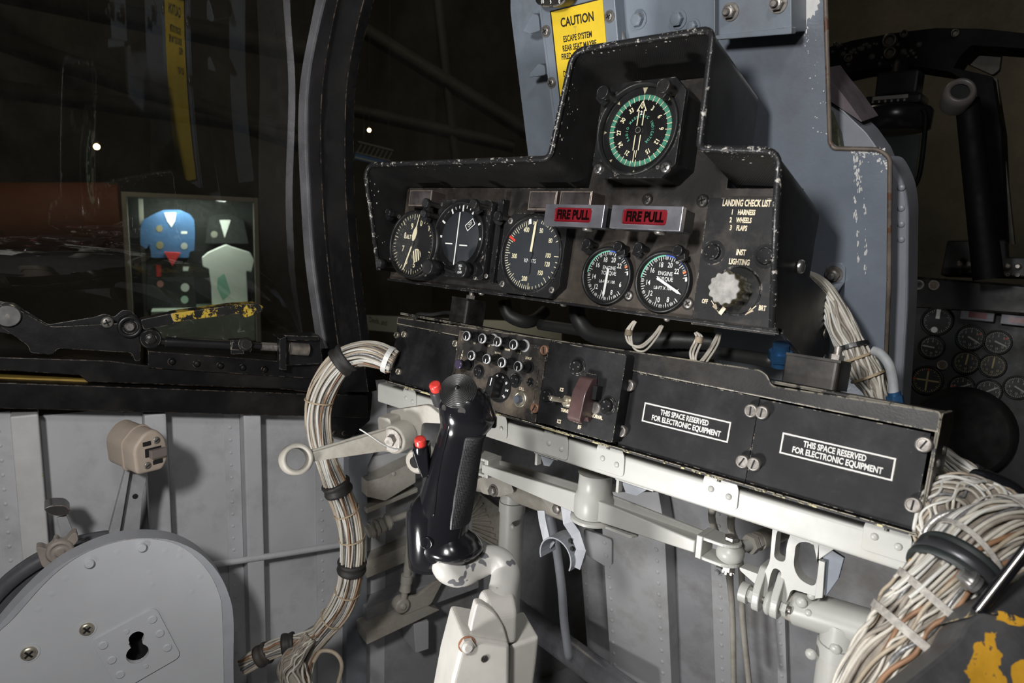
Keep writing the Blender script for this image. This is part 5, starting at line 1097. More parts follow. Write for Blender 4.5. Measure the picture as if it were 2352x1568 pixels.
# ridge seam, textured pad
sp = [gsp(px, py, -.3)[0] for px, py in ((1036, 950), (1030, 985), (1018, 1040), (1006, 1100), (1000, 1150), (996, 1185))]
b = MB(GF); b.tube(smooth_path(sp, 5), 0.9, GLOSSB, 8, world=False); b.build('mould_seam', grip)
TEX = mat('stippled_grip_pad', (0.012, 0.012, 0.013), 0.45, spec=0.4)
b = MB(GF, TEX); rows, cols = 62, 20; G_ = {}
eL = lambda t: 1069 + (1031-1069)*t - 4*math.sin(PI*t); eR = lambda t: 1101 + (1076-1101)*t
v_t, v_b = g2(1060, 986)[1], g2(1060, 1192)[1]
aL = [next((a for a in range(60) if wproj(GF.M @ gsurf(v_t+(v_b-v_t)*j/8, a*PI/120)[0])[0] < eR(j/8)), 4) for j in range(9)]
aR = [min(range(6, 100), key=lambda a: abs(wproj(GF.M @ gsurf(v_t+(v_b-v_t)*j/8, a*PI/120)[0])[0] - eL(j/8))) for j in range(9)]
def lerpl(l, t): x = t*8; i = min(int(x), 7); return l[i] + (l[i+1]-l[i])*(x-i)
def gp_(i, j, off): t = j/rows; v = v_t + (v_b-v_t)*t; a = (lerpl(aL, t)*.35 + (lerpl(aR, t) - lerpl(aL, t)*.35)*i/cols)*PI/120; return gsurf(v, a, off)[0]
grid = [[gp_(i, j, .7 if 0 < i < cols and 0 < j < rows else -.5) for i in range(cols+1)] for j in range(rows+1)]
for j in range(rows):
    for i in range(cols):
        q = [grid[j][i], grid[j][i+1], grid[j+1][i+1], grid[j+1][i]]; c = (q[0]+q[1]+q[2]+q[3])/4
        if 0 < i < cols-1 and 0 < j < rows-1 and True: c = c + gsurf(c.y, lerpl(aR, .5)*.6*PI/120)[1]*.55
        b.add(q + [c], [(0, 4, 1), (1, 4, 2), (2, 4, 3), (3, 4, 0)], TEX)
b.build('stippled_pad', grip)
b = MB(sframe(979, 1247, .2)); b.lathe([(5.8, -2), (5.8, .5), (5.0, .7), (4.4, .3), (4.2, -1.4)], GLOSSB, 26, cap=False); b.lathe([(4.2, -3), (4.2, -.9)], STEEL, 22); b.box(-3, -.5, -.95, 3, .5, -.75, DARK); b.build('grip_screw', grip)
F = sframe(1044, 1272, .2); b = MB(F); b.prism(rounded(rect(-12, -4.2, 10, 4.2), 4, 6), -4, .5, GLOSSB, holes=[rounded(rect(-11.2, -3.4, 9.2, 3.4), 3.3, 6)]); b.text('205', -2, 0, 6, mat('raised_number', (0.16, 0.16, 0.16), .3), .55, .9, .02); b.build('number_tab', grip)
for px, py, r in ((1020, 936, 2.6), (1060, 944, 3.2)): b = MB(sframe(px, py, .1)); b.lathe([(r, -.5), (r, .12)], RUB, 20); b.build('filler_plug', grip)
x0, y0 = g2(1136, 965, 0); b = MB(lg, GLOSSB); b.box(x0-6, -6, y0-6, x0+2, 6, y0+3); b.build('trigger_guard_tip', grip, bevel=2)
b = MB(GF, mat('dark_red_trigger', (0.12, 0.03, 0.03), .4)); o = [g2(*p, -12) for p in ((1085, 1030), (1103, 1015), (1105, 1035), (1096, 1050))]; b.prism(rounded(o[::-1], 2), -20, -8); b.build('trigger', st, bevel=1)
# white tube and cast fork
SP = mat('chipped_white_stick_paint', (0.45, 0.44, 0.415), 0.35, chip=(0.12, 0.12, 0.13), chip_amt=0.49, chip_scale=44, chip_det=2.0, noise_amt=0.05, edge=(0.3, 0.28, 0.25), edge_amt=0.3)
pts = [(1018, 1262, .60), (1020, 1284, .60), (1030, 1306, .598), (1058, 1314, .604), (1092, 1298, .612), (1122, 1285, .617), (1148, 1291, .617), (1161, 1316, .612), (1156, 1350, .600), (1150, 1385, .59), (1149, 1410, .585)]
b = MB(WORLD, SP); b.tube(smooth_path([W(*p) for p in pts], 6), 12.6, SP, 28); b.build('bent_tube', st)
SPC = mat('cream_white_cast_paint', (0.47, 0.455, 0.42), 0.4, chip=(0.2, 0.2, 0.21), chip_amt=0.10, chip_scale=30, noise_amt=0.05, edge=(0.25, 0.22, 0.18), edge_amt=0.35, bump=0.1, bump_scale=160)
cO = W(1150, 1470, 0.58); SF_ = Frame(cO, GF.U, GF.V, GF.N).sub(0, 0, 0, 0, 0, 18)
def s2(px, py, h=0): return SF_.uv(px, py, h)
fin = [s2(*p) for p in ((1088, 1372), (1104, 1374), (1130, 1392), (1150, 1425), (1160, 1462), (1160, 1475), (1070, 1475), (1076, 1420))]
b = MB(SF_, SPC); b.prism(rounded(fin[::-1], 4), -1, 9); b.build('cheek_plate', st, bevel=1.6, seg=3)
b = MB(Frame(SF_.O, SF_.N*-1, SF_.V, SF_.U), SPC); x1 = s2(1095, 1400)[0]; x2 = s2(1212, 1440)[0]
yy = lambda p: s2(1200, p)[1]
b.prism(rounded([(-4, yy(1470)), (-4, yy(1400)), (6, yy(1372)), (22, yy(1372)), (32, yy(1400)), (34, yy(1470))], [0, 6, 6, 6, 6, 0]), s2(1118, 1440)[0], s2(1206, 1440)[0] - 8, SPC)
b.build('socket_casting', st, bevel=4, seg=4)
b = MB(SF_, SPC); bx = [s2(*p, 14) for p in ((1066, 1462), (1172, 1480), (1170, 1720), (1010, 1720), (1040, 1560))]
b.prism(bx[::-1], -36, 14, SPC); rt = [s2(*p, 0) for p in ((1172, 1480), (1238, 1458), (1232, 1520), (1205, 1720), (1160, 1720))]
b.prism(rt[::-1], -40, 2, SPC); b.build('column_body', st, bevel=3.5, seg=4)
x0, y0 = s2(1068, 1482, 16); b = MB(SF_); b.cyl(x0+2, y0, 14, 15, 7.2, mat('rust_ring', (.3, .14, .08), .5), 22); b.prism(circ(x0+2, y0, 6.4, 6), 15, 18.6, SPC); b.lathe([(5, 18.4), (4.6, 20), (3, 20.6)], SPC, 18, x0+2, y0); b.build('pivot_bolt', st)
x0, y0 = s2(1113, 1512, 14); b = MB(SF_.sub(x0, y0, 14, 70)); b.lathe([(3.3, .05), (3.2, .5)], DSCREW, 18); b.box(-3, -.4, .45, 3, .4, .6, DARK); b.build('set_screw', st)
# ================================================================ leaning bulkhead in front
BK = tilted(1900, 500, 0.635, -13.5)
BG = mat('blue_grey_bulkhead_paint', (0.17, 0.195, 0.235), 0.25, spec=1.0, noise_amt=0.10, noise_scale=14, dust=(0.09, 0.085, 0.08), dust_amt=0.35, dust_scale=7, chip=(0.55, 0.53, 0.48), chip_amt=0.10, chip_scale=26, bump=0.22, bump_scale=420)
BG2 = mat('blue_grey_bracket_paint', (0.19, 0.22, 0.26), 0.38, noise_amt=0.08, noise_scale=20, dust=(0.1, 0.09, 0.08), dust_amt=0.25, chip=(0.4, 0.36, 0.3), chip_amt=0.05, chip_scale=90, edge=(0.16, 0.12, 0.1), edge_amt=0.4, bump=0.06, bump_scale=400)
b = MB(BK, BG); pp(b, BK, [(1290, -420), (1882, -420), (1896, 0), (1905, 322), (1918, 338), (2022, 343), (2043, 362), (2040, 640), (2030, 940), (1640, 940), (1640, 560), (1290, 560)], -4, 0, r=4); struct(b.build('wall_front', bevel=0.6))
EDG = mat('brown_grey_worn_edge', (0.13, 0.105, 0.085), .5, noise_amt=.3, noise_scale=50, chip=(.10, .045, .025), chip_amt=.9, chip_scale=40)
ep = [BK.P(*BK.uv(x, y, 0), 0) for x, y in rounded([(1886, -420), (1896, 0), (1906, 325), (1914, 341), (2018, 343), (2044, 362), (2042, 640), (2031, 935)], [0, 0, 4, 8, 14, 14, 0, 0], 5)[0:]]
b = MB(WORLD, EDG); b.tube(ep, 2.0, EDG, 8); struct(b.build('trim_19'))
WFL = mat('bare_patch_paint', (0.62, 0.62, 0.60), 0.5, noise_amt=0.1)
b = MB(BK, WFL); pp(b, BK, [(1836, -20), (1837, 18), (1841, 24), (1839, 33), (1845, 36), (1844, 52), (1848, 60), (1849, 74), (1852, 60), (1854, 44), (1859, 40), (1862, 44), (1866, 34), (1872, 36), (1872, 26), (1879, 22), (1877, 12), (1884, 6), (1880, -4), (1886, -20)], 0.02, 0.12)
specks(b, BK, [(1848, 40), (1852, 100)], 24, .9, WFL, .1, 3, 1, 2.2); specks(b, BK, [(1962, 346), (1990, 350), (2024, 350), (2032, 380)], 70, 1.3, WFL, .1, 5, 2); specks(b, BK, [(1966, 350), (1970, 400), (1976, 440)], 46, 1.0, WFL, .1, 3, 3, 3.0)
specks(b, BK, [(1962, 450), (1968, 520), (1972, 600)], 18, 1.0, WFL, .1, 1.5, 4, 3.5); specks(b, BK, [(1986, 450), (1988, 560), (1988, 640)], 18, .8, WFL, .1, 1, 5, 3.5); specks(b, BK, [(1870, 60), (1880, 200), (1890, 320)], 30, .7, WFL, .1, 9, 6)
struct(b.build('trim_20'))
# clip bracket with nut on the plate
cb = thing('clip_bracket', 'small grey clip bracket with a nut on the glossy bulkhead, above the wire bundle', 'bracket', BK.P(*BK.uv(1915, 640), 0))
b = MB(BK, BG2); pp(b, BK, [(1898, 612), (1905, 603), (1932, 604), (1942, 615), (1940, 650), (1898, 648)], 0, 1.6, r=2); b.build('base_tab', cb, bevel=.3)
x, y = BK.uv(1917, 628); b = MB(BK); b.hexnut(x, y, 1.6, 6, 5, STEEL, 6); b.build('nut', cb)
b = MB(BK, BG2); q = [BK.P(*BK.uv(*p, h), h) for p, h in (((1900, 648), 1), ((1940, 648), 1), ((1925, 668), 26), ((1892, 680), 40), ((1872, 662), 36))]
b.add(q, [(0, 1, 2, 3, 4)], world=True); b.add([p + Vector((0, 0, -.0015)) for p in q], [(4, 3, 2, 1, 0)], world=True); b.build('shelf_tab', cb)
# placard channel and side flange
pch = thing('seat_rail_channel', 'blue-grey ejection seat rail channel behind the hood, with screws down its edges', 'channel', BK.P(*BK.uv(1330, 350, 20), 0))
b = MB(BK, BG2); pp(b, BK, [(1228, -420), (1398, -420), (1412, 0), (1445, 400), (1290, 400), (1240, 0)], 1, 24); b.build('channel_face', pch, bevel=1)
SFg = Frame(BK.P(*BK.uv(1240, 0, 0), 0), (BK.U + BK.N*0.55), BK.V, (BK.N - BK.U*0.55))
b = MB(BK, BG2); pp(b, BK, [(1180, -420), (1172, 28), (1184, 14), (1234, -4), (1290, 400), (1216, 400)][0:0] or [(1175, -420), (1232, -420), (1244, 0), (1290, 400), (1218, 400), (1172, 26)], -30, -27, r=4); b.build('side_flange', pch, bevel=.6)
b = MB(BK, BG2); pp(b, BK, [(1236, 0), (1243, 0), (1292, 400), (1286, 400)], -28, 23); 
b.build('side_web', pch)
for pts in ([(1200, 72), (1222, 30), (1236, 34), (1240, 70), (1216, 78)], [(1214, 172), (1236, 146), (1250, 150), (1252, 172), (1216, 178)]):
    b = MB(BK, BG2); pp(b, BK, pts, -27, 4, r=2); b.build('gusset_clip', pch, bevel=.6)
for px, py, r in ((1253, 72, 4.6), (1266, 190, 4.4), (1399, 38, 4.4)):
    x, y = BK.uv(px, py, 25); b = MB(BK); b.lathe([(r*1.35, 24), (r*1.3, 25)], STEEL, 20, x, y); b.screw(x, y, 24.8, r, STEEL, DARK, 'x', 25, 2.2); b.build('rail_screw', pch)
cpl = thing('caution_placard', 'yellow CAUTION placard with black lettering behind the tall hood', 'placard', BK.P(*BK.uv(1330, 230, 25), 25))
YP = mat('yellow_placard', (0.80, 0.56, 0.03), 0.5, noise_amt=0.06, dust=(0.5, 0.35, 0.05), dust_amt=0.2, chip=(0.3, 0.2, 0.1), chip_amt=0.04, chip_scale=100)
BT = mat('black_placard_ink', (0.02, 0.015, 0.01), 0.6)
qa = poly_px(BK, [(1264, 27), (1384, 0), (1412, 300), (1298, 300)], 25)
ang = math.degrees(math.atan2(qa[1][1]-qa[0][1], qa[1][0]-qa[0][0]))
b = MB(BK, YP); pp(b, BK, [(1266, 28), (1384, -2), (1415, 380), (1304, 380)], 24.2, 25.0, YP); pp(b, BK, [(1263, 26), (1383, -5), (1417, 384), (1302, 384)], 24.1, 24.6, BT)
for s_, px, py, sz, w_ in (('CAUTION', 1325, 46, 12.0, .78), ('T', 1321, 69, 9, .7), ('ESCAPE SYSTEM', 1326, 85, 8.2, .64), ('REAR SEAT MAYBE', 1330, 106, 8.2, .64), ('FIRED', 1301, 130, 8.2, .64), ('DO NOT', 1312, 168, 8.2, .64)):
    x, y = BK.uv(px, py, 25.2); m_ = BT if s_ != 'T' else mat('faint_placard_mark', (.55, .4, .05), .6)
    b.text(s_, x, y, sz, m_, 25.1, w_, .028, rot=ang if py > 20 else 0)
b.build('placard_sheet', cpl)
lvr = thing('selector_dial', 'dark curved scale marked 10 5 0 at the top edge above the yellow placard', 'dial', BK.P(*BK.uv(1270, 5, 40), 40))
b = MB(BK, CBLK); pp(b, BK, [(1226, -60), (1300, -60), (1300, 2), (1286, 14), (1260, 18), (1238, 14), (1228, 4)], 26, 46, r=5)
for s_, px in (('10', 1246), ('5', 1265), ('0', 1285)): x, y = BK.uv(px, 4, 46); b.text(s_, x, y, 5, WHT, 46.15, .8, .03)
b.build('scale_body', lvr, bevel=1.5)
# horizontal rail bracket at the top
tb = thing('rail_support_bracket', 'large blue-grey angle bracket with bolts at the top of the bulkhead, right of the placard', 'bracket', BK.P(*BK.uv(1700, 90, 20), 0))
b = MB(BK, BG2); pp(b, BK, [(1414, -420), (1642, -420), (1642, 120), (1600, 300), (1430, 300)], 1, 8); b.build('doubler_plate', tb, bevel=.6)
b = MB(BK, BG2); pp(b, BK, [(1650, -420), (1815, -420), (1818, 66), (1817, 74), (1652, 92)], 1, 34); pp(b, BK, [(1640, 92), (1640, 82), (1818, 62), (1818, 78)], 30, 40); b.build('angle_bracket', tb, bevel=.8)
for px, py, h, r in ((1462, 45, 8, 6.5), (1553, 44, 8, 6.5), (1588, 60, 8, 5), (1673, 27, 34, 5.6), (1783, 8, 34, 5.6)):
    x, y = BK.uv(px, py, h+5); b = MB(BK); b.hexnut(x, y, h, r, 7, STEEL if px > 1600 else BG2, 5 if px > 1600 else 0); b.build('hex_bolt', tb, bevel=.4)
x_ = [BK.P(*BK.uv(*p, 14), 14) for p in ((1404, -40), (1410, 20), (1420, 60), (1432, 100), (1440, 180))]
b = MB(WORLD); b.tube(smooth_path(x_, 5), 3.2, mat('grey_cable_jacket', (.2, .2, .21), .5), 12); tag(b.build('cable'), 'thin grey jacketed cable running down between placard and bolted plate', 'cable')
# front seat side frame, cushion, strap
FS = mat('front_seat_grey', (0.22, 0.23, 0.26), 0.4, noise_amt=0.06, edge=(.4, .4, .42), edge_amt=.3)
fs_ = thing('front_seat', 'grey front seat frame edge with cushion and green strap, seen past the bulkhead', 'seat', BK.P(*BK.uv(2060, 940, -40), -40))
b = MB(BK, FS); pp(b, BK, [(2046, 372), (2060, 392), (2078, 430), (2086, 480), (2084, 700), (2066, 1000), (1990, 1000), (1990, 372)], -70, -30, r=10); b.build('side_frame', fs_, bevel=4, seg=3)
for py in (431, 478, 515, 550): 
    x, y = BK.uv(2070, py, -30); b = MB(BK); b.rivet(x, y, -30, 3.2, FS); b.build('frame_rivet', fs_)
b = MB(BK, FS); pp(b, BK, [(1890, 225), (1935, 252), (1990, 305), (2022, 350), (2050, 420), (1890, 420)], -80, -44, r=3); b.build('seat_back_plate', fs_, bevel=2)
b = MB(BK, mat('dusty_mauve_cushion', (0.11, 0.09, 0.10), 0.8, noise_amt=.2)); pp(b, BK, [(1885, 150), (1905, 180), (1940, 222), (1985, 285), (1960, 268), (1885, 218)], -90, -40, r=6); b.build('cushion', fs_, bevel=6, seg=3)
b = MB(BK, mat('olive_webbing', (0.09, 0.10, 0.06), 0.8, noise_amt=.3, noise_scale=300)); pp(b, BK, [(1900, 250), (1908, 256), (1925, 300), (1932, 345), (1900, 345)], -36, -30); b.build('strap', fs_)
# ---------------------------------------------------------------- lower bulkhead and footwell
LG = mat('light_grey_footwell_paint', (0.46, 0.465, 0.475), 0.5, noise_amt=0.06, noise_scale=8, dust=(0.22, 0.20, 0.17), dust_amt=0.35, dust_scale=9, bump=0.08, bump_scale=300)
LGD = mat('dusty_footwell_paint', (0.32, 0.325, 0.34), 0.55, noise_amt=0.1, noise_scale=8, dust=(0.15, 0.13, 0.11), dust_amt=0.55, dust_scale=9)
def lowp(name, pts, h0, h1, m, rv=(), r=0, F=BK, bev=.8):
    b = MB(F, m); pp(b, F, pts, h0, h1, r=r)
    for (xa_, ya_, xb_, yb_, n_, rr) in rv:
        for i in range(n_):
            t_ = i/(n_-1); x, y = F.uv(xa_+(xb_-xa_)*t_, ya_+(yb_-ya_)*t_, h1); b.rivet(x, y, h1, rr, m, rr*.4)
    return struct(b.build(name, bevel=bev))
lowp('wall_front_lower', [(1340, 1130), (2400, 1130), (2400, 2300), (1390, 2300)], -24, -20, LGD)
lowp('trim_21', [(1378, 1130), (1512, 1130), (1526, 1210), (1548, 1700), (1412, 1700)], -19.8, 4, LG, rv=((1398, 1300, 1422, 1700, 17, 3.4), (1505, 1210, 1530, 1700, 20, 3.4)))
lowp('trim_22', [(1626, 1130), (1672, 1130), (1690, 1700), (1648, 1700)], -19.8, -14, LG, rv=((1650, 1180, 1662, 1700, 20, 3.2),))
lowp('trim_23', [(1780, 1340), (1800, 1340), (1812, 1700), (1790, 1700)], -19.8, -12, LG, rv=((1789, 1380, 1800, 1700, 14, 2.6),))
lowp('trim_24', [(1322, 1130), (1350, 1130), (1400, 1700), (1365, 1700)], -40, -22, LGD, rv=((1335, 1230, 1380, 1700, 18, 2.6),))
lowp('trim_25', [(1340, 1215), (1376, 1228), (1405, 1240), (1405, 1298), (1392, 1302), (1340, 1270)], 4, 8, LG, rv=((1388, 1245, 1392, 1275, 2, 4),), r=4)
lowp('trim_26', [(1930, 1420), (2100, 1440), (2120, 1700), (1950, 1700)], -19.8, -10, LGD, rv=((1985, 1430, 2002, 1700, 12, 3.4), (1950, 1480, 1965, 1700, 10, 3.4)))
b = MB(BK); x, y = BK.uv(1652, 1308, -10); b.hexnut(x, y, -14, 6.4, 7, LG, 5); struct(b.build('trim_27'))
# floor and footwell left side
b = MB(WORLD, LGD); b.box(-1100, -700, -14, 900, 1500, 0); o = struct(b.build('floor'))
for v in o.data.vertices: pass
b = MB(WF, LGD); b.box(60.3, -780, -12, 620, zs-30, 0); struct(b.build('wall_left_forward'))
FW = Frame(WF.O, WF.U, WF.V, WF.N)
def fst(name, pts, h0, h1, m=LG, rv=(), r=2, bev=1.2): return lowp(name, pts, h0, h1, m, rv, r, FW, bev)
fst('trim_30', [(842, 1105), (875, 1098), (955, 1058), (955, 1108), (885, 1150), (842, 1140)], 0, 40, WPD, rv=((905, 1088, 940, 1072, 2, 3.5),))
fst('trim_31', [(842, 1168), (960, 1120), (960, 1130), (842, 1180)], 0, 30, WPD)
fst('trim_32', [(842, 1290), (965, 1238), (1000, 1226), (1000, 1262), (842, 1328)], 0, 26, WPD, rv=((860, 1300, 950, 1262, 5, 2),))
fst('trim_33', [(842, 1398), (1000, 1335), (1100, 1300), (1100, 1350), (985, 1392), (842, 1452)], 0, 34, LGD)
fst('trim_34', [(842, 1452), (985, 1392), (1010, 1400), (842, 1480)], 0, 60, WPD)
fst('trim_35', [(950, 1432), (985, 1425), (985, 1490), (955, 1500)], 0, 50, LG)
fst('trim_36', [(842, 1052), (900, 1040), (955, 1040), (955, 1060), (842, 1105)], 0, 8, LG)
# left connecting rod and bellcrank
pr = thing('connecting_rod', 'slim grey connecting rod with clevis joining a bellcrank in the left footwell', 'rod', FW.P(*FW.uv(925, 1400, 60), 60))
Q_ = lambda x, y, h=60: FW.P(*FW.uv(x, y, h), h)
b = MB(WORLD, WPD); b.rod(Q_(945, 1230), Q_(935, 1320), 7.5, WPD, 6); b.rod(Q_(935, 1320), Q_(933, 1338), 9, WPD); b.rod(Q_(933, 1338), Q_(930, 1356), 7.5, WPD, 9); b.rod(Q_(930, 1356), Q_(925, 1392), 5, WPD); b.build('rod', pr)
b = MB(FW, WPD); pp(b, FW, [(905, 1385), (925, 1372), (960, 1368), (1000, 1335), (1020, 1330), (990, 1388), (930, 1412), (908, 1405)], 52, 58, r=4); x, y = FW.uv(926, 1393, 66); b.lathe([(12, 50), (12, 64), (10, 66), (5, 66), (4, 69), (1, 69)], WPD, 24, x, y); b.build('bellcrank', pr, bevel=.8)
tr = thing('turnbuckle_rod', 'dusty threaded turnbuckle rod angled across the left footwell wall', 'rod', Q_(890, 1210, 70))
b = MB(WORLD, WPD); b.rod(Q_(843, 1222, 50), Q_(870, 1208, 50), 9, WPD); b.rod(Q_(870, 1208, 50), Q_(880, 1203, 50), 11, WPD); b.rod(Q_(880, 1203, 50), Q_(898, 1194, 50), 9, WPD); b.rod(Q_(898, 1194, 50), Q_(965, 1168, 50), 5, WPD); b.build('rod', tr)
for x0, y0 in ((850, 1218), (862, 1212), (888, 1199)): b = MB(WORLD, WPD); a_ = Q_(x0, y0, 50); b.rod(a_, a_ + (Q_(965, 1168, 50)-a_).normalized()*0.004, 12.5, WPD, seg=6); b.build('lock_nut', tr)
# rudder pedal
PD = mat('worn_ribbed_pedal_metal', (0.30, 0.28, 0.24), 0.45, 0.3, noise_amt=0.3, noise_scale=40, dust=(.15, .12, .09), dust_amt=.5)
for nm, lbl, y_, pts, nr in (('rudder_pedal', 'ribbed light metal rudder pedal just right of the stick grip', .78, [(1085, 1170), (1100, 1130), (1165, 1180), (1150, 1262), (1085, 1225)], 9), ('rudder_pedal', 'dark grooved rudder pedal beside the bent stick tube, lower', .84, [(985, 1372), (1000, 1350), (1085, 1400), (1085, 1440), (1055, 1432)], 6)):
    F = Frame(onY((pts[0][0]+pts[2][0])/2, (pts[0][1]+pts[2][1])/2, y_), (1, 0, 0), (0, .25, 1), (0, -1, .25)); t = thing(nm, lbl, 'pedal', F.P(0, -10))
    b = MB(F, PD); pp(b, F, pts, -8, 0, PD, 2); b.build('pedal_plate', t, bevel=1)
    q = poly_px(F, pts, 0); A_, B_, C_, D_ = Vector(q[0]), Vector(q[1]), Vector(q[2]), Vector(q[3 if nr == 9 else 4]); b = MB(F, PD)
    for i in range(nr):
        k = (i+.7)/nr; p = A_.lerp(Vector(q[-1]), k) if nr == 9 else A_.lerp(Vector(q[-1]), k); e = B_.lerp(C_, k*.2).lerp(Vector(q[3]), k) if nr == 9 else B_.lerp(C_, 1).lerp(Vector(q[3]), k)
        d_ = (e-p).normalized(); n__ = Vector((-d_.y, d_.x))*1.6; b.prism([tuple(p-n__), tuple(e-n__), tuple(e+n__), tuple(p+n__)], 0, 3, PD)
    b.build('grip_ribs', t)
# dark tube low right of the stick
b = MB(WORLD); b.rod(onY(1180, 1400, .80), onY(1450, 1600, .76), 20, mat('scuffed_dark_tube', (.22, .22, .24), .3, .3, noise_amt=.3, noise_scale=20, dust=(.2, .17, .1), dust_amt=.3), seg=28); tag(b.build('floor_tube'), 'thick scuffed grey tube crossing low behind the stick column', 'tube')
# ================================================================ things in the gap under the panel
HOSE = mat('black_corrugated_hose', (0.02, 0.02, 0.02), 0.5, bump=.2, bump_scale=500)
def gp(px, py, y=0.60): return onY(px, py, y)
def hose(lbl, pxs, r, corr=0, m=HOSE, name='hose'):
    pts = smooth_path([gp(*p) for p in pxs], 14 if corr else 6); rr = [r*(1 + (0.06 if i % 2 else 0)) for i in range(len(pts))] if corr else r
    b = MB(WORLD, m); b.tube(pts, rr, m, 16); return tag(b.build(name), lbl, 'hose')
hose('black corrugated hose curving under the panel centre', ((1324, 690, .60), (1328, 730, .60), (1352, 764, .60), (1400, 778, .60), (1470, 782, .60), (1560, 780, .61), (1640, 785, .62)), 8.5, 1)
hose('smooth black hose running behind the wire loops under the panel', ((1240, 745, .63), (1400, 770, .63), (1520, 800, .63), (1660, 812, .63), (1780, 830, .62)), 6.5)
hose('black hose drooping at the left under the knots dial', ((1158, 690, .62), (1168, 722, .62), (1200, 738, .63), (1225, 735, .65), (1250, 715, .68)), 8)
hose('thin black cable arching left of the small channel bracket', ((955, 745, .60), (958, 722, .60), (990, 722, .60), (1030, 718, .60), (1050, 735, .60)), 2.2, name='cable')
WW = mat('aged_white_wire', (0.55, 0.51, 0.44), 0.45, noise_amt=.12, noise_scale=30)
def loops(lbl, pts, n):
    t = thing('wire_loop', lbl, 'wire', gp(*pts[2]), 'wire loops under the panel')
    for k in range(n):
        o_ = Vector(((k-1)*.0022, (k-1)*.001, (k % 2)*.0012)); P = [gp(*p) + o_*(1 if 0 < i < len(pts)-1 else .5) + Vector((0, 0, -.002*k if i in (2, 3) else 0)) for i, p in enumerate(pts)]
        b = MB(WORLD); b.tube(smooth_path(P, 8), 1.05, WW, 8); b.build('wire', t)
    p = gp(*pts[1]); b = MB(WORLD); b.rod(p+Vector((0, 0, .002)), p-Vector((0, 0, .003)), 3.4, mat('tan_lacing', (.25, .2, .14), .7)); b.build('lacing', t)
loops('left loop of three pale wires hanging under the engine torque dials', [(1458, 738, .545), (1444, 762, .54), (1450, 788, .54), (1475, 795, .545), (1502, 775, .56), (1520, 748, .57)], 3)
loops('right, longer loop of three pale wires hanging below the placard corner', [(1600, 765, .545), (1606, 778, .54), (1592, 810, .54), (1602, 838, .54), (1622, 822, .555), (1642, 790, .57), (1652, 765, .58)], 3)
BLF = mat('blue_anodised_fitting', (0.03, 0.10, 0.22), 0.35, 0.5)
b = MB(); b.rod(gp(1795, 790, .57), gp(1790, 840, .575), 7, BLF); b.rod(gp(1793, 806, .57), gp(1791, 824, .573), 9.5, BLF, seg=6); tag(b.build('hose_fitting'), 'dark blue anodised hose fitting under the right end of the panel', 'fitting')
# ================================================================ wiring harnesses
WCOL = [mat('wire_ivory', (0.47, 0.44, 0.38), .42, noise_amt=.12, noise_scale=60), mat('wire_white', (0.56, 0.55, 0.51), .4, noise_amt=.08, noise_scale=60), mat('wire_grimy', (0.24, 0.21, 0.175), .55, noise_amt=.3, noise_scale=60),
        mat('wire_grey_braid', (0.22, 0.22, 0.22), .35, .4, noise_amt=.4, noise_scale=400), mat('wire_brown', (0.24, 0.13, 0.07), .5, noise_amt=.2), mat('wire_orange', (0.65, 0.30, 0.03), .45), mat('wire_tan', (0.36, 0.30, 0.225), .5, noise_amt=.2, noise_scale=50)]
LACE = mat('waxed_grey_lacing_tape', (0.34, 0.32, 0.29), .7, noise_amt=.3, noise_scale=200)
def frames_of(P):
    out = []; n = P[1]-P[0]; n = n.orthogonal().normalized()
    for i in range(len(P)):
        t = (P[min(i+1, len(P)-1)] - P[max(i-1, 0)]).normalized(); n = (n - t*n.dot(t)).normalized(); out.append((t, n.copy(), t.cross(n)))
    return out
def bundle(name, root, path, R, nw, wr, weights, twist=1.2, wob=.12, Rs=None, seed=1, seg=6, n=8):
    rnd = random.Random(seed); P = smooth_path(path, n); FR = frames_of(P); L = len(P); b = MB(WORLD)
    Rs = Rs or [1]*len(path); rs = [x.x for x in smooth_path([(r, 0, 0) for r in Rs], n)]
    b.tube(P, [R*.80*r for r in rs], WCOL[2], 16)
    for k in range(nw):
        a0 = 2*PI*k/nw + rnd.uniform(-.06, .06); lay = rnd.choice([.93, 1.0, .97, .88]); tw = twist*rnd.uniform(.8, 1.2); ph = rnd.uniform(0, 6.28); fq = rnd.uniform(.5, 1.6)
        m = WCOL[rnd.choices(range(7), weights)[0]]; pts = []; r_ = wr*rnd.uniform(.75, 1.2)
        for i in range(L):
            s = i/(L-1); a = a0 + tw*s + wob*math.sin(fq*6.28*s*3 + ph); rr = R*rs[i]*(lay + .04*math.sin(fq*20*s+ph)) - wr*.4
            t, u, v = FR[i]; pts.append(P[i] + (u*math.cos(a) + v*math.sin(a))*rr*.001)
        b.tube(pts, r_, m, seg)
    b.build(name, root); return P, FR, rs
def tie(name, root, P, FR, rs, s, R, wd, th, m, tilt=0.0, k=1.04):
    i = int(s*(len(P)-1)); t, u, v = FR[i]; pts = []; ups = []
    for j in range(30):
        a = 2*PI*j/30; d = u*math.cos(a) + v*math.sin(a); pts.append(P[i] + d*(R*rs[i]*k*.001) + t*(math.sin(a)*tilt*R*.001)); ups.append(t)
    b = MB(WORLD, m); b.ribbon(pts, ups, wd, th, m, closed=True); return b.build(name, root, bevel=.3)
def grommet(name, root, P, FR, rs, s, R, m):
    i = int(s*(len(P)-1)); t, u, v = FR[i]; F = Frame(P[i], u, v, t); q = R*rs[i]
    b = MB(F, m); b.lathe([(q*.9, -8), (q*1.18, -8), (q*1.24, -6), (q*1.18, -3), (q*1.10, -1.5), (q*1.18, 1), (q*1.24, 4), (q*1.18, 7), (q*.9, 7)], m, 32, cap=False); return b.build(name, root)
def Wd(pts): return [W(x, y, d) for x, y, d in pts]
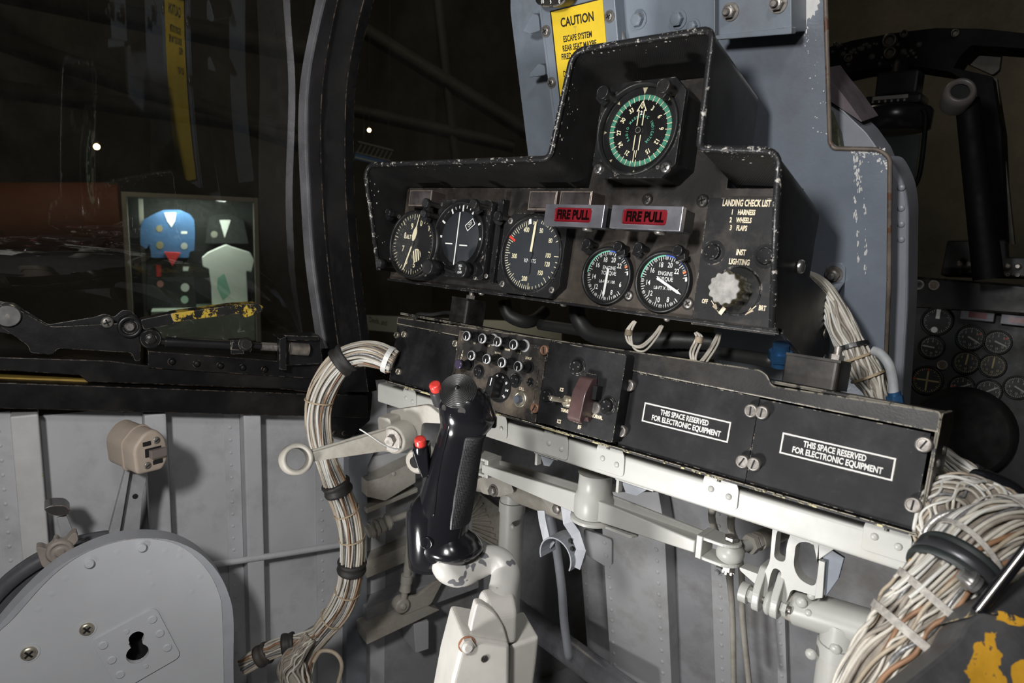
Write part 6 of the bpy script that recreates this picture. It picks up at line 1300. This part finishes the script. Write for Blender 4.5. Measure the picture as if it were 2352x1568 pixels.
# left harness
lh = thing('wire_harness', 'long S-shaped bundle of pale wires held by black rubber clamps on the left wall', 'wire harness', W(690, 1560, .9))
path = Wd([(905, 832, .80), (865, 815, .80), (825, 812, .80), (782, 832, .80), (748, 880, .80), (730, 935, .80), (733, 995, .81), (750, 1060, .82), (775, 1120, .83), (798, 1180, .84), (809, 1240, .85), (808, 1300, .86), (800, 1350, .87), (778, 1400, .88), (740, 1450, .89), (708, 1500, .90), (690, 1580, .90)])
P, FR, rs = bundle('wires', lh, path, 14.8, 34, 1.5, [9, 6, 4, 1, 2, 0, 2], 1.4, .10, [.95, 1, .95, 1, 1.05, 1, .95, .8, .95, 1, 1.02, .98, 1, 1.05, .9, .8, .9], 3)
for s in (.22, .50, .69): grommet('rubber_clamp', lh, P, FR, rs, s if s != .22 else .185, 15, RUB)
TANL = mat('tan_lacing_cord', (0.36, 0.28, 0.18), .7)
for s in (.30, .40, .56, .62, .76, .84): tie('lacing', lh, P, FR, rs, s, 15.2, 1.8, 1.2, TANL, .1)
tie('white_tie', lh, P, FR, rs, .03, 15.2, 6, 1.4, mat('white_cable_tie', (.7, .7, .68), .4), .1)
lb = thing('wire_harness', 'grimy side branch of wires running left along the wall foot', 'wire harness', W(640, 1490, .9))
P, FR, rs = bundle('wires', lb, Wd([(742, 1445, .89), (700, 1470, .885), (650, 1482, .88), (610, 1500, .88), (560, 1530, .88)]), 11, 24, 1.5, [5, 1, 7, 1, 2, 0, 2], .8, .1, None, 5)
for s in (.45, .8): grommet('rubber_clamp', lb, P, FR, rs, s, 11.5, RUB)
lc = thing('wire_harness', 'frayed lower bundle of wires spreading out at the bottom beside the wall', 'wire harness', W(690, 1560, .87))
P, FR, rs = bundle('wires', lc, Wd([(712, 1462, .875), (690, 1490, .87), (668, 1530, .87), (690, 1600, .87)]), 12, 24, 1.5, [5, 1, 7, 1, 2, 0, 2], .8, .2, [.7, .8, 1.4, 1.6], 6)
b = MB(WORLD); b.tube(smooth_path(Wd([(720, 1520, .88), (738, 1495, .88), (770, 1500, .88), (785, 1530, .88), (770, 1590, .88)]), 8), 2.6, WCOL[6], 10); tag(b.build('cable'), 'single tan cable looping beside the lower left harness', 'cable')
# right harness
rh = thing('wire_harness', 'thick foreground bundle of pale wires with yellow strands and grey tape ties at lower right', 'wire harness', W(2040, 1560, .42))
path = Wd([(2440, 1215, .44), (2345, 1222, .43), (2268, 1245, .42), (2205, 1300, .415), (2165, 1355, .41), (2130, 1410, .41), (2095, 1470, .41), (2060, 1530, .41), (2010, 1640, .41)])
P, FR, rs = bundle('wires', rh, path, 22.5, 66, 1.25, [9, 7, 4, 3, 1, 2, 3], 1.3, .09, [.95, .95, 1, .9, .92, 1, 1.08, 1.1, 1.15], 11, seg=8)
for s, w_ in ((.20, 3.2), (.33, 3.5), (.57, 4.5), (.74, 5.0)): tie('tape_tie', rh, P, FR, rs, s, 22.5, w_, 1.0, LACE, .22, 1.10)
rnd = random.Random(4)
for k in range(16):      # loose strands riding over the bundle
    i0 = rnd.randint(12, 44); L_ = rnd.randint(9, 16); pts = []
    a0 = rnd.uniform(3.2, 6.2)
    for j in range(0, L_, 3):
        i = min(i0+j, len(P)-1); t, u, v = FR[i]; a = a0 + j*.03; pts.append(P[i] + (u*math.cos(a)+v*math.sin(a))*(22.5*rs[i]+1.2+rnd.uniform(0, 1.4))*.001)
    b = MB(WORLD); b.tube(smooth_path(pts, 5), 1.15, WCOL[rnd.choice([0, 1, 1, 3, 5, 6])], 8); b.build('loose_strand', rh)
ic = int(.415*(len(P)-1)); t, u, v = FR[ic]; F = Frame(P[ic], u, v, t)
CR = mat('green_black_rubber_cushion', (0.022, 0.028, 0.027), .55); CM = mat('dark_clamp_band', (0.06, 0.06, 0.065), .35, .5)
clp = thing('cushioned_clamp', 'black rubber cushioned clamp with a steel bolt gripping the foreground harness', 'clamp', P[ic])
b = MB(F, CR); R0 = 24*rs[ic]; b.lathe([(R0, -8), (R0+3.2, -8.4), (R0+4, -6), (R0+3, -4), (R0+3, 4), (R0+4, 6), (R0+3.2, 8.4), (R0, 8), (R0, -8)], CR, 44, cap=False); b.build('rubber_cushion', clp)
b = MB(F, CM); b.lathe([(R0+3.1, -3.8), (R0+3.8, -3.6), (R0+3.8, 3.6), (R0+3.1, 3.8)], CM, 44, cap=False); b.build('steel_band', clp)
b = MB(); e1, e2 = W(2225, 1330, .385), W(2300, 1385, .38); dv = (e2-e1).normalized(); b.rod(e1-dv*.005, e1, 3.8, BRIGHT, seg=6); b.rod(e1, e1+dv*.002, 6, BRIGHT); b.rod(e1+dv*.002, e1+dv*.005, 5, BRIGHT); b.rod(e1+dv*.005, e2, 3, SATIN); b.build('clamp_bolt', clp)
# wires looping behind the console end
r2 = thing('wire_harness', 'brownish looped tangle of wires between the console end and the foreground harness', 'wire harness', W(2200, 1200, .47))
path = Wd([(2150, 1240, .455), (2140, 1190, .46), (2160, 1150, .465), (2205, 1140, .47), (2265, 1155, .47), (2330, 1200, .46), (2420, 1250, .46)])
P, FR, rs = bundle('wires', r2, path, 13, 36, 1.15, [4, 2, 5, 1, 1, 0, 6], 2.2, .4, [.9, 1, 1.1, 1.2, 1.2, 1.3, 1.3], 21, seg=6)
r3 = thing('wire_harness', 'white wires with black ties entering from behind the console end', 'wire harness', W(2230, 1090, .52))
P, FR, rs = bundle('wires', r3, Wd([(2150, 1045, .55), (2195, 1075, .53), (2245, 1105, .52), (2300, 1130, .51), (2400, 1190, .5)]), 9.5, 24, 1.3, [5, 9, 2, 0, 0, 0, 1], .6, .1, None, 23)
for s in (.42, .55): tie('black_tie', r3, P, FR, rs, s, 10, 4, 2, mat('black_cable_tie', (.015, .015, .016), .35), .4)
b = MB(); b.tube(smooth_path(Wd([(2240, 1105, .5), (2275, 1112, .49), (2320, 1135, .48), (2370, 1190, .47)]), 6), 9, GLOSSB, 18); b.build('black_sleeve', r3)
b = MB(); b.tube(smooth_path(Wd([(2125, 1225, .45), (2140, 1200, .447), (2175, 1180, .445), (2220, 1178, .443), (2262, 1190, .44)]), 6), 2.4, mat('silver_braid', (.45, .44, .42), .3, .7, bump=.5, bump_scale=900), 12); tag(b.build('braided_cable'), 'silver braided cable arching over the wires at the console end', 'cable')
# bundle running from the panel side down behind the console
r4 = thing('wire_harness', 'white wire bundle dropping from the panel side to the console, with a black cable tie', 'wire harness', W(1985, 860, .56))
path = Wd([(1825, 632, .615), (1872, 656, .615), (1908, 702, .61), (1938, 762, .60), (1965, 815, .592), (1990, 860, .588), (2010, 895, .584), (2020, 930, .582)])
P, FR, rs = bundle('wires', r4, path, 9.4, 28, 1.5, [6, 9, 3, 0, 0, 0, 2], .9, .16, [.8, 1.0, 1.15, 1.2, 1.25, 1.3, 1.0, .7], 31)
tie('cable_tie', r4, P, FR, rs, .52, 10, 4, 2, mat('black_tie', (.015, .015, .016), .35), .25, 1.08)
for s in (.60, .74): tie('lacing', r4, P, FR, rs, s, 10, 2.2, 1.4, TANL, .15)
gc = thing('grey_hose', 'short grey hose with a blue fitting beside the white wire bundle', 'hose', W(2055, 900, .56))
b = MB(); b.tube(smooth_path(Wd([(2005, 805, .57), (2022, 812, .565), (2042, 838, .56), (2050, 870, .56), (2053, 905, .56)]), 7), 3.9, mat('grey_hose_rubber', (.33, .34, .35), .6, noise_amt=.15), 16); b.build('hose', gc)
b = MB(); b.rod(W(2053, 900, .56), W(2056, 912, .56), 5, BLF); b.rod(W(2054, 908, .56), W(2058, 930, .56), 7, BLF, seg=6); b.build('blue_fitting', gc, bevel=.4)
# ================================================================ striped handle housing in the near right corner
ej = thing('striped_guard', 'near black guard with worn yellow stripes filling the lower right corner', 'guard', W(2250, 1600, .33))
F = Frame(W(2250, 1500, .35), (cr - cf*.15), (-Vector((WX[1], WY[1], WZ[1])) + cf*0), cf).sub(0, 0, 0, 0, -30, 0)
YB = mat('worn_yellow_stripe_on_black', (0.055, 0.055, 0.058), 0.5, noise_amt=.3, chip=(0.50, 0.27, 0.02), chip_amt=.62, chip_scale=13, dust=(.12, .10, .08), dust_amt=.4, bump=.2, bump_scale=200)
DKG = mat('dark_grey_guard_paint', (0.045, 0.045, 0.046), 0.5, noise_amt=.3, edge=(.5, .4, .2), edge_amt=.5)
b = MB(F, YB); pp(b, F, [(1995, 1620), (2140, 1515), (2200, 1470), (2222, 1428), (2260, 1404), (2500, 1440), (2500, 1760), (1995, 1760)], -30, 0, r=3); b.build('striped_face', ej, bevel=3, seg=3)
YS = mat('worn_yellow_stripe', (0.52, 0.27, 0.02), .5, noise_amt=.25, noise_scale=30, chip=(.05, .05, .05), chip_amt=.75, chip_scale=60)
b = MB(F, YS)
for q in ([(2236, 1480), (2262, 1470), (2270, 1450), (2296, 1452), (2290, 1480), (2310, 1500), (2296, 1530), (2320, 1560), (2300, 1620), (2215, 1620), (2222, 1560), (2210, 1540), (2228, 1520)], [(2300, 1402), (2352, 1412), (2440, 1430), (2440, 1446), (2352, 1434), (2296, 1420)], [(2330, 1530), (2360, 1510), (2440, 1540), (2440, 1640), (2340, 1620)]):
    jag = []
    qq = [Vector(F.uv(x, y, 0)) for x, y in q]; rj = random.Random(5)
    for i in range(len(qq)):
        for k in range(5): p = qq[i].lerp(qq[(i+1) % len(qq)], k/5); jag.append((p.x + rj.uniform(-.7, .7), p.y + rj.uniform(-.7, .7)))
    b.flat(jag, 0.06, YS)
b.build('yellow_paint', ej)
b = MB(F, DKG); pp(b, F, [(2215, 1420), (2240, 1385), (2300, 1350), (2500, 1250), (2500, 1440), (2260, 1404)], -40, -6, r=3); b.build('upper_plate', ej, bevel=2)
b = MB(); b.rod(W(2244, 1405, .365), W(2380, 1235, .36), 3.2, GLOSSB); b.rod(W(2247, 1400, .362), W(2378, 1232, .357), 1.2, BRIGHT); b.build('guard_strut', ej)
# ================================================================ forward cockpit
FF = tilted(2230, 850, 1.22, 6)
FPN = mat('forward_panel_black', (0.020, 0.020, 0.021), .55, noise_amt=.2, dust=(.05, .045, .04), dust_amt=.4)
fwp = thing('forward_instrument_panel', 'dark front-seat instrument panel with coaming, seen past the bulkhead on the right', 'instrument panel', FF.P(0, -200, -20))
b = MB(FF, FPN); pp(b, FF, [(2060, 690), (2500, 740), (2500, 1300), (2060, 1300)], -20, 0); b.build('panel_plate', fwp, bevel=1)
b = MB(FF, SILL); pp(b, FF, [(2070, 632), (2500, 665), (2500, 735), (2070, 702)], -60, 50); b.build('coaming', fwp, bevel=4)
b = MB(FF, FPN); pp(b, FF, [(2175, 552), (2310, 550), (2312, 590), (2500, 590), (2500, 640), (2160, 632)], -60, -10); b.build('sight_base', fwp, bevel=3)
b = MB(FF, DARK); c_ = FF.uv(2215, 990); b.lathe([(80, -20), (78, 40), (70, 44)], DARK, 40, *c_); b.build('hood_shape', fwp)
for i in range(7):
    for j in range(2):
        x, y = FF.uv(2207+i*22, 607+j*20+i, -8); b = MB(FF); b.lathe([(5.5 if j == 0 else 3, -10), (5 if j == 0 else 2.6, 6), (3, 7)], STEEL if j == 0 else DSCREW, 14, x, y); b.build('toggle_switch', fwp)
for px, py, m in ((2111, 654, STEEL), (2146, 655, ORG), (2165, 838, ORG)):
    x, y = FF.uv(px, py, 52 if py < 700 else 2); b = MB(FF); z = 50 if py < 700 else 0; b.lathe([(9, z), (9, z+6), (7, z+7), (6.6, z+5)], STEEL, 22, x, y); b.lathe([(6, z), (6, z+5)], mat('dim_amber', (.25, .12, .02), .4) if m is ORG else DSCREW, 18, x, y); b.build('indicator_lamp', fwp)
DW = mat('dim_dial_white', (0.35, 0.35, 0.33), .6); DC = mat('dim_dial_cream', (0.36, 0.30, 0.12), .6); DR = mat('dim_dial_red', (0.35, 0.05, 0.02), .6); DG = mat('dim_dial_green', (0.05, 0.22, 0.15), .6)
names = ['upper attitude', 'altitude', 'cross pointer', 'upper left engine', 'upper right engine', 'middle left engine', 'middle right engine', 'lower left engine', 'lower right engine', 'far right engine', 'far left edge', 'lower left edge']
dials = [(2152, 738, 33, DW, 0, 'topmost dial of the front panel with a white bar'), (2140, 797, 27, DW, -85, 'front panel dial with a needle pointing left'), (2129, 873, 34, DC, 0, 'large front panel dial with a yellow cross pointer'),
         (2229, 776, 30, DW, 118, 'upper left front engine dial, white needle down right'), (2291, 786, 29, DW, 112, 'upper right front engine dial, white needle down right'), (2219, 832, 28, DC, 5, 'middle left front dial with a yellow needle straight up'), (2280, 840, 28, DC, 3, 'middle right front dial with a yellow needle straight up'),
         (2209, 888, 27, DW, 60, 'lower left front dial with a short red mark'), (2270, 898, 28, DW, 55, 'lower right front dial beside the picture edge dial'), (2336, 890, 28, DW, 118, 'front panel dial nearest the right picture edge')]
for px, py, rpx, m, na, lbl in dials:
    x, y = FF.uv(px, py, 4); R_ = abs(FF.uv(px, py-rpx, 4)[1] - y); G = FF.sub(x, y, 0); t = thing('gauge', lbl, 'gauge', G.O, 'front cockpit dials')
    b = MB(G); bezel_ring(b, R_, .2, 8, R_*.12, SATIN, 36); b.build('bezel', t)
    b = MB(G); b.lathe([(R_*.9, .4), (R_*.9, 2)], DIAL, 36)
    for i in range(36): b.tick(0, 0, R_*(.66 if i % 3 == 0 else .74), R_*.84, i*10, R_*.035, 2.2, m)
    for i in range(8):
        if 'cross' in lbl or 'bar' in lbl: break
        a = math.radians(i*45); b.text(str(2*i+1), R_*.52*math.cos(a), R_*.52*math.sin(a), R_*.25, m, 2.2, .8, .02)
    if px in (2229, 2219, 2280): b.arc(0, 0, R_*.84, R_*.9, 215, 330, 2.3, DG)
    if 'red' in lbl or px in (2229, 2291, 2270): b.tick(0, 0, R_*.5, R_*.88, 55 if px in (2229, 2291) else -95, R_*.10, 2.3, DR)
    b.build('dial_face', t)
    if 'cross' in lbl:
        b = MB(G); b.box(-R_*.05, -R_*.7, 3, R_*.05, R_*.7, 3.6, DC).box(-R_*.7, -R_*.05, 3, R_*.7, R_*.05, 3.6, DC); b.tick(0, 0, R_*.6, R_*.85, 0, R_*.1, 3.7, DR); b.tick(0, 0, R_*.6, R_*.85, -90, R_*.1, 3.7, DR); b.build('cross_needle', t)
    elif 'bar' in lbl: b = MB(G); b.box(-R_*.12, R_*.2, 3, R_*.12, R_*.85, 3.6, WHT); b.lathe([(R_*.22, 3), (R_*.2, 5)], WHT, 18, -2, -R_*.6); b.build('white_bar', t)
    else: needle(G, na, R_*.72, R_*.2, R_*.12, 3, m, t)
for px, py, w_, lbl in ((2247, 724, 78, 'left'), (2340, 736, 80, 'right')):
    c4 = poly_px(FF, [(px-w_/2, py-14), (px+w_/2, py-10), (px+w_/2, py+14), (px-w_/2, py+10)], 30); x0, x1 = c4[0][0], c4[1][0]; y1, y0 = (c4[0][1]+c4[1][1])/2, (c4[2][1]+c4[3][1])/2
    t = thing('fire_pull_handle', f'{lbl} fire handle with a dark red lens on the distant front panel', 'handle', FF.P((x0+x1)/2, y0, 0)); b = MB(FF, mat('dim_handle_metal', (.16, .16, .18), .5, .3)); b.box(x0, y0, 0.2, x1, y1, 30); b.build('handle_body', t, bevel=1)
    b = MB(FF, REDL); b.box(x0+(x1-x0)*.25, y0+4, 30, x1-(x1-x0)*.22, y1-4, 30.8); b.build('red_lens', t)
# overhead bow, gunsight, posts (silhouettes with real depth)
OY = 1.55
OF = Frame(onY(2150, 200, OY), (1, 0, 0), (0, 0, 1), (0, -1, 0))
VD = mat('near_black_frame', (0.004, 0.004, 0.0042), .6, spec=.1)
b = MB(OF, VD); pp(b, OF, [(1890, 112), (1960, 92), (2050, 76), (2150, 64), (2260, 66), (2500, 92), (2500, 150), (2352, 112), (2230, 104), (2205, 130), (2190, 155), (2280, 176), (2300, 300), (2312, 560), (2280, 560), (2262, 300), (2240, 200), (2180, 165), (2080, 150), (1980, 160), (1890, 180)], -40, 40, r=3); struct(b.build('window_frame_4', bevel=4))
b = MB(OF, mat('overhead_marks', (.045, .043, .038), .5))
rnd = random.Random(9)
for k in range(34): x, y = OF.uv(rnd.uniform(1912, 2110), 0, 42); x, y = OF.uv(1912+k*6, rnd.uniform(100, 150) , 42); b.lathe([(rnd.uniform(2.5, 6), 40.5), (2, 43)], None, 10, x, y)
struct(b.build('trim_40'))
for px, py, r in ((2044, 94, 13), (2077, 79, 7), (2195, 77, 7), (1950, 134, 8), (2045, 122, 11)):
    x, y = OF.uv(px, py, 46); t = tag(MB(OF).lathe([(r, 40), (r, 52), (r*.8, 54), (r*.65, 52), (r*.62, 44)], mat('dull_ring_metal', (.08, .07, .055), .4, .5), 24, x, y).build('overhead_knob'), 'round dull metal fitting on the front windshield bow', 'knob', 'fittings on the windshield bow')
OF2 = Frame(OF.O, OF.U, OF.V, OF.N)
gs = thing('gunsight', 'dark round gunsight unit hanging under the windshield bow', 'gunsight', onY(2055, 290, 1.4))
GY = Frame(onY(2055, 250, 1.40), (1, 0, 0), (0, 1, 0), (0, 0, 1))
SGL = mat('gunsight_black', (.02, .02, .024), .25, .2)
b = MB(GY, SGL); b.lathe([(50, -40), (60, -36), (62, -6), (58, 0), (40, 4)], SGL, 40); b.build('lens_drum', gs)
b = MB(GY, SGL); b.box(-44, -30, 4, 46, 30, 20); b.box(-30, -24, 20, 36, 24, 60); b.box(-14, -10, 58, 14, 200, 190) if 0 else None; b.build('body', gs, bevel=4); b = MB(WORLD); b.rod(GY.P(0, 0, 50), onY(2070, 140, 1.52), 14, SGL); b.build('mount_arm', gs)
b = MB(GY, mat('sight_scale_pale', (.25, .24, .22), .5)); b.box(-30, -32, 12, 26, -30, 18); 
for k in range(6): b.box(-30+k*10, -33, 7, -27+k*10, -31, 11)
b.build('scale_strip', gs)
b = MB(); b.tube(smooth_path([onY(x, y, 1.36) for x, y in ((2120, 250), (2126, 280), (2112, 400), (2090, 438), (2078, 440))], 6), 4, VD, 8); b.build('wire_guard', gs)
b = MB(GY, mat('combiner_glass_grey', (.03, .035, .035), .2)); b.box(-36, -4, -150, 48, 0, -46); b.build('combiner_plate', gs)
tp = thing('grab_post', 'black post topped by a ring-ended knob in the front cockpit', 'post', onY(2300, 560, 1.25))
b = MB(); b.rod(onY(2222, 230, 1.25), onY(2270, 640, 1.25), 16, VD, 20); b.build('post', tp)
F = Frame(onY(2208, 206, 1.20), cr, -Vector((WX[1], WY[1], WZ[1])), cf).sub(0, 0, 0, 0, -10, -20); b = MB(F); m_ = mat('dim_ring', (.10, .09, .085), .4); b.lathe([(20, -40), (22, -10), (18, 0), (14, 0), (12, -6)], m_, 30, cap=False); b.lathe([(13, -20), (12, -8)], DARK, 24); b.build('ring_head', tp)
# windscreen pane edges and pale museum wall beyond at right
b = MB(OF, mat('olive_dim_metal', (.05, .047, .035), .5)); pp(b, OF, [(2280, 180), (2290, 180), (2330, 560), (2312, 560)], -20, 0); pp(b, OF, [(2210, 140), (2222, 108), (2265, 104), (2302, 108), (2295, 160), (2280, 172)], -80, -60, r=4); struct(b.build('window_frame_5'))
# ================================================================ museum hall outside
HW = mat('dark_hall_wall', (0.075, 0.068, 0.050), .8, noise_amt=.35, noise_scale=.7)
HB_ = mat('dark_hall_beam', (0.030, 0.028, 0.022), .8, noise_amt=.2, noise_scale=2)
b = MB(WORLD, HW); b.box(-14000, 9000, -1500, 6000, 9200, 6000); struct(b.build('wall_back'))
b = MB(WORLD, HW); b.box(-10200, -4000, -1500, -10000, 9000, 6000); struct(b.build('wall_hall_left'))
b = MB(WORLD, mat('dark_hall_floor', (.035, .03, .028), .5)); b.box(-10000, -4000, -1500, 6000, 9000, -1450); struct(b.build('floor_hall'))
b = MB(WORLD, HW); b.box(-10000, -4000, 6000, 6000, 9000, 6100); struct(b.build('ceiling_hall'))
area('hall_fill_light', (-4.0, 3.5, 5.8), (-6, 5, 0), 2.5, 45, (1.0, 0.88, 0.66))  # added unseen fill light that lifts the dark hall walls
area('hall_fill_right', (1.0, 6.2, 3.6), (0.5, 9.0, 2.2), 2.0, 26, (1.0, .92, .78))  # second added fill, out of view, brightening the back wall at right
def far(px, py, d): return W(px, py, d)
for k, (p, q, wd) in enumerate((((-100, 60), (700, 330), 8), ((-100, 190), (700, 300), 7), ((-200, -60), (700, 120), 9), ((820, 60), (1400, 420), 6), ((840, 260), (1150, 330), 5), ((1000, -40), (1060, 480), 4))):
    b = MB(); A_, B_ = far(*p, 7.5), far(*q, 7.8); d_ = (B_-A_); b.rod(A_-d_*.1, B_+d_*.1, wd*14, HB_, seg=4); o = b.build('trim_%d' % (50+k)); struct(o)
# display case
dn_ = Vector((ray(435, 560).x, ray(435, 560).y, 0)).normalized()
DF = Frame(W(435, 590, 5.2), (dn_.y, -dn_.x, 0), (0, 0, 1), (-dn_.x, -dn_.y, 0))
dq = lambda x, y, h=0: DF.uv(x, y, h)
dc = thing('display_case', 'lit glass display case outside the canopy holding uniforms', 'display case', DF.P(0, -700))
x0, y1 = dq(278, 440); x1 = dq(592, 440)[0]; y0 = dq(435, 790)[1]
CFM = mat('case_frame_metal', (.30, .29, .24), .5)
b = MB(DF, CFM)
for q in ((x0, y0, x0+34, y1), (x1-34, y0, x1, y1)): b.box(q[0], q[1], -30, q[2], q[3], 10)
b.box(x0+34, y1-34, -30, x1-34, y1, 10); xm = dq(318, 500)[0]; b.box(xm-16, y0, -380, xm+16, y1-40, -340); b.build('case_frame', dc, bevel=3)
b = MB(DF, mat('case_dark_back', (.025, .028, .026), .7)); b.box(x0, y0, -520, x1, y1, -500); b.box(x0, y0, -500, x0+12, y1, -30); b.box(x1-12, y0, -500, x1, y1, -30); b.box(x0, y1-12, -500, x1, y1, -30); b.build('case_back', dc)
yb_ = dq(435, 716)[1]; b = MB(DF, mat('pale_green_plinth', (.40, .46, .38), .7, noise_amt=.15, noise_scale=4)); b.box(x0+40, y0, -490, x1, yb_, -20) if 0 else b.box(dq(345, 700)[0], y0, -480, x1-36, yb_, -60); b.build('plinth', dc, bevel=4)
b = MB(DF, CGL); b.box(x0+34, yb_, 0, x1-34, y1-34, 3); b.build('case_glass', dc)
l_ = area('display_case_lamp', tuple(DF.P((x0+x1)/2, y1-22, -110)), tuple(DF.P((x0+x1)/2+50, y0, -330)), 5*.1, 7.5, (.92, 1.0, .93), sy=.15)
def garment(name, lbl, cat, pts, m, h0, th, extra=()):
    t = thing(name, lbl, cat, DF.P(*dq(*pts[0], h0), h0)); b = MB(DF, m); pp(b, DF, pts, h0, h0+th, r=10); b.build('cloth', t, bevel=16, seg=3)
    for nm, p2, m2, z in extra: b = MB(DF, m2); pp(b, DF, p2, h0+th+z-8, h0+th+z, r=4); b.build(nm, t)
    return t
BJ = mat('blue_flight_cloth', (.05, .13, .29), .8, noise_amt=.15, noise_scale=6); WC = mat('white_cotton', (.72, .74, .70), .8); DKC = mat('dark_uniform_cloth', (.02, .022, .022), .9); RC = mat('red_scarf', (.55, .03, .03), .8)
GP_ = mat('gold_patch', (.25, .22, .12), .8)
def cpt(px, py, r): return [(px + r*math.cos(a*PI/6), py + r*math.sin(a*PI/6)) for a in range(12)]
garment('flight_jacket', 'blue flight jacket with round patches hanging at the left in the display case', 'jacket', [(338, 500), (352, 492), (376, 482), (414, 482), (436, 492), (446, 505), (448, 540), (446, 576), (436, 578), (433, 592), (348, 592), (343, 560), (336, 572), (322, 562), (322, 525), (328, 505)], BJ, -330, 110,
        (('collar', [(377, 488), (405, 488), (402, 508), (394, 522), (384, 508)], WC, 4), ('patch', cpt(366, 525, 8), GP_, 2), ('patch', cpt(367, 563, 9), GP_, 2), ('patch', cpt(423, 565, 8), mat('silver_patch', (.4, .42, .4), .6), 2), ('patch', [(416, 531), (430, 531), (430, 537), (416, 537)], WC, 2)))
garment('red_scarf', 'red pointed scarf below the blue flight jacket', 'scarf', [(376, 578), (416, 580), (396, 612)], RC, -215, 14)
garment('dark_uniform', 'dark trousers with red and white badges below the blue jacket', 'uniform', [(340, 594), (432, 594), (446, 640), (452, 714), (335, 714), (336, 640)], DKC, -330, 90, (('badge', [(359, 608), (370, 608), (370, 635), (359, 635)], RC, 2), ('badge', cpt(368, 652, 8), mat('pink_badge', (.45, .2, .18), .7), 2), ('badge', cpt(425, 660, 10), WC, 2), ('badge', cpt(424, 688, 9), mat('mint_badge', (.45, .6, .52), .7), 2), ('badge', [(420, 612), (434, 612), (432, 622), (420, 622)], WC, 2)))
garment('dress_coat', 'dark dress coat with a white shirt collar at the right in the case', 'coat', [(480, 500), (500, 492), (535, 492), (560, 505), (572, 560), (470, 560)], DKC, -420, 80, (('shirt_front', [(504, 505), (530, 505), (516, 546)], WC, 2), ('medal', cpt(492, 538, 8), mat('dull_medal', (.22, .22, .18), .6), 2)))
garment('tee_shirt', 'white T-shirt with a faint green print at the right in the case', 'shirt', [(505, 568), (520, 562), (536, 568), (575, 580), (584, 598), (578, 625), (566, 622), (570, 700), (566, 716), (488, 716), (486, 660), (480, 618), (466, 612), (464, 592), (478, 580)], WC, -300, 100, (('green_print', [(500, 638), (515, 628), (522, 648), (530, 672), (512, 690), (498, 660)], mat('faint_green_print', (.25, .50, .38), .8), 1),))
# orange aircraft body behind
OA = mat('dim_orange_airframe', (.20, .07, .028), .6, noise_amt=.1, noise_scale=1.5, chip=(.06, .065, .03), chip_amt=.75, chip_scale=.9)
b = MB(); A_, B_ = W(-160, 510, 6.0), W(282, 500, 6.6); b.rod(A_, B_, 335, OA, 330, seg=48); tag(b.build('aircraft_fuselage'), 'orange and olive aircraft body outside the canopy at far left', 'aircraft')
area('airframe_light', tuple(W(60, 150, 4.0)), tuple(W(120, 500, 6.2)), .4, 1.6, (1, .85, .6))  # unseen area light aimed at the orange airframe, no fixture built
# two small warm bulbs and a hanging sign
for px, py, d, r, lbl in ((222, 337, 5.5, 22, 'small glowing warm bulb outside the canopy, left of the display case'), (848, 299, 6.5, 16, 'small glowing bulb above the hanging blue sign')):
    t = thing('light_bulb', lbl, 'light bulb', W(px, py, d)); F = Frame(W(px, py, d), cr, -Vector((WX[1], WY[1], WZ[1])), cf)
    b = MB(F, mat('glowing_bulb_glass', (1, .8, .6), .4, emit=(1, .62, .32), estr=16)); b.lathe([(r*math.sin(a*PI/10)+.01, -r*math.cos(a*PI/10)) for a in range(11)], None, 20, cap=False); b.build('bulb', t)
    b = MB(F, HB_); b.cyl(0, r+12, -r*.5, r*.5, r*.6, HB_, 12); b.build('socket', t)
    b = MB(WORLD); b.rod(W(px, py, d) + Vector((0, 0, (r+5)*.001)), Vector((W(px, py, d).x, W(px, py, d).y, 6.0)), 2.5, HB_, seg=8); b.build('cord', t)
hs = thing('hanging_sign', 'small blue and white sign hung on a tilted frame outside the windscreen', 'sign', W(860, 350, 6.5))
F = Frame(W(862, 345, 6.5), cr, -Vector((WX[1], WY[1], WZ[1])), cf).sub(0, 0, 0, -14)
b = MB(F, mat('dim_sign_grey', (.16, .16, .14), .7)); b.box(-170, 30, 0, 170, 42, 20); b.box(-170, -70, 0, 170, -60, 20)
for k in range(8): b.prism([(-160+k*42, -60), (-152+k*42, -60), (-128+k*42, 30), (-136+k*42, 30)], 0, 14)
b.build('sign_frame', hs); b = MB(F, mat('dim_blue_sign', (.05, .12, .30), .6)); b.box(-170, -130, 0, 170, -72, 16); b.build('blue_board', hs); b = MB(F, mat('dim_sign_white', (.35, .36, .33), .6)); b.box(-165, -118, 16, 100, -106, 18); b.build('white_line', hs)
for dx in (-.12, .12): b = MB(WORLD); p = F.P(dx*1000, 30, 5); b.rod(p, Vector((p.x, p.y, 6.0)), 3, HB_, seg=6); b.build('hanging_wire', hs)
# white museum sign board beyond the sill
sf = Frame(onY(1000, 735, 2.4), (1, 0, 0), (0, 0, 1), (0, -1, 0))
sb = thing('sign_board', 'white museum sign board seen low beyond the windscreen, behind the console', 'sign', sf.P(0, -40))
b = MB(sf, mat('sign_white', (.50, .48, .40), .7)); pp(b, sf, [(790, 722), (1290, 742), (1290, 800), (790, 752)], -10, 0); x, y = sf.uv(868, 738, 1); b.text('Devils, and', x, y, 46, mat('sign_green_ink', (.05, .10, .05), .7), .6, .8, .01); b.build('board', sb)
for px in (830, 1250): p = onY(px, 745, 2.42); b = MB(WORLD); b.rod(p, Vector((p.x, p.y, -1.45)), 14, HB_, seg=10); b.build('stand_post', sb)
area('sign_board_light', tuple(onY(1000, 560, 1.9)), tuple(onY(1000, 735, 2.4)), .3, 1.0, (1, .95, .8))  # unseen area light aimed at the board, no fixture built
